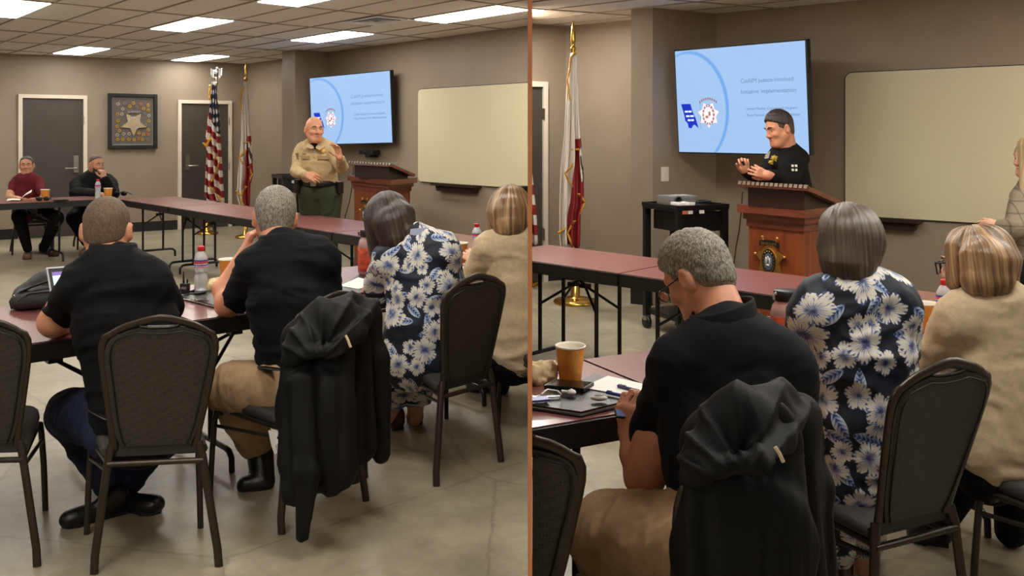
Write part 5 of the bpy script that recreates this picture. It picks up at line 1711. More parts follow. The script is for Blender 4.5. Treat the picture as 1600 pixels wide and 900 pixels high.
# ---- woman in beige blazer, cut by the divider
p = Person('person in beige blazer with highlighted blonde bob beside the copper divider, left half', G(810, 690), .007, SK_D)
p.head(797, 328, 4.95, 1.05, (-.35, .93, -.12), (0, .1, 1), neck=P(802, 375, 4.88), nr=.052)
dr = p.cl('blazer', BEIGE)
p.both(dr, 768, 388, 4.86, 25, 845, 384, 4.86, 27, k=.06); p.both(dr, 806, 392, 4.86, 44, 810, 450, 4.86, 48, f=.72, k=.06); p.both(dr, 810, 450, 4.86, 48, 812, 545, 4.82, 47, f=.75, k=.05)
p.both(dr, 800, 368, 4.88, 18, 770, 384, 4.86, 20, k=.05); p.both(dr, 806, 368, 4.88, 18, 845, 380, 4.86, 20, k=.05)
p.both(dr, 762, 392, 4.86, 24, 742, 440, 4.98, 22, k=.04); dr.pc(742, 440, 4.98, 22, 741, 446, 5.0, 21); dr.pc(741, 443, 5.0, 20, 748, 415, 5.25, 13, k=.03)
p.both(dr, 852, 392, 4.86, 24, 860, 440, 4.98, 22, k=.04)
dr.disp.append(folds(.021, 8, 8, 15, 6))
b = p.body
b.pc(745, 428, 5.15, 12, 744, 408, 5.32, 8); p.hand(P(744, 408, 5.32), (-.5, .5, .35), (.3, .6, -.5), 1, .95, (.35, .4, .3))
tr = p.cl('trousers', BLACKT)
p.both(tr, 800, 560, 4.86, 42, 790, 555, 5.15, 30, k=.04); p.both(tr, 788, 560, 5.15, 27, 778, 592, 5.35, 18, k=.03); p.both(tr, 840, 560, 4.86, 40, 840, 555, 5.2, 30, k=.04)
p.shoe(G(786, 614), G(732, 610), .040, LEATHER)
long_hair(p, H_BLONDE, [(796, 325, 4.93, 34, 800, 335, 4.9, 36), (776, 335, 4.92, 17, 772, 352, 4.92, 10), (796, 335, 4.86, 32, 797, 348, 4.84, 28), (822, 335, 4.88, 22, 824, 350, 4.88, 16)], clip=[(P(790, 362, 4.9), (0.05, 0, 1))], amp=.004, fr=70, fz=2.5, seed=3)
p.finish()

# ---- two seated men at the back
p = Person('person in maroon polo with short dark hair seated behind the far table', G(55, 392), .0075, SK_A)
p.head(41.5, 258, 11.9, 1.0, (.38, -.92, -.02), (0, 0, 1), neck=P(43, 277, 11.9), nr=.060)
sh = p.cl('polo_shirt', MAROON)
p.both(sh, 27, 288, 11.88, 8, 58, 288, 11.88, 8, k=.05); p.both(sh, 42, 288, 11.88, 20, 42, 312, 11.85, 21, f=.7, k=.05); p.both(sh, 42, 312, 11.85, 21, 42, 326, 11.8, 20, f=.7, k=.05)
p.both(sh, 43, 277, 11.9, 8, 26, 284, 11.9, 8, k=.05); p.both(sh, 43, 277, 11.9, 8, 60, 284, 11.9, 8, k=.05)
p.both(sh, 23, 289, 11.86, 8, 18, 303, 11.75, 7, k=.04); p.both(sh, 62, 289, 11.86, 8, 67, 303, 11.72, 7, k=.04)
sh.disp.append(folds(.018, 9, 9, 14, 8))
b = p.body
b.pc(16, 302, 11.75, 6.5, 16, 309, 11.6, 6); b.pc(16, 309, 11.6, 5.5, 30, 311, 11.35, 4); p.hand(P(30, 311, 11.35), (.9, -.4, .05), (0, 0, -1), 1, 1.0, (.35, .4, .3))
b.pc(70, 303, 11.72, 6.5, 71, 310, 11.6, 6); b.pc(71, 310, 11.6, 5.5, 60, 311, 11.4, 4); p.hand(P(60, 311, 11.4), (-.9, -.35, .05), (0, 0, -1), -1, 1.0, (.35, .4, .3))
tr = p.cl('trousers', BLACKT)
p.both(tr, 32, 330, 11.85, 12, 30, 338, 11.4, 11, k=.04); p.both(tr, 30, 340, 11.4, 10.5, 43, 388, 11.5, 6.5, k=.03)
p.both(tr, 54, 330, 11.85, 12, 88, 340, 11.35, 11, k=.04); p.both(tr, 88, 343, 11.35, 10.5, 68, 388, 11.6, 6.5, k=.03)
p.short_hair(H_DARK, .003, -.01, .002, front=.086, fade=H_FADE)
p.face(H_DARK)
collar_band(p.t, (P(43, 279, 11.88), unit(np.array([.92, .38, 0])), unit(np.array([-.38, .92, 0])), .080, .075, Z3*.012), .035, 0, MAROON, gap=None)
MB().tube([P(40, 282, 11.66), P(41, 292, 11.64)], .012, 6, flat=(.4, 1)).build('placket', cloth('dark_maroon', (70, 20, 28)), p.t)
p.shoe(G(44, 396), G(42, 406), .045, SUEDE, h=.01); p.shoe(G(66, 394), G(88, 401), .045, BROWNL, h=.01)
p.finish()

p = Person('person with beard and black pullover resting mouth on fist behind the far table', G(135, 388), .0075, SK_A)
p.head(151, 257, 12.3, 1.06, (.80, -.58, -.10), (0, 0, 1), neck=P(146, 276, 12.35), nr=.066)
sh = p.cl('pullover', BLACKJ)
p.both(sh, 129, 288, 12.35, 9.5, 166, 286, 12.35, 9.5, k=.06); p.both(sh, 147, 290, 12.35, 25, 147, 318, 12.3, 26, f=.72, k=.05)
p.both(sh, 146, 274, 12.35, 9, 126, 284, 12.35, 10, k=.05); p.both(sh, 147, 274, 12.35, 9, 168, 282, 12.35, 10, k=.05)
p.both(sh, 122, 290, 12.3, 12, 121, 303, 12.15, 11, k=.04); p.both(sh, 121, 303, 12.15, 10, 150, 303, 11.95, 7, k=.03)
p.both(sh, 171, 288, 12.3, 12, 176, 303, 12.05, 9.5, k=.04); p.both(sh, 176, 302, 12.05, 8.5, 164, 281, 11.95, 6, k=.03)
sh.disp.append(folds(.020, 9, 9, 14, 9))
b = p.body
b.pc(164, 281, 11.95, 4.5, 162, 276, 11.95, 4.5); p.hand(P(163, 278, 11.95), (-.22, .05, .97), (-.75, .55, .1), 1, 1.05, (.9, 1.0, .7), .8)
p.hand(P(150, 303, 11.95), (.95, -.2, .05), (.1, .2, -1), -1, 1.05, (.4, .5, .4))
tr = p.cl('trousers', BLACKT)
p.both(tr, 128, 330, 12.3, 13, 116, 340, 11.9, 12, k=.04); p.both(tr, 116, 343, 11.9, 11, 134, 378, 12.1, 7, k=.03); p.both(tr, 155, 330, 12.3, 13, 165, 342, 11.9, 12, k=.04); p.both(tr, 165, 345, 11.9, 11, 152, 380, 12.1, 7, k=.03)
p.short_hair(H_FADE, .0015, -.05, .0008, front=.092)
p.face(H_DARK, lips=False)
g = SDF(.0075); L = p.L; ax = (p.hR, p.hF, p.hU)
g.ell(L(0, .036, -.082), np.array((.064, .066, .056))*1.06, ax); g.ell(L(0, .03, -.04), np.array((.066, .05, .05))*1.06, ax); g.clip(L(0, .09, -.050), unit(-p.hU*1.0-p.hF*.35)); g.disp.append(folds(.003, 60, 60, 60, 2)); g.build('beard', H_DARK, p.t)
p.shoe(G(138, 392), G(130, 400), .045, SUEDE, h=.01); p.shoe(G(152, 388), G(160, 396), .045, SUEDE, h=.01)
p.finish()

# ---- officer in tan uniform
p = Person('person in tan uniform shirt and green trousers speaking with raised hand, left half', (P(500, 440, 9.25)[0], 9.25, 0), .0066, SK_C)
p.head(491, 202, 9.15, 1.06, (.52, -.85, -.03), (.04, 0, 1), neck=P(494, 230, 9.22), nr=.060)
sh = p.cl('uniform_shirt', TAN)
p.both(sh, 474, 236, 9.25, 12, 516, 236, 9.25, 12, k=.05); p.both(sh, 495, 238, 9.25, 25, 496, 262, 9.22, 28, f=.68, k=.05); p.both(sh, 496, 262, 9.22, 28, 500, 284, 9.25, 27, f=.68, k=.04)
p.both(sh, 493, 226, 9.25, 10, 474, 233, 9.25, 10, k=.04); p.both(sh, 495, 226, 9.25, 10, 516, 233, 9.25, 10, k=.04)
p.both(sh, 470, 238, 9.22, 11, 463, 268, 9.1, 9, k=.03); sh.pc(463, 268, 9.1, 8.5, 476, 273, 8.85, 6, k=.03)
p.both(sh, 519, 238, 9.22, 11, 534, 261, 9.1, 9, k=.03); sh.pc(534, 261, 9.1, 8.5, 532, 249, 8.9, 6.5, k=.03)
sh.disp.append(folds(.021, 9, 9, 14, 12)); sh.clip(P(495, 289, 9.2), (0, 0, 1))
b = p.body
b.pc(463, 268, 9.1, 6.5, 477, 273, 8.84, 4.8); p.hand(P(477, 273, 8.84), (.85, -.25, -.25), (.1, .9, -.5), 1, 1.0, (.35, .4, .35))
b.pc(534, 261, 9.1, 6.5, 531, 246, 8.86, 4.8); p.hand(P(531, 246, 8.86), (-.22, -.1, .95), (-.5, -.8, .1), -1, .98, (.35, .45, .35), .9)
tr = p.cl('trousers', GREEN)
p.both(tr, 487, 300, 9.27, 20, 513, 300, 9.27, 20, k=.05); p.both(tr, 486, 305, 9.27, 20, 488, 370, 9.27, 14, k=.03); p.both(tr, 488, 370, 9.27, 14, 490, 440, 9.3, 10, k=.02)
p.both(tr, 514, 305, 9.27, 20, 514, 370, 9.27, 14, k=.03); p.both(tr, 514, 370, 9.27, 14, 515, 440, 9.3, 10, k=.02)
tr.disp.append(folds(.020, 14, 14, 5, 13))
p.face(mat('thin_brown_brow', (84, 60, 44), .7, noise=.1))
g = SDF(.0075); g.pc(474, 286, 9.27, 9, 524, 286, 9.27, 9); bl = []
for i in range(33):
    a = 2*PI*i/32; bl.append(P(499, 286, 9.25)+np.array([.178*math.cos(a), .128*math.sin(a), 0]))
MB().tube(bl, .032, 8, flat=(.85, .22), up=(0, 0, 1), cap=False).build('duty_belt', LEATHER, p.t)
q = P(488, 286, 9.05)
MB().box(P(490, 286, 9.10), (unit((1, -.1, 0)), unit((.1, 1, 0)), Z3), (.03, .014, .03), bev=.005).build('belt_buckle', STEEL, p.t)
MB().box(P(466, 291, 9.2), (unit((.7, -.7, 0)), unit((.7, .7, 0)), Z3), (.035, .03, .07), bev=.012).build('holster', LEATHER, p.t)
MB().box(P(530, 293, 9.2), (unit((.7, .7, 0)), unit((-.7, .7, 0)), Z3), (.035, .03, .06), bev=.012).build('belt_pouch', LEATHER, p.t)
def chest_y(x, y): return None
def patch(parent, name, px, py, Y, w, h, m, tilt=(1, 0, 0), n=(0, -1, 0), th=.006, shape='box'):
    R = unit(tilt); N = unit(n); U = np.cross(R, N); U = U if U[2] > 0 else -U
    c = P(px, py, Y)
    mb = MB()
    if shape == 'box': mb.box(c, (R, U, N), (w/2, h/2, th), bev=min(.004, th*.8))
    else:
        k = 7 if shape == 'star7' else 6
        mb.extr([c+R*(w/2)*(1 if i % 2 == 0 else .55)*math.sin(PI*i/k)+U*(h/2)*(1 if i % 2 == 0 else .55)*math.cos(PI*i/k) for i in range(2*k)], N*th)
        mb.extr([c+N*th+R*w*.18*math.sin(2*PI*i/14)+U*h*.18*math.cos(2*PI*i/14) for i in range(14)], N*th*.5)
    return mb.build(name, m, parent)
TAND = cloth('tan_uniform_dark', (160, 136, 100))
yf = 9.25-.128
patch(p.t, 'pocket_flap', 476, 246, yf-.01, .10, .035, TAND, tilt=(1, -.25, 0), n=(-.25, -1, 0)); patch(p.t, 'pocket_flap', 505, 246, yf-.02, .115, .035, TAND, tilt=(1, .25, 0), n=(.25, -1, 0))
patch(p.t, 'star_badge', 505, 235, yf+.02, .058, .062, GOLD, shape='star7', tilt=(1, .2, 0), n=(.2, -1, .2), th=.012)
patch(p.t, 'name_bar', 474, 240, yf+.03, .05, .012, GOLD, tilt=(1, -.3, 0), n=(-.3, -1, .2), th=.014)
for x in (474, 505): MB().ball(P(x, 247.5, yf-.018), .006, 8).build('button', GOLD, p.t)
for k, y in enumerate((237, 246, 256, 266, 276)): MB().ball(P(490+k*.6, y, yf-.012-.004*k), .006, 8).build('button', TAND, p.t)
g = SDF(.0066); g.pc(491, 225, 9.16, 6, 493, 230, 9.13, 3); g.build('undershirt', BLACKT, p.t)
for sx, pts in ((-1, [(484, 221, 9.2), (478, 230, 9.14), (487, 233, 9.09), (491, 231, 9.09)]), (1, [(500, 221, 9.2), (508, 229, 9.14), (500, 235, 9.08), (493, 231, 9.09)])):
    MB().extr([P(*q) for q in pts], np.array([0, -.012, .002])).build('collar_wing', TAN, p.t)
patch(p.t, 'epaulette', 472, 226, 9.22, .075, .03, TAND, n=(0, -.4, 1), th=.010); patch(p.t, 'epaulette', 514, 226, 9.22, .075, .03, TAND, n=(0, -.4, 1), th=.010)
patch(p.t, 'shoulder_patch', 464, 244, 9.12, .05, .065, mat('gold_black_patch', (150, 120, 50), .7, rgb2=(50, 42, 30), nscale=60), n=(-.8, -.6, 0), tilt=(.6, -.8, 0))
p.shoe((P(490, 440, 9.3)[0], 9.32, 0), (P(490, 440, 9.3)[0]-.02, 9.10, 0), .048, LEATHER, h=.01); p.shoe((P(515, 440, 9.3)[0], 9.32, 0), (P(515, 440, 9.3)[0]+.05, 9.10, 0), .048, LEATHER, h=.01)
p.finish()

cur_room[0] = 'R'
# ---- grey haired man, right half
p = Person('person with grey hair and glasses in black polo looking down at a phone, right half', G(1120, 890)*0+np.array([.58, 2.35, 0]), .0058, SK_B)
p.head(1090, 430, 2.62, 1.0, (-.64, .56, -.54), (-.36, .34, .87), neck=P(1140, 525, 2.50), nr=.062)
sh = p.cl('polo_shirt', BLACKPOLO2, .008)
p.both(sh, 1068, 592, 2.48, 54, 1205, 578, 2.48, 54, k=.06)
p.both(sh, 1140, 575, 2.48, 92, 1148, 680, 2.45, 112, f=.70, k=.06); p.both(sh, 1148, 680, 2.45, 112, 1160, 850, 2.42, 108, f=.72, k=.05)
p.both(sh, 1135, 520, 2.50, 40, 1060, 566, 2.48, 42, k=.05); p.both(sh, 1142, 520, 2.50, 40, 1215, 560, 2.48, 42, k=.05)
p.both(sh, 1056, 592, 2.50, 46, 1026, 668, 2.58, 36, k=.04); sh.pc(1026, 668, 2.58, 36, 1017, 700, 2.60, 33, k=.03)
p.both(sh, 1226, 580, 2.48, 50, 1240, 690, 2.6, 42, k=.04)
sh.clip(P(1014, 704, 2.57), unit(np.array([.14, -.1, .98])), .11)
sh.disp.append(folds(.019, 7, 7, 14, 21))
b = p.body
b.pc(1024, 685, 2.55, 35, 1008, 743, 2.55, 33, k=.03); b.pc(1006, 745, 2.56, 29, 990, 708, 2.60, 21, k=.03); b.pc(990, 708, 2.60, 21, 984, 690, 2.615, 14, k=.03)
p.hand(P(984, 690, 2.615), (-.05, .25, .95), (.7, .6, .1), 1, 1.12, (.7, .9, .6), .9)
b.pc(1240, 685, 2.6, 36, 1215, 720, 2.75, 30, k=.03); b.pc(1215, 720, 2.75, 28, 1080, 690, 2.95, 16, k=.03); p.hand(P(1080, 690, 2.95), (-.9, .2, .2), (0, .3, .9), -1, 1.0, (.4, .5, .4))
collar_band(p.t, (P(1128, 512, 2.505), np.array([1., 0, .30]), np.array([0, 1., 0]), .084, .086, -Z3*.006), .056, 0, RIB)
tr = p.cl('trousers', KHAKI, .008)
p.both(tr, 1120, 870, 2.42, 82, 1180, 870, 2.42, 80, k=.05)
p.both(tr, 1085, 850, 2.36, 78, 950, 836, 2.50, 60, k=.04); p.both(tr, 945, 840, 2.52, 56, 985, 1000, 2.6, 36, k=.03)
p.both(tr, 1180, 850, 2.46, 76, 1130, 820, 2.95, 58, k=.04); p.both(tr, 1130, 830, 2.95, 54, 1160, 1000, 2.9, 36, k=.03)
tr.disp.append(folds(.030, 15, 15, 8, 22))
p.short_hair(H_GREY, .009, -.082, .0028, top=.008, fr=170, fade=H_GFADE)
# glasses
L = p.L; gl = MB()
FRAMEM = mat('dark_spectacle_frame', (34, 30, 28), .3, noise=.1)
for q in (-1, 1):
    ring = [L(q*.033+.024*math.cos(a), .112+.0*q, -.008+.017*math.sin(a)) for a in np.linspace(0, 2*PI, 17)]
    gl.tube(ring, .0018, 6, cap=False); gl.tube([L(q*.057, .110, -.004), L(q*.076, .09, 0), L(q*.084, .0, .006), L(q*.084, -.012, -.004)], .0022, 6)
gl.tube([L(-.009, .113, -.006), L(.009, .113, -.006)], .0018, 6)
gl.build('spectacles', FRAMEM, p.t)
for q in (-1, 1): MB().extr([L(q*.033+.0235*math.cos(a), .1115, -.008+.0165*math.sin(a)) for a in np.linspace(0, 2*PI, 17)[:-1]], p.hF*.001).build('spectacle_lens', mat('clear_lens', (235, 238, 240), .05, trans=1.0, noise=.01), p.t)
MB().tube([P(1090, 775, 2.3), P(1150, 785, 2.2), P(1230, 785, 2.2)], .022, 8, flat=(.2, 1)).build('belt', LEATHER, p.t)
p.finish()

# ---- floral woman, right half
p = Person('person in navy floral dress with straight brown bob, back to the camera, right half', np.array([1.12, 2.9, 0]), .0062, SK_D)
p.head(1326, 385, 2.98, 1.03, (-.22, .96, -.16), (-.04, .15, 1), neck=P(1334, 470, 2.90), nr=.05)
dr = p.cl('dress', FLORAL, .0078)
p.both(dr, 1278, 482, 2.90, 40, 1388, 475, 2.90, 42, k=.06); p.both(dr, 1336, 480, 2.90, 68, 1345, 560, 2.90, 80, f=.72, k=.06); p.both(dr, 1345, 560, 2.90, 80, 1342, 650, 2.88, 66, f=.74, k=.05)
p.both(dr, 1342, 650, 2.88, 66, 1340, 748, 2.90, 74, f=.85, k=.05)
p.both(dr, 1328, 445, 2.91, 28, 1282, 472, 2.90, 34, k=.05); p.both(dr, 1336, 445, 2.91, 28, 1386, 466, 2.90, 36, k=.05)
p.both(dr, 1270, 490, 2.90, 38, 1260, 545, 3.0, 31, k=.04); dr.pc(1260, 545, 3.0, 31, 1262, 570, 3.03, 28); p.both(dr, 1396, 486, 2.90, 40, 1402, 555, 3.0, 30, k=.04)
p.both(dr, 1318, 755, 2.90, 54, 1300, 735, 3.2, 42, k=.04); p.both(dr, 1370, 755, 2.90, 54, 1360, 735, 3.25, 42, k=.04)
dr.pc(1300, 740, 3.2, 40, 1305, 860, 3.2, 28, k=.03); dr.pc(1360, 740, 3.25, 40, 1350, 850, 3.3, 26, k=.03)
dr.disp.append(folds(.019, 9, 9, 12, 25)); dr.uvf = cyl_uv(P(1340, 550, 2.9), 1.0, (.37, .21))
b = p.body
b.pc(1262, 565, 3.03, 20, 1250, 570, 3.12, 17); b.pc(1250, 570, 3.12, 16, 1262, 550, 3.3, 11); p.hand(P(1262, 550, 3.3), (.3, .95, 0), (0, 0, -1), 1, .92)
b.pc(1402, 550, 3.0, 20, 1380, 560, 3.25, 12); p.hand(P(1380, 560, 3.25), (-.4, .9, 0), (0, 0, -1), -1, .92)
b.pc(1305, 845, 3.2, 22, 1312, 930, 3.2, 16); b.pc(1350, 840, 3.3, 22, 1350, 920, 3.3, 16)
long_hair(p, H_ASH, [(1325, 360, 2.96, 44, 1329, 372, 2.94, 46), (1328, 372, 2.92, 46, 1326, 412, 2.90, 42), (1300, 385, 2.95, 24, 1304, 418, 2.95, 15), (1352, 385, 2.94, 28, 1354, 410, 2.93, 18), (1318, 410, 2.89, 34, 1316, 428, 2.89, 20)], amp=.0035, seed=6, h=.006)
collar_band(p.t, (P(1334, 456, 2.91), np.array([1., 0, .0]), np.array([0, 1., .0]), .072, .068, -Z3*.01), .050, 0, FLORAL)
p.shoe(np.array([*P(1312, 930, 3.2)[:2], .0]), np.array([*P(1320, 930, 3.1)[:2], .0]), .034, BROWNL); p.shoe(np.array([*P(1352, 920, 3.3)[:2], .0]), np.array([*P(1352, 920, 3.45)[:2], .0]), .034, BROWNL)
p.finish()

# ---- beige blazer woman, right half
p = Person('person in beige blazer and dark glasses with highlighted bob at the right edge', np.array([1.75, 3.2, 0]), .0066, SK_D)
p.head(1526, 412, 3.22, 1.06, (-.80, .58, -.14), (-.05, .1, 1), neck=P(1546, 480, 3.16), nr=.052)
dr = p.cl('blazer', BEIGE)
p.both(dr, 1500, 498, 3.14, 34, 1622, 498, 3.14, 36, k=.06); p.both(dr, 1558, 500, 3.14, 66, 1562, 590, 3.14, 70, f=.72, k=.06); p.both(dr, 1562, 590, 3.14, 70, 1566, 700, 3.10, 70, f=.8, k=.05)
p.both(dr, 1540, 466, 3.16, 26, 1500, 490, 3.14, 30, k=.05); p.both(dr, 1552, 466, 3.16, 26, 1615, 488, 3.14, 32, k=.05)
p.both(dr, 1492, 505, 3.14, 34, 1462, 572, 3.26, 31, k=.04); dr.pc(1462, 572, 3.26, 31, 1456, 592, 3.3, 28); dr.pc(1456, 588, 3.3, 27, 1462, 560, 3.6, 18, k=.03)
p.both(dr, 1628, 505, 3.14, 34, 1636, 590, 3.26, 30, k=.04)
dr.disp.append(folds(.021, 8, 8, 15, 28))
b = p.body; b.pc(1460, 570, 3.5, 15, 1462, 556, 3.66, 11); p.hand(P(1462, 556, 3.66), (-.2, .9, .1), (.2, .2, -.9), 1, .95)
tr = p.cl('trousers', BLACKT)
p.both(tr, 1545, 735, 3.12, 52, 1515, 720, 3.42, 40, k=.04); p.both(tr, 1515, 725, 3.42, 36, 1468, 815, 3.5, 24, k=.03); p.both(tr, 1600, 735, 3.12, 52, 1590, 720, 3.45, 40, k=.04); p.both(tr, 1590, 725, 3.45, 36, 1580, 830, 3.5, 24, k=.03)
p.shoe(G(1470, 850), G(1422, 843), .042, LEATHER)
long_hair(p, H_BLONDE, [(1535, 398, 3.20, 40, 1540, 412, 3.18, 44), (1498, 388, 3.21, 21, 1489, 442, 3.19, 11), (1506, 380, 3.24, 26, 1500, 396, 3.25, 20), (1540, 412, 3.13, 42, 1535, 436, 3.11, 32), (1570, 412, 3.17, 26, 1578, 440, 3.16, 14), (1550, 415, 3.12, 36, 1556, 436, 3.1, 28)], amp=.004, fr=70, fz=2.5, seed=4, h=.006)
L = p.L; gl = MB()
for q in (-1, 1):
    c = [(-.028, .016), (.028, .018), (.026, -.02), (-.022, -.022)]
    gl.tube([L(q*.034+a*(1 if q > 0 else 1), .112, b_-.002) for a, b_ in c+c[:1]], .003, 6, cap=False); gl.tube([L(q*.062, .110, .012), L(q*.082, .04, .012), L(q*.086, -.01, .006)], .003, 6)
gl.build('spectacles', FRAMEM, p.t)
for q in (-1, 1): MB().extr([L(q*.034+a, .1115, b_-.002) for a, b_ in [(-.027, .015), (.027, .017), (.025, -.019), (-.021, -.021)]], p.hF*.001).build('spectacle_lens', MATS['clear_lens'], p.t)
p.face(H_BLONDE, lips=True)
p.finish()

# ---- officer at the lectern
p = Person('person in black jacket with gold star patch behind the right lectern, looking down', np.array([2.08, 6.95, 0]), .0062, SK_B)
p.head(1218, 201, 6.92, 1.06, (-.93, -.26, -.26), (-.26, 0, .97), neck=P(1230, 240, 6.95), nr=.066, jaw=1.12)
sh = p.cl('jacket', BLACKJ)
p.both(sh, 1216, 254, 6.90, 16, 1244, 250, 7.0, 16, k=.05); p.both(sh, 1228, 256, 6.96, 32, 1230, 300, 6.98, 36, f=.9, k=.05); p.both(sh, 1230, 300, 6.98, 36, 1232, 345, 7.0, 35, f=.9, k=.04)
p.both(sh, 1230, 236, 6.95, 15, 1218, 250, 6.9, 14, k=.05); p.both(sh, 1234, 236, 6.95, 15, 1246, 248, 7.0, 16, k=.05)
p.both(sh, 1236, 256, 6.82, 19, 1232, 283, 6.72, 15, k=.03); p.both(sh, 1232, 283, 6.72, 14, 1204, 275, 6.55, 10, k=.03)
p.both(sh, 1208, 256, 6.98, 16, 1190, 280, 6.9, 13, k=.03); p.both(sh, 1190, 280, 6.9, 12, 1166, 268, 6.72, 9, k=.03)
sh.disp.append(folds(.018, 10, 10, 14, 30))
b = p.body
b.pc(1204, 275, 6.55, 8, 1199, 274, 6.52, 7.5); p.hand(P(1201, 275, 6.53), (-.85, .1, .35), (0, .85, .1), 1, .98, (.35, .7, .6), .8)
b.pc(1166, 268, 6.72, 7, 1162, 265, 6.7, 7); p.hand(P(1166, 268, 6.70), (-.25, -.1, .9), (-.2, -.9, .0), -1, .96, (.9, 1.0, .6), .8)
tr = p.cl('trousers', BLACKT)
p.both(tr, 1220, 355, 6.98, 27, 1222, 440, 6.98, 18, k=.03); p.both(tr, 1222, 440, 6.98, 18, 1224, 525, 7.0, 13, k=.03); p.both(tr, 1244, 355, 7.0, 27, 1246, 440, 7.0, 18, k=.03); p.both(tr, 1246, 440, 7.0, 18, 1248, 525, 7.0, 13, k=.03)
p.short_hair(H_DARK, .004, -.012, .004, top=.020, front=.076, fade=H_FADE)
p.face(H_DARK)
patch(p.t, 'star_patch', 1211, 248, 6.69, .055, .05, mat('yellow_embroidery', (224, 196, 58), .7, rgb2=(120, 100, 30), nscale=90), shape='star7', tilt=(.8, -.5, 0), n=(-.5, -.8, .25), th=.03)
patch(p.t, 'star_patch', 1206, 254.5, 6.69, .04, .035, MATS['yellow_embroidery'], shape='star7', tilt=(.8, -.5, 0), n=(-.5, -.8, .25), th=.03)
m = MB()
for i in (0, 1):
    for j in (0, 1): m.box(P(1238.5+5.5*i, 259+6.5*j, 6.675), (np.array([1., 0, 0]), Z3, np.array([0, 1., 0])), (.0055, .008, .012))
m.build('sleeve_insignia', WHITEP, p.t)
MB().extr([P(1196, 241, 6.74), P(1203, 236, 6.74), P(1200, 247, 6.7), P(1194, 248, 6.7)], np.array([0, -.015, 0])).build('collar_wing', cloth('grey_collar', (140, 136, 126)), p.t)
tube_px('microphone', [(1160, 252, 6.62), (1163, 258, 6.62)], .011, BLACKP, p.t)
p.shoe((P(1224, 525, 7)[0], 7.05, 0), (P(1224, 525, 7)[0]-.18, 6.95, 0), .05, LEATHER, h=.01); p.shoe((P(1248, 525, 7)[0], 7.05, 0), (P(1248, 525, 7)[0]-.10, 6.85, 0), .05, LEATHER, h=.01)
p.finish()

# ---- standing woman at the right edge
TWEED = bpy.data.materials.new('grey_brown_plaid'); TWEED.use_nodes = True
def _plaid():
    nt = TWEED.node_tree; b = nt.nodes['Principled BSDF']; b.inputs['Roughness'].default_value = .8
    tc = nt.nodes.new('ShaderNodeTexCoord')
    cols = []
    for d in ('X', 'Z'):
        w = nt.nodes.new('ShaderNodeTexWave'); w.bands_direction = d; w.inputs['Scale'].default_value = 4.2; w.inputs['Distortion'].default_value = .4; nt.links.new(tc.outputs['Object'], w.inputs['Vector'])
        r = nt.nodes.new('ShaderNodeValToRGB'); r.color_ramp.elements[0].position = .0; r.color_ramp.elements[0].color = (.55, .55, .55, 1); r.color_ramp.elements[1].position = .07; r.color_ramp.elements[1].color = (1, 1, 1, 1)
        nt.links.new(w.outputs['Fac'], r.inputs['Fac']); cols.append(r.outputs['Color'])
    mx = nt.nodes.new('ShaderNodeMix'); mx.data_type = 'RGBA'; mx.blend_type = 'MULTIPLY'; mx.inputs['Factor'].default_value = 1
    nt.links.new(cols[0], mx.inputs['A']); nt.links.new(cols[1], mx.inputs['B'])
    m2 = nt.nodes.new('ShaderNodeMix'); m2.data_type = 'RGBA'; m2.blend_type = 'MULTIPLY'; m2.inputs['Factor'].default_value = 1; m2.inputs['B'].default_value = (*lin((128, 114, 94)), 1)
    nt.links.new(mx.outputs['Result'], m2.inputs['A']); nt.links.new(m2.outputs['Result'], b.inputs['Base Color'])
_plaid()
p = Person('person with pale blonde hair in plaid blazer, arms folded, standing at right edge', np.array([3.42, 6.15, 0]), .007, SK_D)
p.head(1609, 247, 6.12, 1.0, (-.93, -.2, -.05), (0, 0, 1), neck=P(1612, 290, 6.15), nr=.05)
dr = p.cl('blazer', TWEED)
p.both(dr, 1598, 310, 6.05, 17, 1640, 308, 6.3, 17, k=.05); p.both(dr, 1612, 312, 6.15, 30, 1610, 370, 6.15, 32, f=1.0, k=.05); p.both(dr, 1610, 370, 6.15, 32, 1614, 425, 6.15, 38, f=1.0, k=.05)
p.both(dr, 1608, 288, 6.12, 14, 1600, 303, 6.05, 15, k=.04)
p.both(dr, 1596, 312, 6.0, 17, 1586, 358, 5.85, 15, k=.04); p.both(dr, 1586, 358, 5.85, 14, 1563, 352, 5.9, 9, k=.03); p.both(dr, 1630, 312, 6.3, 17, 1580, 365, 6.05, 14, k=.04)
dr.disp.append(folds(.018, 9, 9, 14, 33)); dr.clip((0, 0, EYE-(430-HORIZON)/FPX*6.15), (0, 0, 1))
b = p.body; p.hand(P(1565, 353, 5.9), (-.85, .2, .15), (.1, .9, -.3), 1, .95, (.4, .5, .4)); 
tr = p.cl('trousers', BLACKT)
p.both(tr, 1600, 430, 6.12, 34, 1602, 520, 6.12, 24, k=.03); p.both(tr, 1602, 520, 6.12, 24, 1604, 585, 6.12, 18, k=.03); p.both(tr, 1630, 430, 6.2, 34, 1632, 520, 6.2, 24, k=.03); p.both(tr, 1632, 520, 6.2, 24, 1634, 580, 6.2, 18, k=.03)
long_hair(p, H_PALE, [(1610, 240, 6.14, 22, 1614, 255, 6.16, 23), (1614, 255, 6.16, 22, 1620, 300, 6.2, 17), (1606, 228, 6.06, 15, 1606, 262, 6.04, 12), (1605, 262, 6.03, 10, 1602, 312, 5.98, 8)], clip=None, amp=.004, seed=8, h=.007)
p.face(H_PALE)
p.shoe((P(1604, 580, 6.12)[0], 6.17, 0), (P(1604, 580, 6.12)[0]-.18, 6.1, 0), .045, LEATHER, h=.01); p.shoe((P(1634, 580, 6.2)[0], 6.22, 0), (P(1634, 580, 6.2)[0]-.18, 6.18, 0), .045, LEATHER, h=.01)
p.finish()
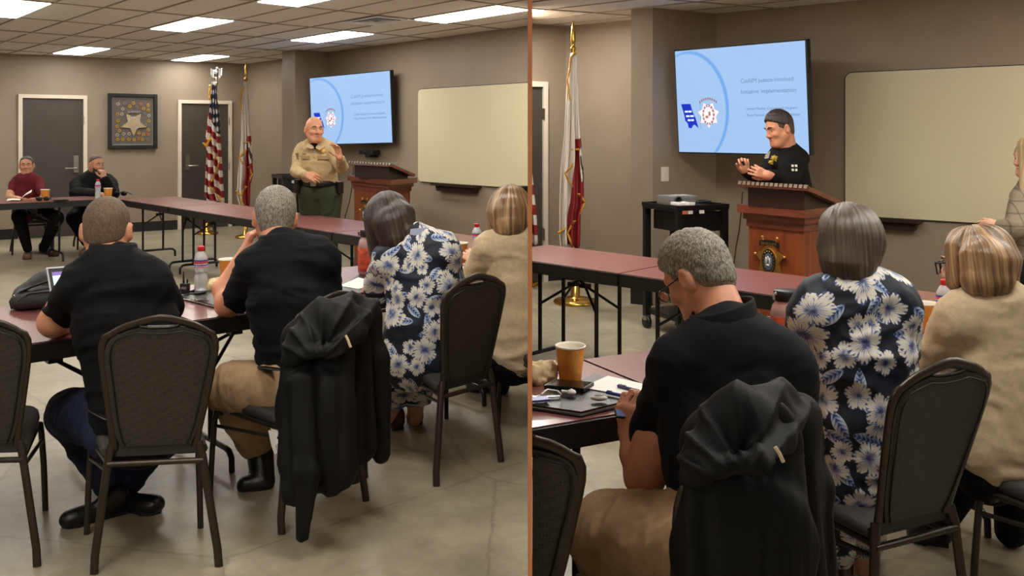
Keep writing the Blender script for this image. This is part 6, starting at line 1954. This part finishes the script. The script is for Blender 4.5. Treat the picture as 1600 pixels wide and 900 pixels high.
# ---------------------------------------------------------------- draped jackets
def folds_down(amp, freq, seed, z0, z1):
    """hanging folds: ripple across, growing from the top z1 to the bottom z0"""
    def fn(v):
        g = np.clip((z1-v[:, 2])/(z1-z0), 0, 1)**.6
        a = vnoise(np.stack([v[:, 0]*freq+seed, v[:, 1]*freq*.4, v[:, 2]*1.1], 1))
        b = vnoise(np.stack([v[:, 0]*freq*2.3+seed*2, v[:, 1]*freq, v[:, 2]*2.2+5], 1))
        return amp*g*((a-.5)*1.6+(b-.5)*.8) + .006*(vnoise(v*np.array([14, 14, 9]))-.5)
    return fn
def radial(c, amp, n, seed):
    def fn(v):
        dx, dz = v[:, 0]-c[0], v[:, 2]-c[2]
        a = np.arctan2(dz, dx); r = np.hypot(dx, dz)
        w = np.sin(a*n+2.0*vnoise(v*5+seed)*2)
        return amp*np.clip(r/.08, 0, 1)*(1-np.abs(w))**1.5 + .004*(vnoise(v*12+seed)-.5)
    return fn
def draped(label, loc, prims, hood, centre, amp, freq, seed, z0, z1, h=.0085):
    t = thing('draped_jacket', label, 'jacket', loc)
    g = SDF(h)
    for q in prims: g.pc(*q[:8], f=q[8], k=q[9] if len(q) > 9 else .04)
    g.disp.append(folds_down(amp, freq, seed, z0, z1)); g.build('jacket_body', NYLON, t)
    g = SDF(h*.85)
    for q in hood: g.pc(*q[:8], f=q[8], k=q[9] if len(q) > 9 else .04)
    g.disp.append(radial(centre, .012, 7, seed)); g.build('hood', NYLON, t)
    return t
cur_room[0] = 'L'
t = draped('black hooded jacket draped over a chair back with hanging sleeves, left half', (-.82, 3.6, .4),
  [(468, 530, 3.58, 26, 575, 496, 3.80, 22, .6), (500, 540, 3.58, 56, 494, 640, 3.50, 60, .28), (494, 640, 3.50, 60, 505, 722, 3.48, 54, .28), (545, 540, 3.72, 36, 545, 692, 3.66, 42, .3),
   (462, 570, 3.50, 24, 458, 720, 3.44, 24, .3), (478, 640, 3.48, 34, 466, 772, 3.42, 26, .3), (470, 600, 3.46, 22, 476, 740, 3.40, 19, .6), (476, 740, 3.40, 19, 472, 840, 3.38, 15, .6),
   (572, 482, 3.80, 17, 586, 560, 3.78, 19, .7), (586, 560, 3.78, 19, 592, 706, 3.76, 14, .7)],
  [(472, 535, 3.50, 26, 505, 500, 3.56, 28, .5), (505, 500, 3.56, 30, 552, 482, 3.70, 24, .5), (515, 515, 3.53, 34, 550, 500, 3.62, 26, .45), (446, 562, 3.48, 6, 478, 552, 3.45, 8, .8), (478, 552, 3.45, 8, 520, 548, 3.46, 10, .8), (520, 548, 3.46, 10, 560, 520, 3.57, 11, .8), (560, 520, 3.57, 11, 582, 476, 3.72, 9, .8), (462, 550, 3.49, 14, 480, 535, 3.48, 18, .6)],
  P(500, 560, 3.48), .026, 17, 3, .25, .78)
CREAM = mat('cream_cord', (206, 186, 152), .6, noise=.05)
tube_px('hood_cord', [(540, 524, 3.47), (544, 532, 3.465), (548, 543, 3.46)], .005, CREAM, t)
q = P(424, 680, 3.72)
tag(MB().extr([P(419, 673, 3.70), P(433, 671, 3.70), P(435, 692, 3.69), (P(430, 697, 3.69)), P(433, 708, 3.69), P(429, 710, 3.69), P(424, 697, 3.70)], np.array([0, .002, 0])).build('paper_tag', WHITEP), 'small white tag hanging below the jacket chair seat, left half', 'tag')
cur_room[0] = 'R'
t = draped('black hooded jacket draped over a chair back with hanging sleeves, right half', (.62, 2.15, .4),
  [(1105, 690, 2.08, 42, 1240, 652, 2.24, 38, .6), (1165, 700, 2.10, 92, 1165, 850, 2.04, 110, .28), (1165, 850, 2.04, 110, 1168, 1010, 2.02, 108, .28), (1225, 690, 2.20, 52, 1225, 900, 2.14, 62, .3),
   (1112, 770, 2.03, 44, 1105, 960, 1.99, 42, .4), (1250, 652, 2.24, 30, 1268, 760, 2.22, 31, .7), (1268, 760, 2.22, 31, 1280, 960, 2.20, 27, .7)],
  [(1105, 705, 2.02, 38, 1150, 655, 2.06, 44, .5), (1150, 655, 2.06, 46, 1215, 634, 2.16, 38, .5), (1160, 680, 2.04, 54, 1205, 660, 2.12, 42, .45), (1072, 744, 1.99, 9, 1120, 732, 1.97, 12, .8), (1120, 732, 1.97, 12, 1180, 722, 1.97, 15, .8), (1180, 722, 1.97, 15, 1226, 690, 2.06, 15, .8), (1226, 690, 2.06, 14, 1250, 632, 2.2, 12, .8), (1092, 728, 2.0, 20, 1115, 712, 2.0, 24, .6)],
  P(1150, 745, 2.0), .034, 24, 8, .2, .84, .0075)
tube_px('hood_cord', [(1211, 698, 1.965), (1218, 709, 1.96), (1224, 722, 1.958)], .0042, CREAM, t)

# ---------------------------------------------------------------- things on the tables
PAPERCUP = mat('orange_paper_cup', (222, 150, 58), .55, rgb2=(206, 128, 48), nscale=34, detail=2)
CUPIN = mat('cup_white_inside', (238, 230, 214), .6, noise=.02)
def cup(label, px, pyb, h, zt=.742, group=None, Y=None):
    b = G(px, pyb, zt)
    t = thing('paper_cup', label, 'cup', b, group)
    r0, r1 = h*.29, h*.41
    MB().lathe(b, [(0, .002), (r0, .002), (r0, .0), (r0+.001, .004), (r1, h)], 26, 0).build('cup_wall', PAPERCUP, t)
    MB().lathe(b, [(r1, h-.003), (r1+.003, h), (r1+.002, h+.004), (r1-.002, h+.003), (r1-.004, h-.004), (r0-.002, .006), (0, .006)], 26).build('rim', CUPIN, t)
    return t
PET = mat('clear_bottle_plastic', (238, 240, 242), .18, trans=.5, noise=.02, spec=.5)
REDCAP = mat('red_cap_plastic', (212, 34, 36), .35, noise=.05)
def label_mat():
    m = bpy.data.materials.new('bottle_label_print'); m.use_nodes = True
    nt = m.node_tree; b = nt.nodes['Principled BSDF']; b.inputs['Roughness'].default_value = .4
    tc = nt.nodes.new('ShaderNodeTexCoord'); sp = nt.nodes.new('ShaderNodeSeparateXYZ'); nt.links.new(tc.outputs['Generated'], sp.inputs['Vector'])
    n = nt.nodes.new('ShaderNodeTexNoise'); n.inputs['Scale'].default_value = 7; nt.links.new(tc.outputs['Generated'], n.inputs['Vector'])
    ad = nt.nodes.new('ShaderNodeMath'); ad.operation = 'MULTIPLY_ADD'; ad.inputs[1].default_value = .28; nt.links.new(n.outputs['Fac'], ad.inputs[0]); nt.links.new(sp.outputs['Z'], ad.inputs[2])
    r = nt.nodes.new('ShaderNodeValToRGB'); el = r.color_ramp.elements; r.color_ramp.interpolation = 'CONSTANT'
    st = [(0, (205, 60, 70)), (.24, (214, 222, 238)), (.34, (52, 84, 170)), (.52, (216, 220, 236)), (.6, (206, 70, 84)), (.95, (50, 70, 150))]
    while len(el) < len(st): el.new(.5)
    for e, (q, c) in zip(el, st): e.position = q; e.color = (*lin(c), 1)
    nt.links.new(ad.outputs[0], r.inputs['Fac']); nt.links.new(r.outputs['Color'], b.inputs['Base Color'])
    return m
BLABEL = label_mat()
def bottle(label, px, pyb, h, zt=.742, w=.033):
    b = G(px, pyb, zt); k = h/.205
    t = thing('water_bottle', label, 'bottle', b)
    pr = [(0, .003), (w*.8, 0), (w, .008), (w*.97, .03), (w*.93, .045), (w*.98, .06), (w*.92, .075), (w*.84, .092), (w*.93, .108), (w, .118), (w, .150), (w*.92, .165), (w*.66, .182), (w*.42, .192), (w*.40, .20)]
    MB().lathe(b, [(r, z*k) for r, z in pr], 24).build('bottle_body', PET, t)
    MB().lathe(b, [(w*1.01, .118*k), (w*1.02, .120*k), (w*1.02, .150*k), (w*1.01, .152*k)], 24).build('label_band', BLABEL, t)
    MB().lathe(b, [(w*.40, .190*k), (w*.50, .191*k), (w*.50, .210*k), (w*.46, .213*k), (0, .213*k)], 20).build('cap', REDCAP, t)
    MB().lathe(b, [(0, .006*k), (w*.88, .006*k), (w*.9, .04*k), (w*.86, .085*k), (w*.9, .11*k), (0, .11*k)], 18).build('water', mat('water', (236, 240, 240), .02, trans=1.0, noise=.01), t)
    return t
def sheet(name, label, cat, pts, m, th=.002, zt=.741, group=None):
    pp = [G(x, y, zt)[:2] for x, y in pts]
    c = np.mean(pp, 0)
    t = tag(MB().slab(pp, zt, zt+th).build(name, m), label, cat, group)
    return t
cur_room[0] = 'L'
cup('orange paper cup on the far table in front of the maroon shirt man', 70.5, 312.5, .125)
cup('orange paper cup on the far table beside the small water bottle', 169, 310, .125)
cup('orange paper cup between the floral dress and the beige blazer, left half', 718, 411, .125)
cup('orange paper cup half hidden behind the raised forearm of the grey haired man', 357, 441, .125)
bottle('small water bottle with red cap on the far table before the bearded man', 153, 311, .235, w=.034)
bottle('water bottle with red cap and colour label standing beside the leather folder', 314, 457, .228, w=.034)
bottle('water bottle with red cap next to the beige blazer, left half', 745, 401, .21)

# open notebook of the maroon man
c = G(28, 314, .742)
t = thing('open_notebook', 'open white notebook lying before the maroon shirt man', 'notebook', c)
def page(pts, name): 
    rows = [[G(x, y, .743)+Z3*dz for x, y, dz in row] for row in pts]
    lo = [[q-Z3*.004 for q in r][::-1] for r in rows]
    m = MB(); m.grid(rows); m.grid(lo); return m.build(name, WHITEP, t)
page([[(10, 314, .004), (20, 314, .01), (31, 313.5, .006)], [(12, 311, .004), (22, 311, .01), (33, 310.5, .006)]], 'page')
page([[(31, 313.5, .006), (38, 312, .05), (49, 311, .085)], [(33, 310.5, .006), (40, 309.5, .055), (50, 308.5, .10)]], 'page')
def sunglasses(label, px, py, zt=.742, k=1.0, dirx=(1, 0, 0)):
    c = G(px, py, zt); R = unit(dirx); F = np.array([-R[1], R[0], 0])
    t = thing('sunglasses', label, 'sunglasses', c)
    lm = mat('dark_lens', (14, 13, 14), .12, noise=.05)
    for q in (-1, 1):
        MB().ball(c+R*q*.036*k+Z3*.028*k, (.033*k, .008*k, .026*k), 14, ax=(R, F, Z3)).build('lens', lm, t)
        MB().tube([c+R*q*.07*k+Z3*.04*k, c+R*q*.072*k+F*.03*k+Z3*.03*k, c+R*q*.066*k+F*.13*k+Z3*.01*k], .005*k, 6).build('temple', BLACKP, t)
    MB().tube([c-R*.012*k+Z3*.034*k, c+Z3*.04*k, c+R*.012*k+Z3*.034*k], .005*k, 6).build('bridge', BLACKP, t)
    return t
sunglasses('black sunglasses on the far table right of the cup, before the bearded man', 188, 306.5, k=1.25)
sunglasses('black sunglasses on the far table beside the maroon man\'s cup', 67, 314.5, k=1.1, dirx=(.9, .3, 0))
t = thing('mobile_phone', 'black phone lying flat on the far table between the two men', 'phone', G(95, 312.5, .741))
ax = (unit((.8, .6, 0)), unit((-.6, .8, 0)), Z3)
MB().box(G(95, 312.5, .747), ax, (.08, .045, .006), bev=.004).build('body', BLACKP, t); MB().box(G(95, 312.5, .7535), ax, (.074, .039, .0006)).build('screen', mat('dark_glass', (12, 13, 16), .1, noise=.05), t)

# backpack
BAGM = mat('black_backpack_nylon', (30, 29, 28), .6, noise=.15, nscale=120, bump=.2, bscale=260)
c = G(50, 482, .74); Yb = c[1]
t = thing('backpack', 'black backpack lying on the near table left of the laptop', 'backpack', c)
g = SDF(.008)
g.pc(40, 470, Yb, 19, 95, 468, Yb+.1, 20, k=.05, f=1.3); g.pc(38, 460, Yb+.08, 15, 70, 440, Yb+.15, 15, k=.05, f=1.3); g.pc(70, 442, Yb+.15, 16, 110, 432, Yb+.2, 14, k=.05, f=1.3)
g.clip((0, 0, .743), (0, 0, 1)); g.disp.append(folds(.010, 18, 18, 14, 2)); g.build('bag_body', BAGM, t)
g = SDF(.007); g.pc(36, 474, Yb-.09, 9, 78, 470, Yb-.04, 11, k=.03, f=.6); g.pc(40, 466, Yb-.08, 8, 78, 462, Yb-.03, 9, k=.03, f=.6); g.clip((0, 0, .743), (0, 0, 1)); g.build('front_pocket', BAGM, t)
tube_px('strap', [(20, 481, Yb-.02), (17, 470, Yb-.03), (22, 463, Yb-.03), (34, 455, Yb-.03), (50, 448, Yb-.02), (80, 438, Yb+.06)], .014, BAGM, t, flat=(.4, 1.1))
tube_px('zip', [(28, 470, Yb-.10), (45, 459, Yb-.09), (70, 456, Yb-.06), (90, 455, Yb-.02)], .004, GROOVE, t)
tube_px('buckle', [(21, 466, Yb-.05), (24, 462, Yb-.05)], .010, STEEL, t)
# laptop
LAP = mat('silver_aluminium', (178, 178, 182), .35, .8, noise=.03)
h0 = G(86, 501, .747); h1 = h0+np.array([.26, .18, 0]); lv = P(72, 418, h0[1]+.07)-h0
Yl = h0[1]
t = thing('laptop', 'open silver laptop with lit screen beside the backpack', 'laptop', (h0+h1)/2)
a, b_, c_, d_ = h0, h0+lv, h1+lv, h1
n = unit(np.cross(c_-b_, a-b_)); n = n if n[1] < 0 else -n
MB().extr([a, b_, c_, d_], -n*.008).build('lid', LAP, t)
def quad(fr, to, off):
    f = lambda u, v: (a*(1-u)+d_*u)*(1-v)+(b_*(1-u)+c_*u)*v+n*off
    return [f(fr[0], fr[1]), f(to[0], fr[1]), f(to[0], to[1]), f(fr[0], to[1])]
MB().extr(quad((.02, .03), (.98, .97), .0005), n*.001).build('bezel', BLACKP, t)
SCRW = mat('lit_page', (206, 236, 240), .5, emit=.55, noise=.02); SCRP = mat('lit_purple_bar', (128, 104, 178), .5, emit=.45, noise=.02)
sc = MB().extr(quad((.06, .08), (.95, .90), .002), n*.0006).build('screen', SCRW, t)
MB().extr(quad((.06, .83), (.95, .90), .003), n*.0006).build('title_bar', SCRP, sc)
m = MB()
for i in range(16): m.extr(quad((.14, .14+.04*i), (.14+.5+.2*math.sin(i*2.3), .15+.04*i), .003), n*.0004)
m.build('text_line', mat('lit_grey_text', (168, 204, 212), .5, emit=.5, noise=.02), sc)['kind'] = 'stuff'
f0 = G(104, 517, .744)-G(86, 501, .744); e1 = unit(d_-a); e2 = unit(f0)
base = [np.array([*q[:2], .744]) for q in (a, d_, d_+f0, a+f0)]
MB().extr(base[::-1], Z3*.012).build('keyboard_base', LAP, t)
k0 = sum(base)/4
MB().box(k0+Z3*.0125-e2*.03, (e1, np.cross(Z3, e1), Z3), (np.linalg.norm(d_-a)*.42, .05, .001)).build('keyboard', BLACKP, t)
# leather folder etc.
def folder(label, quad_, m_, zt=.741, th=.014):
    pp = [G(x, y, zt)[:2] for x, y in quad_]; c = np.mean(pp, 0)
    t = thing('leather_folder', label, 'folder', v2(c, zt))
    sh = lambda k: [c+(q-c)*k for q in pp]
    MB().slab(pp, zt, zt+.005).build('back_cover', m_, t)
    MB().slab(sh(.97), zt+.0052, zt+.010).build('page_block', WHITEP, t)
    MB().slab(sh(.99), zt+.0102, zt+th).build('front_cover', m_, t)
    lo = [np.array([*q, zt+.0025]) for q in pp]
    MB().tube(lo+lo[:1], .0035, 6, cap=False).build('zip', GROOVE, t)
    return t, pp
folder('black zipped leather folder on the near table beside the water bottle', [(279, 467), (345, 484), (392, 470), (322, 452)], LEATHER)
t = thing('charging_dock', 'small spiky black device with antenna left of the water bottle', 'device', G(288, 462, .742))
ax0 = (np.array([1., 0, 0]), np.array([0, 1., 0]), Z3); c = G(289, 460, .742)
MB().box(c+Z3*.030, ax0, (.022, .018, .028), bev=.008).build('body', BLACKP, t)
MB().tube([c+Z3*.055+np.array([-.006, 0, 0]), c+Z3*.115+np.array([-.008, 0, 0])], [.006, .003], 8).build('antenna', BLACKP, t)
MB().tube([c+Z3*.055+np.array([.012, 0, 0]), c+Z3*.078+np.array([.012, 0, 0])], .005, 8).build('knob', BLACKP, t)
MB().box(c+Z3*.035+np.array([0, -.019, 0]), ax0, (.013, .001, .006)).build('display', GREYP, t)
tag(MB().tube([c+np.array([.02, 0, .01]), c+np.array([.05, .0, .02]), c+np.array([.07, -.03, .012]), c+np.array([.05, -.07, .01]), c+np.array([.09, -.08, .018]), c+np.array([.12, -.05, .02])], .007, 7).build('black_strap', BLACKP), 'black strap curling beside the spiky device on the folder', 'strap')
m = MB()
kk = G(302, 470, .758)
t = thing('key_ring', 'keys on a ring lying on the zipped folder, left half', 'keys', kk)
MB().tube([kk+np.array([.018*math.cos(q), .018*math.sin(q), .004]) for q in np.linspace(0, 2*PI, 15)], .0018, 6, cap=False).build('ring', CHROME, t)
for i, an in enumerate((.3, 1.0, 2.6)):
    d = np.array([math.cos(an), math.sin(an)*.8, 0]); MB().box(kk+d*.045+Z3*.003, (d, np.array([-d[1], d[0], 0]), Z3), (.026, .007, .0014)).build('key', STEEL, t)
WRAP = mat('food_wrapper_paper', (216, 190, 146), .75, noise=.12, nscale=14)
def wrapper(label, px, py, prims, zt=.742):
    b = G(px, py, zt); t = thing('food_wrapper', label, 'wrapper', b)
    g = SDF(.006)
    for q in prims: g.pc(*q[:8], f=.8, k=.015)
    g.clip((0, 0, zt+.001), (0, 0, 1)); g.disp.append(folds(.024, 26, 26, 26, 4)); g.disp.append(folds(.016, 60, 60, 60, 6)); g.build('crumpled_paper', WRAP, t)
    return t
Yw = G(338, 456, .742)[1]
wrapper('crumpled beige food wrapper right of the standing water bottle, left half', 338, 456, [(330, 450, Yw, 7, 342, 444, Yw+.05, 8), (338, 446, Yw, 6, 356, 436, Yw+.05, 6), (345, 452, Yw, 6, 332, 440, Yw+.04, 3)])
folder('slim black folder under white papers in front of the floral dress, left half', [(527, 456), (562, 461), (608, 446), (560, 432)], LEATHER, th=.009)
sheet('paper_sheet', 'white papers on the slim folder left of the floral sleeve', 'paper', [(530, 447), (560, 452), (592, 442), (560, 434)], WHITEP, zt=.752)
sheet('paper_sheet', 'white paper pad between floral dress and beige blazer, left half', 'paper', [(700, 432), (726, 432), (736, 418), (706, 418)], WHITEP, th=.008)

# jug with red label
def jug(label, px, pyb, h, zt=.742):
    b = G(px, pyb, zt); k = h/.25
    t = thing('drink_jug', label, 'jug', b)
    pr = [(0, .002), (.055, 0), (.062, .01), (.062, .07), (.058, .09), (.062, .11), (.062, .16), (.055, .19), (.042, .205), (.040, .212)]
    MB().lathe(b, [(r*k, z*k) for r, z in pr], 28).build('jug_body', mat('pink_tinted_plastic', (226, 186, 180), .15, trans=.6, noise=.04), t)
    MB().lathe(b, [(.042*k, .208*k), (.050*k, .209*k), (.050*k, .245*k), (.046*k, .25*k), (0, .25*k)], 24).build('lid', BLACKP, t)
    MB().lathe(b, [(0, .006*k), (.056*k, .008*k), (.056*k, .14*k), (0, .14*k)], 20).build('drink', mat('red_drink', (176, 50, 44), .1, trans=.3, noise=.1), t)
    MB().lathe(b, [(.0622*k, .02*k), (.0632*k, .022*k), (.0632*k, .15*k), (.0622*k, .152*k)], 28).build('label_band', mat('dark_red_label', (120, 30, 28), .5, rgb2=(206, 88, 52), nscale=16, detail=1, stretch=(1, 1, 2.5)), t)
    MB().tube([b+np.array([-.045*k, -.02, .24*k]), b+np.array([-.056*k, -.02, .235*k]), b+np.array([-.054*k, -.02, .215*k])], .006*k, 8).build('lid_loop', CHROME, t)
    return t
jug('red labelled jug with black lid half hidden by the floral sleeve, left half', 577, 428, .26)
cur_room[0] = 'R'
jug('red labelled jug with black lid left of the floral dress, right half', 1229, 552, .235)
cup('orange paper cup standing on the near table, far left of the right half', 891, 597, .118)
cup('orange paper cup between floral dress and beige blazer, right half', 1446, 520, .12)
bottle('water bottle with red cap behind the beige shoulder, right half', 1476, 520, .21)
t, pp = folder('black leather folder open on the near table with phone on it, right half', [(826, 640), (908, 652), (1012, 626), (930, 590)], LEATHER, th=.016)
sheet('paper_sheet', 'white notepad paper on the open folder beside the pens, right half', 'paper', [(908, 606), (1000, 622), (1030, 606), (950, 588)], WHITEP, zt=.7585)
t = thing('mobile_phone', 'dark phone lying on the open leather folder, right half', 'phone', G(890, 608, .76))
pp = [G(x, y, .76)[:2] for x, y in [(850, 608), (912, 613), (928, 603), (868, 598)]]
MB().slab(pp, .76, .772).build('body', BLACKP, t); MB().slab([q*.93+np.mean(pp, 0)*.07 for q in pp], .7722, .773).build('screen', MATS['dark_glass'], t)
BLUE = mat('blue_pen_plastic', (60, 70, 150), .35, noise=.05); VIO = mat('violet_pen_plastic', (82, 74, 120), .35, noise=.05)
def pen(label, a, b, m_, z):
    A, B = G(*a, z), G(*b, z); t = thing('ballpoint_pen', label, 'pen', (A+B)/2)
    MB().tube([A, A*.1+B*.9, B], [.0055, .0055, .002], 8).build('barrel', m_, t); MB().tube([A*.96+B*.04+Z3*.006, A*.65+B*.35+Z3*.007], .0022, 6).build('clip', CHROME, t)
    MB().tube([A*1.04-B*.04, A], .003, 6).build('button', CHROME, t)
pen('violet pen lying on the white notepad paper, right half', (966, 603), (1002, 612), VIO, .766)
pen('blue pen lying at the edge of the open folder, right half', (948, 613), (972, 618), BLUE, .766)
EARB = mat('white_glossy_plastic', (226, 224, 220), .25, noise=.02)
for k, (a, lb) in enumerate([((893, 617), 'white earbud lying on the folder below the phone'), ((936, 626), 'white oval earbud case on the folder near the edge')]):
    c = G(*a, .762); t = thing('earbud_case' if k else 'earbud', lb, 'earbuds', c)
    MB().ball(c+Z3*.008, (.026 if k else .014, .014, .009), 14).build('shell', EARB, t)
    MB().ball(c+Z3*.012, (.018 if k else .006, .009, .007), 10).build('lid', GREYP if k else EARB, t)
    if not k: MB().tube([c+Z3*.008, c+np.array([-.03, .01, .008])], .005, 8).build('stem', EARB, t)
kk = G(846, 622, .762); t = thing('key_ring', 'keys and white cord on the left corner of the folder, right half', 'keys', kk)
MB().tube([kk+np.array([.015*math.cos(q), .015*math.sin(q), .004]) for q in np.linspace(0, 2*PI, 15)], .0015, 6, cap=False).build('ring', CHROME, t)
for an in (.2, 2.9, 4.0):
    d = np.array([math.cos(an), math.sin(an), 0]); MB().box(kk+d*.036+Z3*.003, (d, np.array([-d[1], d[0], 0]), Z3), (.022, .006, .0013)).build('key', STEEL, t)
MB().tube([kk+np.array([.0, .02, .006]), kk+np.array([.02, .05, .012]), kk+np.array([.05, .04, .01]), kk+np.array([.06, .02, .006])], .003, 6).build('cord', EARB, t)
MB().box(kk+np.array([-.01, -.03, .005]), (unit((1, .3, 0)), unit((-.3, 1, 0)), Z3), (.03, .018, .003)).build('fob', BLUE, t)
Yw = G(850, 600, .742)[1]
wrapper('crumpled beige food wrapper beside the copper divider, right half', 850, 600, [(834, 590, Yw, 12, 856, 580, Yw+.03, 13), (840, 580, Yw+.05, 8, 864, 568, Yw+.1, 5), (838, 574, Yw+.02, 8, 834, 586, Yw, 10)])
t = thing('mobile_phone', 'phone held up in the grey haired man\'s left hand, right half', 'phone', P(980, 648, 2.63))
Rr, Uu = unit((.95, .20, -.16)), unit((-.1, .86, .5)); Nn = np.cross(Rr, Uu)
MB().box(P(980, 648, 2.635), (Rr, Uu, Nn), (.036, .014, .004), bev=.003).build('body', BLACKP, t)
MB().box(P(980, 648, 2.635)-Nn*(.0045 if Nn[1] > 0 else -.0045), (Rr, Uu, Nn), (.033, .012, .0006)).build('screen', mat('blue_phone_glow', (90, 104, 150), .3, emit=.15, noise=.1), t)
c = P(1192, 520, 3.35)
t = thing('tablet', 'dark tablet standing on the near table left of the red jug, right half', 'tablet', np.array([*c[:2], .742]))
a, b_, c_, d_ = P(1168, 545, 3.28), P(1176, 497, 3.40), P(1203, 493.5, 3.44), P(1218, 540, 3.32)
n = unit(np.cross(c_-b_, a-b_)); n = n if n[1] < 0 else -n
MB().extr([a, b_, c_, d_], -n*.008).build('casing', LAP, t)
cc = (a+b_+c_+d_)/4
MB().extr([cc+(q-cc)*.9+n*.001 for q in (a, b_, c_, d_)], n*.001).build('screen', MATS['dark_glass'], t)
sheet('paper_sheet', 'white paper on the long table behind the floral collar, right half', 'paper', [(1276, 447), (1300, 452), (1312, 444), (1290, 440)], WHITEP)
sheet('paper_sheet', 'white paper between floral sleeve and jacket, right half', 'paper', [(1258, 566), (1285, 570), (1292, 556), (1262, 552)], WHITEP)
# ---------------------------------------------------------------- keep each room on its own side of the divider
def trim_rooms():
    d = unit(np.array([SPLIT, 1.0])); n = np.array([d[1], -d[0]])
    bpy.context.view_layer.update()
    dead = []
    for o in list(bpy.data.objects):
        r = ROOM.get(o.name)
        if o.type != 'MESH' or r not in ('L', 'R'): continue
        sgn = 1.0 if r == 'L' else -1.0
        me = o.data
        if not len(me.vertices): continue
        co = np.empty(len(me.vertices)*3, np.float32); me.vertices.foreach_get('co', co); co = co.reshape(-1, 3)
        M = np.array(o.matrix_world)
        w = co@M[:3, :3].T + M[:3, 3]
        dist = (w[:, 0]*n[0] + w[:, 1]*n[1])*sgn + 0.0056      # > 0 is beyond the divider
        if dist.max() <= 0: continue
        if dist.min() >= 0:
            dead.append(o); continue
        if me.users > 1:
            me = me.copy(); o.data = me
        bm = bmesh.new(); bm.from_mesh(me)
        Mi = o.matrix_world.inverted()
        pw = Vector((-n[0]*sgn*0.0056, -n[1]*sgn*0.0056, 0)); nw = Vector((n[0]*sgn, n[1]*sgn, 0))
        pl = Mi @ pw; nl = (Mi.to_3x3() @ nw).normalized()
        res = bmesh.ops.bisect_plane(bm, geom=bm.verts[:]+bm.edges[:]+bm.faces[:], plane_co=pl, plane_no=nl, clear_outer=True)
        ed = [g for g in res['geom_cut'] if isinstance(g, bmesh.types.BMEdge)]
        try: bmesh.ops.holes_fill(bm, edges=ed, sides=0)
        except Exception: pass
        bm.to_mesh(me); bm.free()
        if not len(me.vertices): dead.append(o)
    kill = set(dead)
    for o in dead:
        for c in o.children:
            if c not in kill: c.parent = o.parent
    for o in dead: bpy.data.objects.remove(o)
    for o in list(bpy.data.objects):
        if o.type == 'EMPTY' and not o.children: bpy.data.objects.remove(o)
trim_rooms()
